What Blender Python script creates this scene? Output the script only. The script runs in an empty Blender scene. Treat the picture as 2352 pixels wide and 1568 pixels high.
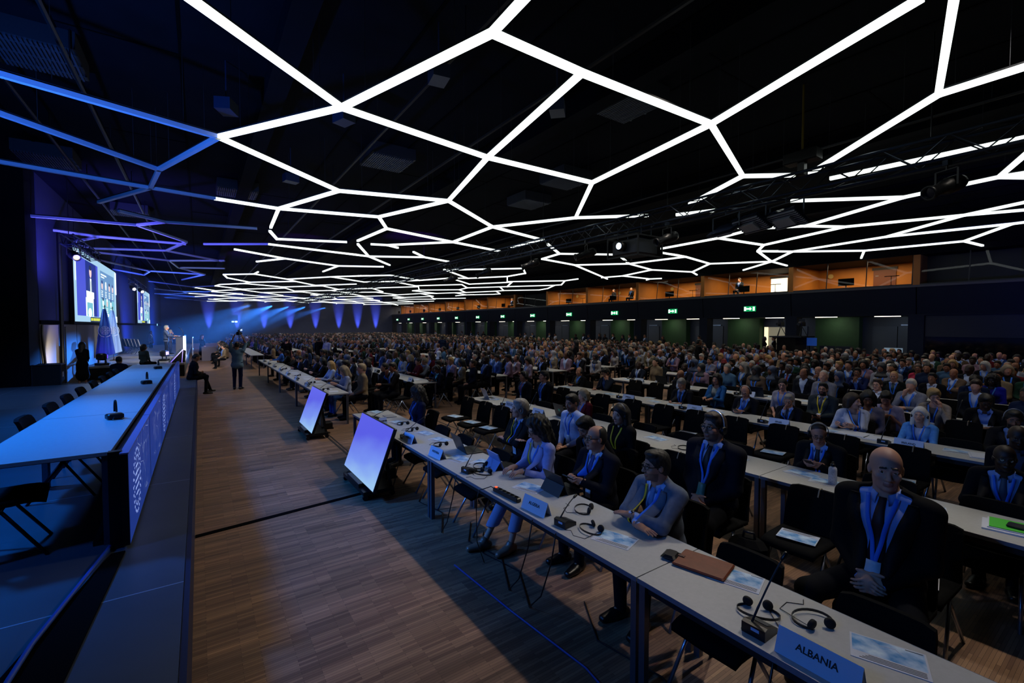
import bpy, bmesh, math, random
import numpy as np
from mathutils import Vector, Matrix

S = bpy.context.scene
COL = S.collection
PI = math.pi

# ------------------------------------------------------------------ camera
F_PX = 1045.0
CAM_H = 2.33
_yaw = math.atan2(1176 - 458, F_PX)
_pit = math.atan2(36, F_PX)
_fw = Vector((math.sin(_yaw) * math.cos(_pit), math.cos(_yaw) * math.cos(_pit), -math.sin(_pit)))
_rt = Vector((math.cos(_yaw), -math.sin(_yaw), 0))
_up = _rt.cross(_fw)
cam = bpy.data.cameras.new('camera')
cam.sensor_width = 36.0
cam.lens = F_PX / 2352 * 36.0
cam.clip_start = 0.05
cam.clip_end = 300
cam_o = bpy.data.objects.new('camera', cam)
COL.objects.link(cam_o)
cam_o.matrix_world = Matrix(((_rt.x, _up.x, -_fw.x, 0), (_rt.y, _up.y, -_fw.y, 0), (_rt.z, _up.z, -_fw.z, CAM_H), (0, 0, 0, 1)))
S.camera = cam_o

# ------------------------------------------------------------------ world and exposure
W = bpy.data.worlds.new('world')
S.world = W
W.use_nodes = True
W.node_tree.nodes['Background'].inputs[0].default_value = (0.05, 0.12, 0.4, 1)
W.node_tree.nodes['Background'].inputs[1].default_value = 0.004
S.view_settings.view_transform = 'Standard'
S.view_settings.look = 'None'
S.view_settings.exposure = 0.0
S.view_settings.gamma = 1.0
S.view_settings.use_curve_mapping = False
S.cycles.max_bounces = 5
S.cycles.diffuse_bounces = 3
S.cycles.glossy_bounces = 3
S.cycles.transmission_bounces = 4
S.cycles.transparent_max_bounces = 6
S.cycles.volume_bounces = 0
S.cycles.caustics_reflective = False
S.cycles.caustics_refractive = False
S.cycles.sample_clamp_indirect = 4.0
S.cycles.use_denoising = True
S.cycles.adaptive_threshold = 0.02

# ------------------------------------------------------------------ lamps of the room
def lamp(name, kind, loc, target, power, color, size=0.2, angle=60, blend=0.6, sizey=None):
    l = bpy.data.lights.new(name, kind)
    l.energy = power
    l.color = color
    if kind == 'SPOT':
        l.spot_size = math.radians(angle); l.spot_blend = blend; l.shadow_soft_size = size
    elif kind == 'AREA':
        l.size = size
        if sizey:
            l.shape = 'RECTANGLE'; l.size_y = sizey
    else:
        l.shadow_soft_size = size
    o = bpy.data.objects.new(name, l)
    COL.objects.link(o)
    o.location = loc
    if target is not None:
        d = Vector(target) - Vector(loc)
        o.rotation_euler = d.to_track_quat('-Z', 'Y').to_euler()
    return o

BLUE = (0.03, 0.22, 1.0)
CYAN = (0.12, 0.45, 1.0)
VIO = (0.16, 0.06, 1.0)
# added warm white fill spots without fixtures, kept off the stage
for _j in range(13):
    _y = 1.0 + 5.8 * _j
    for _d in (0, 2.9):
        lamp('added_fill_spot', 'SPOT', (6.2, _y + _d, 6.3), (2.5, _y + _d, 0), 390, (1.0, 0.89, 0.76), 0.12, 56, 0.6)
    for _i in range(1, 5):
        _x = 3.6 + 4.9 * _i
        lamp('added_fill_spot', 'SPOT', (_x, _y, 6.3), (_x, _y, 0), (300 if _y > 5 else 200) * (1, .95, .9, .8)[_i - 1], (1.0, 0.89, 0.76), 0.12, 96, 0.6)
# blue stage wash on the head table, deck and front rows
lamp('stage_wash', 'SPOT', (-3.4, 7.4, 5.2), (-1.5, 6.6, 1.3), 1900, (0.005, 0.2, 1.0), 0.25, 66, 0.9)
lamp('stage_wash', 'SPOT', (-3.4, 12.0, 5.2), (-1.6, 11.6, 1.3), 1500, (0.02, 0.24, 1.0), 0.25, 66, 0.9)
lamp('stage_wash', 'SPOT', (-4.0, 4.0, 5.2), (-1.6, 6.0, 0.6), 520, (0.02, 0.2, 1.0), 0.25, 90, 0.9)
lamp('stage_wash', 'SPOT', (-4.0, 15.5, 5.2), (-2.6, 16.0, 0.6), 700, (0.1, 0.32, 1.0), 0.25, 90, 0.9)
lamp('front_wash', 'SPOT', (-3.4, 1.5, 4.2), (3.2, 1.6, 1.15), 330, (0.06, 0.27, 1.0), 0.3, 44, 0.8)
lamp('front_wash', 'SPOT', (-3.0, 7.0, 4.2), (4.4, 4.6, 1.15), 620, (0.12, 0.34, 1.0), 0.3, 52, 0.9)
lamp('front_wash', 'SPOT', (-3.0, 16.0, 5.0), (5.0, 16.0, 0.9), 700, (0.2, 0.38, 1.0), 0.3, 70, 0.9)
# key lights on the lectern and the stage floor
lamp('lectern_key', 'SPOT', (5.0, 25.0, 5.3), (-1.3, 32.3, 1.6), 6500, (1.0, 0.93, 0.86), 0.12, 20, 0.5)
lamp('stage_key', 'SPOT', (1.5, 22.0, 5.3), (-2.4, 32.5, 0.6), 4200, (1.0, 0.93, 0.85), 0.15, 42, 0.6)
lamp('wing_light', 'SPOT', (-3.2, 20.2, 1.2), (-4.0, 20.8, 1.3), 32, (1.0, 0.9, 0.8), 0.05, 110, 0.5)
# violet and blue washes on the stage wall and the ceiling above it
lamp('wall_wash', 'SPOT', (-1.6, 22.0, 1.2), (-4.0, 21.5, 4.6), 160, (0.05, 0.08, 1.0), 0.1, 100, 0.9)
lamp('wall_wash', 'SPOT', (-1.2, 39.0, 0.9), (-4.0, 40.5, 3.6), 2600, (0.03, 0.1, 1.0), 0.1, 110, 0.9)
lamp('wall_wash', 'SPOT', (0.0, 60.0, 0.9), (-4.0, 62.0, 3.5), 4200, (0.02, 0.14, 1.0), 0.1, 120, 0.9)
lamp('ceiling_wash', 'SPOT', (-2.6, 7.0, 2.4), (-1.6, 9.5, 6.8), 1400, (0.04, 0.22, 1.0), 0.2, 130, 0.9)
lamp('ceiling_wash', 'SPOT', (-3.4, 19.0, 3.2), (-1.0, 22.0, 6.8), 2200, (0.14, 0.12, 1.0), 0.2, 130, 0.9)
lamp('ceiling_wash', 'SPOT', (-2.5, 34.0, 3.0), (0.0, 38.0, 6.8), 2600, (0.06, 0.12, 1.0), 0.2, 140, 0.9)
lamp('ceiling_wash', 'SPOT', (-2.0, 52.0, 3.0), (2.0, 58.0, 6.8), 1500, (0.04, 0.16, 1.0), 0.2, 140, 0.9)
lamp('ceiling_wash', 'SPOT', (19.0, 0.5, 2.8), (24.0, 3.0, 6.8), 500, (0.03, 0.06, 1.0), 0.2, 120, 0.9)
# uplighters along the far wall
UPL = [1.08, 4.36, 7.7, 11.1, 14.6, 18.0, 20.9, 23.8]
for _x in UPL:
    lamp('far_wall_uplight', 'SPOT', (_x, 73.5, 0.15), (_x, 73.74, 3.0), 16000, (0.14, 0.18, 1.0), 0.05, 22, 1.0)
# beams crossing the hall above the lectern
BEAMS = [((7.2, 60, 4.7), (-2.6, 27.5, .8)), ((9.2, 62, 4.7), (-2.2, 30, .7)), ((11.0, 61, 4.7), (-1.6, 33, .7)), ((13.5, 62, 4.7), (-1.0, 38, .7)), ((5.0, 58, 4.7), (-3.9, 34, 1.2))]
for _i, (_a, _b) in enumerate(BEAMS):
    lamp('haze_beam', 'SPOT', _a, _b, (1.1e5, 0.8e5, 1.0e5, 0.6e5, 0.7e5)[_i], (0.03, 0.22, 1.0), 0.06, 5.5, 0.7)

# ------------------------------------------------------------------ materials
def lin(c):
    if isinstance(c, str):
        c = [int(c[i:i + 2], 16) / 255 for i in (0, 2, 4)]
        return tuple(x / 12.92 if x <= .04045 else ((x + .055) / 1.055) ** 2.4 for x in c)
    return tuple(c)

_M = {}
def mat(name, col, rough=.6, metal=0., emit=0., ecol=None, noise=0., nscale=8., bump=0., spec=.5, sheen=0.):
    key = (name,)
    if key in _M:
        return _M[key]
    m = bpy.data.materials.new(name); m.use_nodes = True
    nt = m.node_tree; b = nt.nodes['Principled BSDF']
    c = lin(col)
    b.inputs['Base Color'].default_value = (*c, 1)
    b.inputs['Roughness'].default_value = rough
    b.inputs['Metallic'].default_value = metal
    b.inputs['Specular IOR Level'].default_value = spec
    if emit:
        b.inputs['Emission Color'].default_value = (*lin(ecol or col), 1)
        b.inputs['Emission Strength'].default_value = emit
    if noise or bump:
        tc = nt.nodes.new('ShaderNodeTexCoord')
        n = nt.nodes.new('ShaderNodeTexNoise'); n.inputs['Scale'].default_value = nscale; n.inputs['Detail'].default_value = 3
        nt.links.new(tc.outputs['Object'], n.inputs['Vector'])
        if noise:
            r = nt.nodes.new('ShaderNodeMapRange')
            r.inputs['From Min'].default_value = .3; r.inputs['From Max'].default_value = .7
            r.inputs['To Min'].default_value = 1 - noise; r.inputs['To Max'].default_value = 1 + noise
            x = nt.nodes.new('ShaderNodeVectorMath'); x.operation = 'SCALE'
            x.inputs[0].default_value = c
            nt.links.new(n.outputs['Fac'], r.inputs['Value']); nt.links.new(r.outputs['Result'], x.inputs['Scale'])
            nt.links.new(x.outputs['Vector'], b.inputs['Base Color'])
        if bump:
            bp = nt.nodes.new('ShaderNodeBump'); bp.inputs['Strength'].default_value = bump; bp.inputs['Distance'].default_value = .01
            nt.links.new(n.outputs['Fac'], bp.inputs['Height']); nt.links.new(bp.outputs['Normal'], b.inputs['Normal'])
    _M[key] = m
    return m

def cmat(prefix, hexcol, rough=.8, **k):
    return mat(prefix + '_' + hexcol, hexcol, rough, **k)

# ------------------------------------------------------------------ mesh helpers
class MB:
    """collects shapes for one mesh"""
    def __init__(s):
        s.v = []; s.f = []; s.m = []
    def add(s, v, f, m=0):
        n = len(s.v); s.v += [tuple(p) for p in v]; s.f += [tuple(i + n for i in q) for q in f]; s.m += [m] * len(f); return s
    def box(s, lo, hi, m=0, rot=None, org=None):
        x0, y0, z0 = lo; x1, y1, z1 = hi
        v = [Vector(p) for p in ((x0, y0, z0), (x1, y0, z0), (x1, y1, z0), (x0, y1, z0), (x0, y0, z1), (x1, y0, z1), (x1, y1, z1), (x0, y1, z1))]
        if rot is not None:
            o = Vector(org or ((x0 + x1) / 2, (y0 + y1) / 2, (z0 + z1) / 2))
            v = [o + rot @ (p - o) for p in v]
        return s.add(v, [(0, 3, 2, 1), (4, 5, 6, 7), (0, 1, 5, 4), (1, 2, 6, 5), (2, 3, 7, 6), (3, 0, 4, 7)], m)
    def rbox(s, lo, hi, r=.01, m=0):
        """box with chamfered vertical edges and top/bottom rims"""
        x0, y0, z0 = lo; x1, y1, z1 = hi
        def ring(z, i):
            a, b, c, d = x0 + i, x1 - i, y0 + i, y1 - i
            q = max(r - i * .0, .001)
            return [(a + q, c, z), (b - q, c, z), (b, c + q, z), (b, d - q, z), (b - q, d, z), (a + q, d, z), (a, d - q, z), (a, c + q, z)]
        v = ring(z0, r) + ring(z0 + r, 0) + ring(z1 - r, 0) + ring(z1, r)
        f = [tuple(range(7, -1, -1)), tuple(range(24, 32))]
        for k in range(3):
            for i in range(8):
                j = (i + 1) % 8
                f.append((k * 8 + i, k * 8 + j, k * 8 + 8 + j, k * 8 + 8 + i))
        return s.add(v, f, m)
    def bar(s, a, b, w, h, m=0, up=(0, 0, 1)):
        """straight bar of w (across) x h from a to b"""
        a = Vector(a); b = Vector(b); d = (b - a).normalized(); u = Vector(up)
        x = d.cross(u)
        if x.length < 1e-4:
            x = d.cross(Vector((1, 0, 0)))
        x.normalize(); y = x.cross(d)
        v = [p + x * (sx * w / 2) + y * (sy * h / 2) for p in (a, b) for sx, sy in ((-1, -1), (1, -1), (1, 1), (-1, 1))]
        return s.add(v, [(0, 1, 2, 3), (7, 6, 5, 4), (0, 4, 5, 1), (1, 5, 6, 2), (2, 6, 7, 3), (3, 7, 4, 0)], m)
    def tube(s, pts, r, n=8, m=0, cap=True):
        pts = [Vector(p) for p in pts]; rs = r if isinstance(r, (list, tuple)) else [r] * len(pts)
        v = []; f = []
        ref = None
        for i, p in enumerate(pts):
            d = (pts[min(i + 1, len(pts) - 1)] - pts[max(i - 1, 0)]).normalized()
            if ref is None:
                ref = d.orthogonal().normalized()
            else:
                ref = (ref - d * ref.dot(d))
                ref = ref.normalized() if ref.length > 1e-5 else d.orthogonal().normalized()
            w = d.cross(ref)
            for k in range(n):
                a = 2 * PI * k / n
                v.append(p + (ref * math.cos(a) + w * math.sin(a)) * rs[i])
        for i in range(len(pts) - 1):
            for k in range(n):
                j = (k + 1) % n
                f.append((i * n + k, i * n + j, i * n + n + j, i * n + n + k))
        if cap:
            f.append(tuple(range(n - 1, -1, -1))); f.append(tuple(range((len(pts) - 1) * n, len(pts) * n)))
        return s.add(v, f, m)
    def lathe(s, prof, n=20, c=(0, 0, 0), m=0, axis='z'):
        v = []; f = []
        for r, z in prof:
            for k in range(n):
                a = 2 * PI * k / n; x, y = r * math.cos(a), r * math.sin(a)
                p = (x, y, z) if axis == 'z' else ((z, x, y) if axis == 'x' else (y, z, x))
                v.append((c[0] + p[0], c[1] + p[1], c[2] + p[2]))
        for i in range(len(prof) - 1):
            for k in range(n):
                j = (k + 1) % n
                f.append((i * n + k, i * n + j, i * n + n + j, i * n + n + k))
        f.append(tuple(range(n - 1, -1, -1))); f.append(tuple(range((len(prof) - 1) * n, len(prof) * n)))
        return s.add(v, f, m)
    def prism(s, pts, d, m=0):
        """polygon pts extruded by vector d"""
        n = len(pts); d = Vector(d)
        v = [Vector(p) for p in pts] + [Vector(p) + d for p in pts]
        f = [tuple(range(n - 1, -1, -1)), tuple(range(n, 2 * n))] + [(i, (i + 1) % n, n + (i + 1) % n, n + i) for i in range(n)]
        return s.add(v, f, m)
    def quad(s, a, b, c, d, m=0):
        return s.add([a, b, c, d], [(0, 1, 2, 3)], m)
    def sphere(s, c, r, n=12, m=0):
        rr = r if isinstance(r, (list, tuple)) else (r, r, r)
        k = max(4, n // 2); v = [(c[0], c[1], c[2] - rr[2])]; f = []
        for i in range(1, k):
            t = -PI / 2 + PI * i / k
            for j in range(n):
                a = 2 * PI * j / n
                v.append((c[0] + rr[0] * math.cos(t) * math.cos(a), c[1] + rr[1] * math.cos(t) * math.sin(a), c[2] + rr[2] * math.sin(t)))
        v.append((c[0], c[1], c[2] + rr[2]))
        for j in range(n):
            f.append((0, 1 + (j + 1) % n, 1 + j)); f.append((len(v) - 1, len(v) - 1 - n + j, len(v) - 1 - n + (j + 1) % n))
        for i in range(k - 2):
            for j in range(n):
                a = 1 + i * n + j; b = 1 + i * n + (j + 1) % n
                f.append((a, b, b + n, a + n))
        return s.add(v, f, m)
    def mesh(s, name, mats, smooth=False):
        me = bpy.data.meshes.new(name)
        me.from_pydata(s.v, [], s.f)
        for x in (mats if isinstance(mats, (list, tuple)) else [mats]):
            me.materials.append(x)
        if any(s.m):
            me.polygons.foreach_set('material_index', s.m)
        if smooth:
            me.polygons.foreach_set('use_smooth', [True] * len(s.f))
        me.update()
        return me
    def build(s, name, mats, parent=None, smooth=False, loc=None, rot=None):
        return link(s.mesh(name, mats, smooth), name, parent, loc, rot)

def link(me, name, parent=None, loc=None, rot=None):
    o = bpy.data.objects.new(name, me); COL.objects.link(o)
    if parent is not None:
        o.parent = parent
    if loc is not None:
        o.location = loc
    if rot is not None:
        o.rotation_euler = rot
    return o

def tag(o, label, cat, group=None, kind=None):
    if label: o['label'] = label
    if cat: o['category'] = cat
    if group: o['group'] = group
    if kind: o['kind'] = kind
    return o

def empty(name, loc=(0, 0, 0), rz=0., label=None, cat=None, group=None, sc=1.):
    o = bpy.data.objects.new(name, None); COL.objects.link(o)
    o.empty_display_size = .05
    o.location = loc; o.rotation_euler = (0, 0, rz); o.scale = (sc, sc, sc)
    return tag(o, label, cat, group)

KIDS = {}
def kids(o):
    return [c for c in o.children]

def dup(root, loc, rz, label=None, group=None, sc=None):
    r = root.copy(); COL.objects.link(r); r.location = loc; r.rotation_euler = (0, 0, rz)
    if sc is not None: r.scale = (sc, sc, sc)
    if label: r['label'] = label
    if group: r['group'] = group
    for ch in KIDS.setdefault(root.name, kids(root)):
        c = ch.copy(); COL.objects.link(c); c.parent = r
        for g in KIDS.setdefault(ch.name, kids(ch)):
            d = g.copy(); COL.objects.link(d); d.parent = c
    return r

def struct(mb, name, mats, smooth=False):
    o = mb.build(name, mats, None, smooth); o['kind'] = 'structure'; return o

def at(x, y, z):
    """the point at height z that the photograph shows at pixel x, y"""
    d = _fw + _rt * ((x - 1176) / F_PX) - _up * ((y - 784) / F_PX)
    t = (z - CAM_H) / d.z
    return Vector((d.x * t, d.y * t, z))

def at_x(x, y, X):
    d = _fw + _rt * ((x - 1176) / F_PX) - _up * ((y - 784) / F_PX)
    t = X / d.x
    return Vector((X, d.y * t, CAM_H + d.z * t))

def to_px(p):
    d = Vector(p) - Vector((0, 0, CAM_H)); z = d.dot(_fw)
    return (1176 + F_PX * d.dot(_rt) / z, 784 - F_PX * d.dot(_up) / z, z)

def in_frame(p, m=0):
    x, y, z = to_px(p)
    return z > .1 and -m < x < 2352 + m and -m < y < 1568 + m

_TX = {}
def text_mesh(s, size, m, depth=.0015, align='CENTER', bold=.0):
    cu = bpy.data.curves.new('lettering', 'FONT'); cu.body = s; cu.size = size; cu.align_x = align; cu.align_y = 'CENTER'; cu.extrude = depth; cu.offset = bold
    cu.resolution_u = 2
    o = bpy.data.objects.new('lettering', cu); COL.objects.link(o)
    dg = bpy.context.evaluated_depsgraph_get()
    me = bpy.data.meshes.new_from_object(o.evaluated_get(dg))
    bpy.data.objects.remove(o); bpy.data.curves.remove(cu)
    me.materials.clear(); me.materials.append(m)
    return me
# ================================================================== the setting
M_black = mat('black_paint', '07080b', .7, spec=.1)
M_ceil = mat('ceiling_dark_panel', '090c13', .85, noise=.25, nscale=1.5, spec=.05)
M_gap = mat('panel_gap', '010102', .9, spec=.05)
M_navy = mat('fascia_navy', '0c1422', .55, noise=.08, nscale=3, spec=.2)
M_wallf = mat('far_wall_navy', '34405c', .8, noise=.12, nscale=2)
M_walll = mat('stage_wall_navy', '232c48', .8, noise=.1, nscale=2)
M_drape = mat('black_drape', '050507', .95)
M_grey = mat('door_grey', '3b4048', .5)
M_green = mat('green_wall', '1a3c1c', .8, noise=.1, nscale=6)
M_orange = mat('booth_orange', 'b87428', .7, noise=.06, nscale=2)
M_orwood = mat('booth_wood', '7a3f14', .5)
M_soft = mat('soffit_strip_light', 'fff4dc', .5, emit=5, ecol='fff0d8')
M_frame = mat('dark_frame', '10131a', .4)
M_stone = mat('sill_grey', '4a4744', .5)

def wood_floor():
    m = bpy.data.materials.new('strip_parquet'); m.use_nodes = True
    nt = m.node_tree; b = nt.nodes['Principled BSDF']
    tc = nt.nodes.new('ShaderNodeTexCoord')
    br = nt.nodes.new('ShaderNodeTexBrick')
    br.offset = .37; br.inputs['Scale'].default_value = 1.0
    br.inputs['Brick Width'].default_value = .32; br.inputs['Row Height'].default_value = .0225
    br.inputs['Mortar Size'].default_value = .0008; br.inputs['Bias'].default_value = 0
    br.inputs['Color1'].default_value = (*lin('6b5040'), 1); br.inputs['Color2'].default_value = (*lin('94755b'), 1); br.inputs['Mortar'].default_value = (*lin('2a2019'), 1)
    n = nt.nodes.new('ShaderNodeTexNoise'); n.inputs['Scale'].default_value = 1.3; n.inputs['Detail'].default_value = 4
    mp = nt.nodes.new('ShaderNodeMapping'); mp.inputs['Scale'].default_value = (.6, 5, 1)
    br2 = nt.nodes.new('ShaderNodeTexBrick'); br2.offset = .5
    br2.inputs['Scale'].default_value = 1.0; br2.inputs['Brick Width'].default_value = .64; br2.inputs['Row Height'].default_value = .18; br2.inputs['Mortar Size'].default_value = 0
    br2.inputs['Color1'].default_value = (.72, .72, .72, 1); br2.inputs['Color2'].default_value = (1.2, 1.15, 1.1, 1)
    nt.links.new(tc.outputs['Object'], br.inputs['Vector']); nt.links.new(tc.outputs['Object'], br2.inputs['Vector'])
    nt.links.new(tc.outputs['Object'], mp.inputs['Vector']); nt.links.new(mp.outputs['Vector'], n.inputs['Vector'])
    mx = nt.nodes.new('ShaderNodeVectorMath'); mx.operation = 'MULTIPLY'
    nt.links.new(br.outputs['Color'], mx.inputs[0]); nt.links.new(br2.outputs['Color'], mx.inputs[1])
    r = nt.nodes.new('ShaderNodeMapRange'); r.inputs['From Min'].default_value = .3; r.inputs['From Max'].default_value = .7; r.inputs['To Min'].default_value = .7; r.inputs['To Max'].default_value = 1.25
    nt.links.new(n.outputs['Fac'], r.inputs['Value'])
    sc = nt.nodes.new('ShaderNodeVectorMath'); sc.operation = 'SCALE'
    nt.links.new(mx.outputs['Vector'], sc.inputs[0]); nt.links.new(r.outputs['Result'], sc.inputs['Scale'])
    nt.links.new(sc.outputs['Vector'], b.inputs['Base Color'])
    r2 = nt.nodes.new('ShaderNodeMapRange'); r2.inputs['To Min'].default_value = .38; r2.inputs['To Max'].default_value = .62
    nt.links.new(n.outputs['Fac'], r2.inputs['Value']); nt.links.new(r2.outputs['Result'], b.inputs['Roughness'])
    b.inputs['Specular IOR Level'].default_value = .35
    return m
M_floor = wood_floor()
X0, X1, XB, Y0, Y1 = -9.0, 26.5, 29.6, -6.0, 74.0
HC = 5.6           # height of the light grid
CZ = 7.0           # height of the ceiling slab
struct(MB().box((X0, Y0, -.1), (XB + .2, Y1 + .2, 0)), 'floor', M_floor)
# ceiling slab with long joints and cross joints
cb = MB().box((X0, Y0, CZ), (XB + .2, Y1 + .2, CZ + .15))
for i in range(24):
    x = X0 + .8 + i * 1.6
    cb.box((x, Y0, CZ - .012), (x + .05, Y1, CZ), 1)
rj = random.Random(5)
for i in range(130):
    x = X0 + .8 + rj.randrange(23) * 1.6; y = Y0 + rj.random() * 60
    cb.box((x + .05, y, CZ - .006), (x + 1.6, y + .035, CZ), 1)
for x in (1.1, 6.4, 13.2, 19.5):
    cb.box((x, Y0, CZ - .35), (x + .35, Y1, CZ - .0), 0)
struct(cb, 'ceiling', [M_ceil, M_gap])
# far wall
struct(MB().box((X0, Y1, 0), (XB + .2, Y1 + .2, CZ)), 'wall_far', M_wallf)
struct(MB().box((X0, Y0 - .2, 0), (XB + .2, Y0, CZ)), 'wall_near', M_black)
# stage wall on the left: lower grey flats and upper navy
wl = MB().box((-4.25, 19.8, 2.42), (-4.05, Y1, CZ)).box((-4.25, 19.8, 0), (-4.05, 31.5, 2.42), 1).box((-4.25, 31.5, 0), (-4.05, Y1, 2.42), 0).box((-4.05, 19.8, 2.38), (-4.02, Y1, 2.5), 2)
for y in (24.9, 29.3, 37, 44, 58):
    wl.box((-4.055, y, 0), (-4.045, y + .03, CZ), 2)
struct(wl, 'wall_left', [M_walll, mat('stage_flat_grey', '6a655f', .7), M_gap])
struct(MB().box((X0 - .2, Y0, 0), (X0, 21, CZ)), 'wall_left', M_black)
struct(MB().box((-4.7, 18.72, 0), (-4.06, 19.79, CZ)), 'column', mat('pier_black_navy', '0a0d16', .7, spec=.1))
# black masking drape that closes the wing
wd = MB()
n = 60
for i in range(n):
    xa, xb = -9 + 4.7 * i / n, -9 + 4.7 * (i + 1) / n
    ya, yb = 20.6 + .05 * math.sin(i * 1.7), 20.6 + .05 * math.sin((i + 1) * 1.7)
    wd.add([(xa, ya, 0), (xb, yb, 0), (xb, yb, CZ), (xa, ya, CZ), (xa, ya + .03, 0), (xb, yb + .03, 0), (xb, yb + .03, CZ), (xa, ya + .03, CZ)], [(0, 1, 2, 3), (5, 4, 7, 6), (3, 2, 6, 7), (0, 4, 5, 1)])
tag(wd.build('wing_curtain', M_drape), 'tall black masking curtain closing the wing beside the stage wall', 'curtain')
# ---------------------------------------------------------------- right side: balcony, booths and recess
BAY = [6.6 + 5.25 * k for k in range(-3, 14)]
BAY[-1] = Y1
fz0, fz1 = 2.86, 4.16
fa = MB()
for a, b in zip(BAY[:-1], BAY[1:]):
    fa.add([(X1 + .12, a + .02, fz0), (X1, a + .02, fz1 - .1), (X1, b - .02, fz1 - .1), (X1 + .12, b - .02, fz0), (X1 + .5, a + .02, fz0), (X1 + .5, a + .02, fz1 - .1), (X1 + .5, b - .02, fz1 - .1), (X1 + .5, b - .02, fz0)],
           [(0, 1, 2, 3), (4, 7, 6, 5), (0, 4, 5, 1), (3, 2, 6, 7), (1, 5, 6, 2), (0, 3, 7, 4)])
fa.box((X1 + .2, Y0, fz0), (X1 + .5, Y1, fz1 - .11), 1)
fa.box((X1 - .06, Y0, fz1 - .1), (XB + .2, Y1, fz1), 2)
fa.box((X1 + .1, Y0, fz0 - .06), (XB + .2, Y1, fz0 - .001), 0)
struct(fa, 'wall_balcony', [M_navy, M_gap, M_stone])
struct(MB().box((X1 - .05, Y0, 5.5), (XB + .2, Y1, 5.75)).box((X1, Y0, 5.75), (X1 + .2, Y1, CZ)), 'wall_over_booths', M_black)
struct(MB().box((XB, Y0, 0), (XB + .2, Y1, 2.9), 0), 'wall_right', M_grey)
struct(MB().box((XB, Y0, 4.16), (XB + .2, Y1, 5.5), 0), 'wall_booths', M_orange)
wn = 0
for k, y in enumerate(BAY):
    cx = mat('column_navy', '0d1526', .6, spec=.2)
    struct(MB().box((X1 + .1, y - .28, 0), (X1 + .75, y + .28, fz0 - .06)), 'column', cx)
    if y < Y1 - 1:
        struct(MB().box((X1 - .02, y - .12, fz1), (XB, y + .12, 5.5), 0), 'wall_booth_divider', M_orange)
gl = bpy.data.materials.new('booth_glass'); gl.use_nodes = True
_nt = gl.node_tree
_nt.nodes.remove(_nt.nodes['Principled BSDF'])
_t = _nt.nodes.new('ShaderNodeBsdfTransparent'); _t.inputs[0].default_value = (.9, .92, .92, 1)
_g = _nt.nodes.new('ShaderNodeBsdfGlossy'); _g.inputs['Roughness'].default_value = .02
_f = _nt.nodes.new('ShaderNodeFresnel'); _f.inputs[0].default_value = 1.35
_x = _nt.nodes.new('ShaderNodeMixShader')
_nt.links.new(_f.outputs[0], _x.inputs[0]); _nt.links.new(_t.outputs[0], _x.inputs[1]); _nt.links.new(_g.outputs[0], _x.inputs[2]); _nt.links.new(_x.outputs[0], _nt.nodes['Material Output'].inputs[0])
DARKBAYS = {2, 8}
M_bdoor = mat('booth_door_wood', '6b3512', .5)
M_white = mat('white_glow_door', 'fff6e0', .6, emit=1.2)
M_cream = mat('wall_speaker_cream', 'd8c27a', .5)
M_dkglass = mat('dark_glass', '05070c', .08, spec=.6)
ord_ = ['first', 'second', 'third', 'fourth', 'fifth', 'sixth', 'seventh', 'eighth', 'ninth', 'tenth', 'eleventh', 'twelfth', 'thirteenth', 'fourteenth', 'fifteenth', 'sixteenth', 'seventeenth', 'eighteenth', 'nineteenth', 'twentieth']
vis = 0
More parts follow.
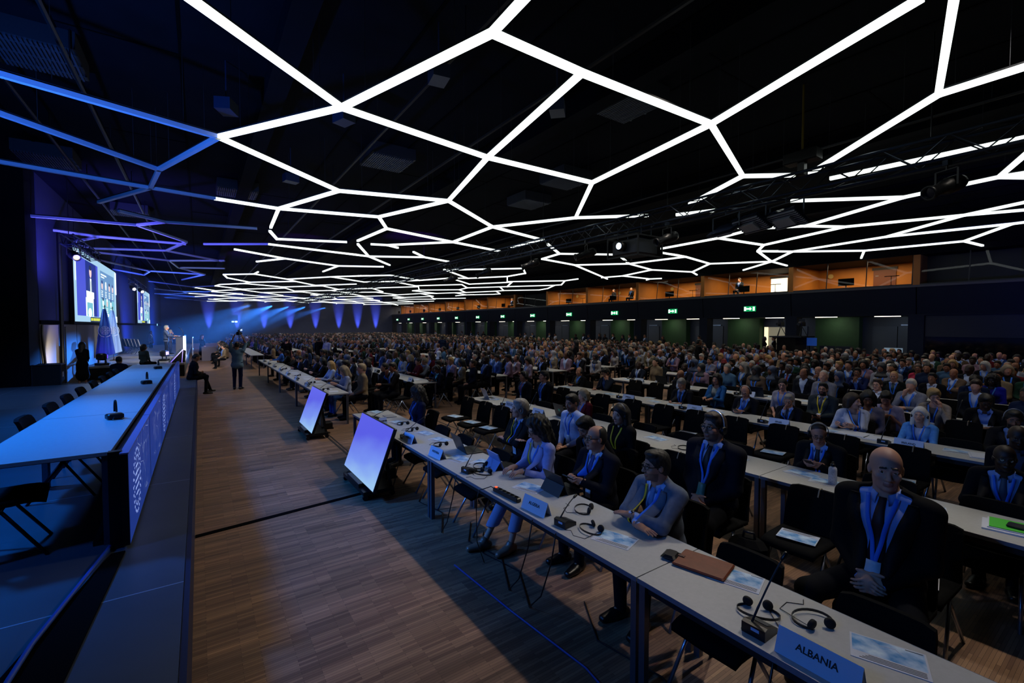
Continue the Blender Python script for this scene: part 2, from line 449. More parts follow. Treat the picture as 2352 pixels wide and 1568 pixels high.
for k, (a, b) in enumerate(zip(BAY[:-1], BAY[1:])):
    if b < 0: continue
    # glazing of the booth, tilted slightly, with two mullions
    g = MB().quad((X1 + .04, a + .12, fz1 + .02), (X1 + .18, a + .12, 5.5), (X1 + .18, b - .12, 5.5), (X1 + .04, b - .12, fz1 + .02))
    o = struct(g, 'window_%d' % (k + 1), gl)
    fm = MB()
    L = b - a
    for t in (.36, .68):
        fm.bar((X1 + .03, a + L * t, fz1 + .02), (X1 + .17, a + L * t, 5.5), .035, .03)
    fm.bar((X1 + .03, a + .12, fz1 + .03), (X1 + .03, b - .12, fz1 + .03), .05, .05)
    fm.bar((X1 + .03, a + .14, fz1 + .02), (X1 + .17, a + .14, 5.5), .08, .05)
    f = fm.build('window_frame', M_frame, o)
    if k in DARKBAYS:
        struct(MB().box((X1 + 1.0, a + .12, fz1), (X1 + 1.05, b - .12, 5.5)), 'wall_dark_booth', mat('dark_booth', '15110f', .5))
        continue
    lamp('booth_lamp', 'AREA', (X1 + 1.5, (a + b) / 2, 5.47), (X1 + 1.5, (a + b) / 2, 0), 100 if k >= 3 else 8, (1.0, .72, .42), 1.2, sizey=3.0)
    if k < 3: continue
    vis += 1
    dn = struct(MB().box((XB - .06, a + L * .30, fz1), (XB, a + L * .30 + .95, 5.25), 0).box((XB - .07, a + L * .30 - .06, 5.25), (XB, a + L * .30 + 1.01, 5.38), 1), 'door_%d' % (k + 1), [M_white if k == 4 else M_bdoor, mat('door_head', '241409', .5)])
    MB().bar((XB - .1, a + L * .30 + .85, 4.95 - .0), (XB - .1, a + L * .30 + .72, 4.95), .02, .02).build('door_handle', mat('steel', '9a9a98', .3, 1), dn)
    for t in (.12, .86):
        tag(MB().lathe([(.001, .0), (.13, .0), (.13, .05), (.001, .05)], 16, (XB - .06, a + L * t, 5.12), axis='x').build('wall_loudspeaker', M_cream), 'round cream wall loudspeaker in the %s orange booth, %s the wooden door' % (ord_[vis - 1], 'beyond' if t > .5 else 'short of'), 'speaker', 'round loudspeakers in the booths')
    # desk, monitor and a reading lamp behind the glass
    dk = struct(MB().box((X1 + .35, a + .3, 4.16 + .60), (X1 + .95, b - .3, 4.16 + .64)) if False else MB().box((X1 + .3, a + .3, 4.20), (X1 + .9, b - .3, 4.24)), 'trim_booth_desk', mat('booth_desk', '2a1a10', .5))
    md = empty('desk_monitor', (X1 + .55, a + L * .55, 4.24), 0, 'black flat monitor on the desk of the %s orange booth' % ord_[vis - 1], 'monitor', 'monitors in the booths')
    MB().box((-.1, -.12, 0), (.1, .12, .015)).bar((0, 0, .01), (0, 0, .14), .04, .03).build('stand', M_black, md)
    MB().box((-.02, -.34, .12), (.02, .34, .48)).build('screen', M_black, md)
    dl = empty('desk_lamp', (X1 + .5, a + L * .2, 4.24), 0, 'thin black reading lamp on the desk of the %s orange booth' % ord_[vis - 1], 'lamp', 'reading lamps in the booths')
    MB().lathe([(.001, 0), (.07, 0), (.07, .02), (.001, .02)], 12).build('base', M_black, dl)
    MB().tube([(0, 0, .01), (0, 0, .42)], .012, 6).build('stem', M_black, dl)
    MB().box((-.03, -.3, .42), (.03, .25, .45)).build('lamp_head', M_black, dl)
# recess below the balcony: green flats, doors, strip lights, exit signs
M_exit = mat('exit_green', '0f8a4a', .5, emit=1.0, ecol='12a860')
M_exitw = mat('exit_white', 'eafff4', .5, emit=2.4, ecol='eafff4')
vis = 0
for k, (a, b) in enumerate(zip(BAY[:-1], BAY[1:])):
    if b < 3: continue
    L = b - a
    if k == 2:      # studio front with dark glass
        s = struct(MB().box((X1 + .2, a, 0), (X1 + .3, b - .3, .85), 0).box((X1 + .2, a, 1.85), (X1 + .3, b - .3, fz0 - .06), 0).box((X1 + .22, a, .85), (X1 + .24, b - .3, 1.85), 1).box((X1 + .16, a + 1.4, .85), (X1 + .3, a + 1.46, 1.85), 0), 'wall_studio_front', [mat('studio_front', '0a0f20', .5), M_dkglass])
        continue
    vis += 1
    struct(MB().box((XB - .5, b - 2.3, 0), (XB - .02, b - .2, fz0 - .06)), 'wall_green_flat', M_green)
    dr = struct(MB().box((XB - .05, a + .4, 0), (XB, a + 2.5, 2.3), 0).box((XB - .055, a + 1.43, 0), (XB - .04, a + 1.46, 2.3), 1), 'door_%d' % (k + 30), [mat('recess_door', '444a52', .45), M_gap])
    MB().box((XB - .1, a + .55, 2.34), (XB - .05, a + 1.3, 2.4)).build('door_closer', mat('closer_steel', '8a94a0', .35, .8), dr)
    for t in (.25, .75):
        tag(MB().box((X1 + 1.0, a + L * t - .5, fz0 - .085), (X1 + 1.12, a + L * t + .5, fz0 - .06)).build('soffit_light', M_soft), 'white strip light under the balcony, %s of the %s bay' % ('near end' if t < .5 else 'far end', ord_[vis - 1]), 'ceiling light', 'strip lights under the balcony')
    lamp('soffit_lamp', 'AREA', (X1 + 1.9, b - 1.3, fz0 - .12), (XB - .6, b - 1.3, 1.2), 9, (1, .95, .8), .5)
    lamp('soffit_lamp', 'AREA', (X1 + 1.6, a + 1.5, fz0 - .12), (XB, a + 1.5, .8), 4, (.55, .75, 1), .5)
    if k != 3:
        es = empty('exit_sign', (X1 - .02, (a + b) / 2 - .4, 3.32), 0, 'green exit sign on the balcony front above the %s bay' % ord_[vis - 1], 'sign', 'exit signs on the balcony front')
        MB().box((0, -.33, -.15), (.07, .33, .15)).build('housing', M_exit, es)
        q = MB().box((-.006, -.30, -.11), (0, -.20, .11)).box((-.006, -.02, -.035), (0, .18, .035)).prism([(-.006, -.02, .1), (-.006, -.13, 0), (-.006, -.02, -.1)], (.006, 0, 0)).box((-.006, .2, -.11), (0, .31, .11))
        q.build('pictogram', M_exitw, es)
# ================================================================== the honeycomb of ceiling light bars
M_bar = mat('light_bar_diffuser', 'ffffff', .5, emit=1.7, ecol='f4fff8')
M_baroff = mat('light_bar_off', 'b9c4dc', .5)
M_bartop = mat('light_bar_housing', '20242c', .5)
BW, BH = .08, .10
_bars = []          # (a, b, lit) in plan metres
_nd = {}
def node(x, y):
    p = at(x, y, HC); return (p.x, p.y)
def edges(s, lit=True):
    for e in s.split(';'):
        q = [float(t) for t in e.replace('>', ',').split(',')]
        pts = [(q[i], q[i + 1]) for i in range(0, len(q), 2)]
        for a, b in zip(pts[:-1], pts[1:]):
            _bars.append((node(*a), node(*b), lit))
edges('435,-8>785,245>1130,73>1212,-15;1130,73>1337,165>1633,283>1360,418>1120,360>785,245;1337,165>1120,360>1030,460>778,437>502,313>785,245;1633,283>2110,-4;1633,283>1706,403>1822,401;1706,403>1585,467;1360,418>1322,499>1487,494;'
      '778,437>640,478>870,497>1030,460>1131,520>1322,499;870,497>888,524>822,552;888,524>1040,555;640,478>622,521;620,530>636,548>795,555;618,560>847,588>975,590;822,560>847,588>895,608;853,560>890,562>1040,555>1131,520;890,562>913,568;1040,555>1147,576;'
      '540,572>655,593>590,600;655,593>777,610>880,612;777,610>742,623;950,578>975,590>1030,600;1131,520>1250,551>1175,566;1258,560>1285,582>1245,594>1320,608>1395,640;1285,582>1420,584>1445,605>1320,608;1445,605>1575,589>1522,580;1445,605>1497,619>1430,633>1382,637;1575,589>1630,605>1772,600>1740,576>1785,576;'
      '1630,605>1590,624>1497,619;1590,624>1610,636;1430,633>1492,640>1590,636;1492,640>1463,650;1740,576>1754,562>1650,546>1520,570;1650,546>1735,524>1850,518>2075,452>1820,460;1735,524>1690,521;1850,518>1940,520>2215,493>2365,461;1940,520>1754,562;2215,493>2365,480;2215,493>2035,543>1820,577>1740,576;2035,543>2325,513>2365,508;'
      '2325,513>2215,553>1985,575>1820,577>1773,600>1825,614;2215,553>2285,570>2365,558;2285,570>2365,566;2285,570>2125,592;1985,575>1978,592>2100,595;1978,592>1825,614>1685,626;1772,600>1650,637;2192,-10>2155,215>2365,148;2155,215>1862,396;1910,408>2365,312;2365,345>2295,405>2365,394;2295,405>2365,406;2295,405>2075,452;1555,492>1640,482')
edges('-8,166>502,313>365,388>345,430>228,463;-8,256>365,388;-8,369>345,430>495,455', False)
edges('495,455>640,478')
edges('72,495>315,516>380,509>588,524;275,484>380,509;315,516>428,555>382,575;120,528>228,543>160,556;228,543>425,560;175,562>215,570>382,575>508,599;215,578>390,598>410,614>515,616;390,598>515,598;410,614>470,630>418,642;220,595>345,622>470,630;345,622>330,631>255,617;470,560>615,560', False)
# the rest of the grid farther down the hall, beyond what can be told apart singly
rg = random.Random(11)
_have = []
for a, b, l in _bars:
    n_ = max(2, int(math.dist(a, b) / .6))
    _have += [(a[0] + (b[0] - a[0]) * i / n_, a[1] + (b[1] - a[1]) * i / n_) for i in range(n_ + 1)]
_have = np.array(_have)
E_ = 2.55
hexn = {}
def hn(i, j, k):
    key = (i, j, k)
    if key not in hexn:
        x = -3.0 + i * E_ * 1.732 + (.866 * E_ if j % 2 else 0); y = 12 + j * 1.5 * E_ + (E_ if k else 0) * .5 - .25 * E_ + (0 if k else -.0)
        y = 12 + j * 1.5 * E_ + (.5 * E_ if k else 0)
        hexn[key] = (x + rg.uniform(-.75, .75), y + rg.uniform(-.7, .7))
    return hexn[key]
for j in range(0, 17):
    for i in range(-1, 8):
        a0 = hn(i, j, 0); a1 = hn(i, j, 1)
        E2 = [(a0, a1)]
        # upper node joins the lower nodes of the next row
        if j % 2:
            E2 += [(a1, hn(i, j + 1, 0)), (a1, hn(i + 1, j + 1, 0))]
        else:
            E2 += [(a1, hn(i - 1, j + 1, 0)), (a1, hn(i, j + 1, 0))]
        for a, b in E2:
            if min(a[0], b[0]) < -3.7 or max(a[0], b[0]) > 26.2 or max(a[1], b[1]) > 73.2: continue
            m = np.array([(a[0] + b[0]) / 2, (a[1] + b[1]) / 2])
            ok = True
            for q in (np.array(a), m, np.array(b)):
                d = np.hypot(*(_have - q).T).min()
                X, Y, Z = to_px((q[0], q[1], HC))
                if d < .9 or (Y < 596 and q[0] > .3) or (Y < 622 and X < 520): ok = False
            if not ok: continue
            lit = (a[0] + b[0]) / 2 > .4
            if rg.random() < .07: continue
            _bars.append((a, b, lit))
_bars = [b for b in _bars if max(b[0][0], b[1][0]) < 26.45 or True]
def clampx(p, q):
    if p[0] > 26.3 and q[0] < 26.3:
        t = (26.3 - q[0]) / (p[0] - q[0]); return (26.3, q[1] + (p[1] - q[1]) * t)
    return p
def bar_mesh(mb, a, b):
    d = Vector((b[0] - a[0], b[1] - a[1], 0)); L = d.length
    d.normalize(); e = d * .03
    A = Vector((a[0], a[1], HC)) - e; B = Vector((b[0], b[1], HC)) + e
    mb.bar(A + Vector((0, 0, BH / 2 - .012)), B + Vector((0, 0, BH / 2 - .012)), BW * .8, .03, 1)
    mb.bar(A - Vector((0, 0, .012)), B - Vector((0, 0, .012)), BW, BH - .03, 0)
_vis = []
for a, b, l in _bars:
    a, b = clampx(a, b), clampx(b, a)
    if a[0] > 26.4 or b[0] > 26.4: continue
    if math.dist(a, b) < .25: continue
    dm = min(math.hypot(*a), math.hypot(*b))
    ya, yb = to_px((*a, HC)), to_px((*b, HC))
    L_ = math.hypot(ya[0] - yb[0], ya[1] - yb[1]) if ya[2] > .2 and yb[2] > .2 else 900
    _vis.append((dm, a, b, l, L_))
_vis.sort(key=lambda t: t[0])
near, far = _vis[:286], _vis[286:]
bands = {}
for t in near:
    bands.setdefault(int(max(0, (t[1][1] + t[2][1]) / 2) // 3.0), []).append(t)
tens = {2: 'twenty', 3: 'thirty'}
def ordw(i):
    if i < 20: return ord_[i]
    i += 1
    return ['', '', 'twentieth', 'thirtieth', 'fortieth'][i // 10] if i % 10 == 0 else tens.get(i // 10, 'forty') + '-' + ord_[i % 10 - 1]
for bi, k in enumerate(sorted(bands)):
    for i, (dm, a, b, l, L_) in enumerate(sorted(bands[k], key=lambda t: t[1][0] + t[2][0])):
        mb = MB(); bar_mesh(mb, a, b)
        o = mb.build('light_bar', [M_bar if l else M_baroff, M_bartop])
        tag(o, '%s ceiling bar, %s from the stage wall, %s honeycomb row' % ('glowing white' if l else 'unlit bluish', ordw(i), ordw(bi)), 'ceiling light', 'light bars of the honeycomb ceiling')
        if dm < 13:
            h = MB()
            for t in (.2, .8):
                x, y = a[0] + (b[0] - a[0]) * t, a[1] + (b[1] - a[1]) * t
                h.tube([(x, y, HC + BH / 2), (x, y, CZ)], .004, 4)
            h.build('hanger', M_bartop, o)
for l in (True, False):
    mb = MB()
    for dm, a, b, ll, L_ in far:
        if ll == l: bar_mesh(mb, a, b)
    if mb.v:
        tag(mb.build('distant_light_bars', [M_bar if l else M_baroff, M_bartop]), 'mass of %s light bars at the far end of the honeycomb ceiling' % ('glowing white' if l else 'unlit'), 'ceiling lights', kind='stuff')

# ---------------------------------------------------------------- vents, pipes and small ceiling gear
M_vent = mat('vent_grey', '2a3340', .5)
def vent(x, y, w, d, rz, label, z=6.72):
    v = empty('ceiling_vent', (x, y, z), rz, label, 'vent', 'ceiling vents')
    MB().box((-w / 2, -d / 2, .0), (w / 2, d / 2, CZ - z)).build('housing', M_bartop, v)
    s = MB()
    n = int(w / .055)
    for i in range(n):
        xx = -w / 2 + .02 + i * .055
        s.box((xx, -d / 2 + .02, -.03), (xx + .03, d / 2 - .02, 0))
    for k in range(3):
        yy = -d / 2 + d * (k + .5) / 3
        s.box((-w / 2, yy - .02, -.02), (w / 2, yy + .02, -.004))
    s.build('grille', M_vent, v)
for px_, py_, lab in ((80, 130, 'big slatted ceiling vent at the upper corner over the stage'), (890, 375, 'slatted ceiling vent seen through the middle cell of the honeycomb'), (1440, 245, 'slatted ceiling vent above the cell beside the bright four-sided one'), (1215, 470, 'small slatted ceiling vent behind the middle of the honeycomb'),
                      (110, 370, 'slatted ceiling vent above the second unlit light bar'), (300, 492, 'blue-lit slatted ceiling vent above the stage wall'), (545, 445, 'dim ceiling vent between the lit and unlit bars'), (1300, 420, 'dark ceiling vent in front of the lighting truss')):
    p = at(px_, py_, 6.7)
    vent(p.x, p.y, 1.15, 1.15, 0, lab)
M_pipe = mat('conduit_dark', '0d1118', .5, .3)
for i, x in enumerate((-2.6, -1.6, 3.3, 5.2, 12.0, 16.0)):
    mb = MB().tube([(x, -3, 6.45), (x, 70, 6.45)], .035, 6)
    for y in range(-2, 70, 4):
        mb.tube([(x, y, 6.45), (x, y, CZ)], .012, 5)
    tag(mb.build('conduit_pipe', M_pipe), 'long thin dark pipe under the ceiling, %s from the stage wall' % ord_[i], 'pipe', 'ceiling pipes')
rs = random.Random(3)
M_spk = mat('hung_speaker', '1a2740', .5)
for i, (px_, py_) in enumerate(((520, 245), (668, 410), (1280, 248), (1008, 172), (790, 270))):
    p = at(px_, py_, 6.2)
    o = MB().box((-.17, -.13, -.1), (.17, .13, .1)).tube([(0, 0, .1), (0, 0, CZ - 6.2)], .012, 5).build('ceiling_box', M_spk, None, False, p, (rs.uniform(-.3, .3), 0, rs.uniform(0, 3)))
    o.rotation_euler = (0, 0, rs.uniform(0, 3))
    tag(o, ['flat box hanging over the stage beside the brightest joint', 'small tilted blue box hanging beneath the ceiling', 'small pale box hanging inside the four-sided bright cell', 'small dark box hanging under the top bright bar', 'small hanging box behind the third bright joint'][i], 'ceiling fixture')

# ---------------------------------------------------------------- lighting truss with its lamps and projector
M_truss = mat('truss_aluminium', '2b3442', .35, .8)
def truss(x, ya, yb, zc, w, label):
    t = empty('lighting_truss', (x, ya, zc), 0, label, 'truss', 'lighting trusses')
    L = yb - ya; h = w / 2
    for sx in (-h, h):
        for sz in (-h, h):
            MB().tube([(sx, 0, sz), (sx, L, sz)], .026, 6).build('chord', M_truss, t)
    n = int(L / .42)
    br = MB()
    for i in range(n):
        y0, y1 = L * i / n, L * (i + 1) / n
        f = 1 if i % 2 else -1
        for sx in (-h, h):
            br.tube([(sx, y0, -h * f), (sx, y1, h * f)], .011, 5, 0, False)
        for sz in (-h, h):
            br.tube([(-h * f, y0, sz), (h * f, y1, sz)], .011, 5, 0, False)
    br.build('bracing', M_truss, t)
    hg = MB()
    for i in range(int(L / 5) + 1):
        hg.tube([(0, .3 + i * 5, h), (0, .3 + i * 5, CZ - zc)], .012, 5)
    hg.build('hanger', M_pipe, t)
    return t
truss(9.75, -3.0, 31.5, 5.1, .36, 'long dark lighting truss crossing the hall under the near light bars')
truss(9.6, 33.0, 62.0, 5.0, .36, 'far dark lighting truss hanging beyond the end of the near one')
truss(-3.3, 19.3, 24.0, 5.0, .3, 'short violet-lit truss beside the first stage screen')
truss(-3.4, 36.5, 44.5, 5.1, .3, 'short truss with bright lamps between the two stage screens')
M_lamp = mat('fixture_black', '0c0e12', .4, .2)
M_lens = mat('fixture_lens', '10182a', .08)
M_lensb = mat('projector_lens_glow', 'dce8ff', .1, emit=6, ecol='bcd4ff')
M_hot = mat('lamp_glow_warm', 'fff6e6', .1, emit=14, ecol='fff2dc')
def profile_spot(p, rz, pitch, label, glow=None):
    s = empty('spotlight', p, rz, label, 'spotlight', 'lamps on the trusses')
    R = Matrix.Rotation(pitch, 4, 'Y')
    def tr(mb):
        mb.v = [tuple(R @ Vector(q)) for q in mb.v]; return mb
    tr(MB().lathe([(.001, -.3), (.1, -.3), (.13, -.22), (.13, .02), (.095, .05), (.095, .3), (.115, .31), (.115, .36), (.09, .36), (.085, .3)], 14, axis='x')).build('body', M_lamp, s, True)
    tr(MB().lathe([(.001, .30), (.088, .30), (.088, .31), (.001, .31)], 14, axis='x')).build('lens', glow or M_lens, s)
    MB().bar((0, -.16, 0), (0, -.16, .26), .03, .012).bar((0, .16, 0), (0, .16, .26), .03, .012).bar((0, -.166, .26), (0, .166, .26), .03, .012).tube([(0, 0, .26), (0, 0, .36)], .016, 6).build('yoke', M_lamp, s)
    MB().box((-.04, -.04, .33), (.04, .04, .41)).build('clamp', M_truss, s)
    return s
tz = 4.52
for y, r, lab in ((2.1, 2.7, 'spotlight under the truss nearest its near end'), (7.3, 2.9, 'spotlight under the truss just beyond the projector frame'), (10.2, 2.6, 'round-nosed spotlight hanging between projector and far truss half'), (13.0, 2.5, 'spotlight under the truss, second beyond the projector'), (16.2, 2.4, 'spotlight under the truss, third beyond the projector'), (19.2, 2.5, 'spotlight under the truss, fourth beyond the projector')):
    profile_spot((9.75, y, tz), r, .35, lab)
for k, (p, lab) in enumerate((((-3.3, 20.2, 4.6), 'warm spotlight on the short truss nearest the black curtain'), ((-3.4, 37.0, 4.7), 'bright lamp on the truss between the screens, nearer one'), ((-3.2, 39.5, 4.7), 'brightest lamp on the truss between the screens'))):
    profile_spot(p, -1.2, .3, lab, M_hot if k else mat('lamp_glow_soft', 'e8d8b8', .2, emit=1.0))
def wash(p, rz, label):
    s = empty('wash_light', p, rz, label, 'stage light', 'flat wash lights on the truss')
    R = Matrix.Rotation(math.radians(-58), 3, 'Y')
    m = MB().box((-.03, -.36, -.24), (.03, .36, .24), 0, R, (0, 0, 0))
    m.build('panel', M_lens, s)
    b = MB()
    for i in range(9):
        b.box((-.06, -.35, -.22 + i * .05), (-.03, .35, -.2 + i * .05), 0, R, (0, 0, 0))
    b.box((-.12, -.2, -.12), (-.05, .2, .1), 0, R, (0, 0, 0))
    b.build('heat_sink', mat('fixture_grey', '8d95a5', .4, .5), s)
    MB().bar((0, -.39, 0), (0, -.39, .3), .03, .012).bar((0, .39, 0), (0, .39, .3), .03, .012).bar((0, -.39, .3), (0, .39, .3), .03, .012).tube([(0, 0, .3), (0, 0, .42)], .016, 6).build('yoke', M_truss, s)
    return s
wash((9.75, 5.75, 4.5), 2.85, 'dark-faced square wash light under the truss, next to the projector')
wash((9.8, 5.2, 4.52), -.35, 'grey-backed wash light under the truss, middle of the three')
wash((9.8, 4.5, 4.5), -.3, 'grey-backed wash light under the truss, closest of the three')
pj = empty('projector', (9.75, 8.35, 4.42), 0, 'large black projector in a frame hanging from the truss by chains', 'projector')
MB().rbox((-.38, -.45, -.2), (.42, .45, .2), .03).build('body', mat('projector_black', '141a26', .4), pj)
MB().lathe([(.1, 0), (.13, .01), (.13, .16), (.1, .18)], 18, (-.54, .05, .02), axis='x').build('lens_barrel', M_lamp, pj, True)
MB().lathe([(.001, 0), (.085, 0), (.085, .01), (.001, .01)], 18, (-.555, .05, .02), axis='x').build('lens', M_lensb, pj)
fr = MB()
for sx in (-.46, .5):
    for sy in (-.52, .52):
        fr.bar((sx, sy, -.26), (sx, sy, .26), .035, .035)
    for sz in (-.26, .26):
        fr.bar((sx, -.52, sz), (sx, .52, sz), .035, .035)
for sy in (-.52, .52):
    for sz in (-.26, .26):
        fr.bar((-.46, sy, sz), (.5, sy, sz), .035, .035)
fr.build('frame', M_lamp, pj)
ch = MB()
for sx, sy in ((-.2, -.4), (-.2, .4), (.2, -.4), (.2, .4)):
    for i in range(9):
        z = .28 + i * .035
        ch.box((sx - .012, sy - .006, z), (sx + .012, sy + .006, z + .03)) if i % 2 else ch.box((sx - .006, sy - .012, z), (sx + .006, sy + .012, z + .03))
ch.build('chain', M_truss, pj)
vt = MB()
for i in range(6):
    vt.box((.42, -.35 + i * .12, -.12), (.425, -.29 + i * .12, .12))
vt.build('vent', M_gap, pj)
lamp('projector_beam', 'SPOT', (9.15, 8.4, 4.44), (-3.9, 26.0, 3.8), 700, (.6, .75, 1), .05, 20, .3)
hm = empty('chain_hoist', (9.75, 4.2, 5.6), 0, 'black chain hoist sitting on top of the truss', 'hoist')
MB().rbox((-.15, -.3, -.1), (.15, .3, .12), .02).build('motor', M_lamp, hm)
MB().tube([(0, 0, .1), (0, 0, CZ - 5.6)], .02, 6).build('chain', mat('chain_yellow', '6a5a18', .5, .5), hm)
MB().box((-.06, -.06, -.34), (.06, .06, -.1)).build('hook', M_lamp, hm)
# violet spots over the grid
for i, (p, e) in enumerate((((4.3, 26, 5.1), 240), ((9.0, 22, 5.3), 420), ((2.0, 34, 5.2), 200))):
    lamp('violet_spot', 'SPOT', p, (p[0] + .3, p[1] + .6, 7), e, (.3, .03, 1), .1, 90, .6)

# ================================================================== stage screens
def screen(name, ya, yb, z0, z1, label):
    s = empty(name, (-3.9, ya, z0), 0, label, 'screen', 'screens on the stage wall')
    L, H = yb - ya, z1 - z0
    MB().box((-.1, -.12, -.1), (-.002, L + .06, H + .06)).build('housing', M_black, s)
    cols = [mat('screen_pale', '000000', .5, emit=1.0, ecol='a9d3ee'), mat('screen_navy', '000000', .5, emit=1.0, ecol='1c2f8c'), mat('screen_violet', '000000', .5, emit=1.0, ecol='4a55d8'), mat('screen_white', '000000', .5, emit=1.2, ecol='f2ffff'),
            mat('screen_slide', '000000', .5, emit=1.0, ecol='6796c8'), mat('screen_skin', '000000', .5, emit=1.0, ecol='ffd8d4'), mat('screen_suit', '000000', .5, emit=1.0, ecol='223a86'), mat('screen_yellow', '000000', .5, emit=1.1, ecol='e8f03a'), mat('screen_bar', '000000', .5, emit=1.0, ecol='1a2a50'), mat('screen_teal', '000000', .5, emit=1.0, ecol='79c4d6')]
    d = MB(); lay = [0]
    def R(u0, v0, u1, v1, c):
        lay[0] += 1; x = lay[0] * .0004
        d.quad((x, u0 * L, v0 * H), (x, u1 * L, v0 * H), (x, u1 * L, v1 * H), (x, u0 * L, v1 * H), c)
    def Ell(u, v, ru, rv, c, n=14):
        lay[0] += 1; x = lay[0] * .0004
        d.add([(x, (u + ru * math.cos(2 * PI * i / n)) * L, (v + rv * math.sin(2 * PI * i / n)) * H) for i in range(n)], [tuple(range(n))], c)
    R(0, 0, 1, 1, 0)
    R(.045, .085, .475, .905, 1)
    R(.06, .085, .21, .905, 2); R(.10, .085, .15, .905, 2); R(.045, .085, .06, .905, 2); R(.43, .085, .475, .905, 2)
    R(.21, .085, .225, .905, 1)
    # the man at the lectern on the picture
    for q in ([(.245, .43), (.37, .43), (.365, .6), (.33, .68), (.285, .68), (.25, .6)],):
        lay[0] += 1; x = lay[0] * .0004
        d.add([(x, u * L, v * H) for u, v in q], [tuple(range(len(q)))], 6)
    R(.295, .45, .325, .66, 3); Ell(.308, .755, .024, .085, 5); Ell(.306, .82, .026, .04, 8); R(.306, .45, .314, .62, 8)
    R(.215, .36, .375, .46, 3); R(.2, .085, .36, .36, 3); R(.225, .09, .34, .29, 9); Ell(.28, .14, .04, .07, 3)
    # slide with seven portraits
    R(.53, .075, .93, .87, 4); R(.53, .075, .93, .4, 9)
    R(.55, .80, .70, .825, 3); R(.55, .76, .64, .78, 3)
    for i in range(7):
        cx, cy = (.575 + .1 * i, .6) if i < 4 else (.585 + .11 * (i - 4), .31)
        Ell(cx, cy + .03, .02, .07, (5, 3, 5, 5, 3, 5, 3)[i]); Ell(cx, cy + .085, .018, .03, (6, 3, 8, 6, 8, 3, 6)[i])
        for k in range(4):
            R(cx - .025, cy - .075 - k * .03, cx + .02 - .008 * (k % 2), cy - .06 - k * .03, 3)
    R(.955, .55, 1, .98, 3); R(.93, .0, 1, .12, 3); R(.7, .1, .79, .15, 3)
    R(.27, 0, .72, .075, 8)
    rr = random.Random(2); u = .28
    while u < .5:
        w = rr.uniform(.006, .016); R(u, .018, u + w, .06, 7); u += w + .004
    R(.005, .55, .02, .97, 3); R(.03, .92, .06, .97, 3)
    d.build('display', cols, s)
    return s
screen('stage_screen', 23.75, 34.4, 2.5, 5.38, 'huge bright screen showing a man at a lectern, nearer of two on the wall')
screen('stage_screen', 45.3, 55.6, 2.55, 5.4, 'farther narrow-looking bright screen on the stage wall showing the same picture')
lamp('screen_glow', 'AREA', (-3.6, 29.1, 3.6), (2, 29.1, 2.2), 60, (.6, .8, 1), 9, sizey=2.4)

# ================================================================== stage platforms
M_deck = mat('stage_deck_grey', '3a4048', .42, noise=.1, nscale=3)
M_seam = mat('deck_seam_aluminium', '98a2ad', .4, .6)
M_skirt = mat('stage_skirt_black', '050608', .9)
def platform(name, x0, x1, y0, y1, z, label, seams_y, seams_x, md=M_deck):
    s = empty(name, ((x0 + x1) / 2, (y0 + y1) / 2, 0), 0, label, 'stage')
    ox, oy = (x0 + x1) / 2, (y0 + y1) / 2
    MB().box((x0 - ox, y0 - oy, z - .08), (x1 - ox, y1 - oy, z)).build('deck', md, s)
    e = MB()
    for y in seams_y: e.box((x0 - ox, y - oy - .006, z - .01), (x1 - ox, y - oy + .006, z + .0012))
    for x in seams_x: e.box((x - ox - .006, y0 - oy, z - .01), (x - ox + .006, y1 - oy, z + .0012))
    e.build('edge_trim', M_seam, s)
    MB().box((x0 - ox + .01, y0 - oy + .01, 0), (x1 - ox - .01, y1 - oy - .01, z - .081)).build('skirt', M_skirt, s)
    return s
platform('stage_platform', -8.6, -.12, -5.6, 18.45, .6, 'low dark near stage carrying the long head table', [3.75 + 2.5 * k for k in range(-3, 7)], [-2.12, -4.12, -6.12])
tag(MB().box((-.118, -5.6, .03), (-.085, 18.45, .592)).build('stage_valance', mat('valance_blue_black', '0b1030', .5)), 'narrow blue-black valance along the aisle edge of the near stage', 'valance')
platform('stage_platform', -3.98, -.6, 26.0, 52.0, .6, 'far stage with pale shiny floor under the lectern and flags', [28, 30, 32, 34, 36, 38, 40, 44, 48], [-2.3], mat('far_stage_floor', '8a8680', .3, noise=.12, nscale=2))
st = empty('stage_steps', (-1.8, 25.6, 0), 0, 'black steps with white nosings up to the far stage', 'steps')
for i in range(3):
    MB().box((-.6, -.1 - .28 * (2 - i), 0), (.6, .18 - .28 * (2 - i), .19 * (i + 1))).build('step', M_skirt, st)
    MB().box((-.6, -.105 - .28 * (2 - i), .19 * (i + 1) - .03), (.6, -.1 - .28 * (2 - i), .19 * (i + 1))).build('nosing', M_seam, st)
# cable strip taped on the near stage
tag(MB().prism([(-1.05, 2.1, .601), (-.62, 2.1, .601), (-.5, 4.5, .601), (-.58, 4.5, .601)], (0, 0, .012)).build('cable_mat', M_gap), 'black rubber mat taped over the stage deck by the fascia', 'mat')
tag(MB().tube([(-.86, 2.1, .63), (-.80, 2.9, .63), (-.77, 3.4, .632), (-.70, 3.9, .63), (-.62, 4.45, .63), (-.6, 4.6, .63)], .014, 7).build('stage_cable', mat('cable_blue', '2a4a9a', .3), None, True), 'shiny thick cable lying on the black rubber mat', 'cable')
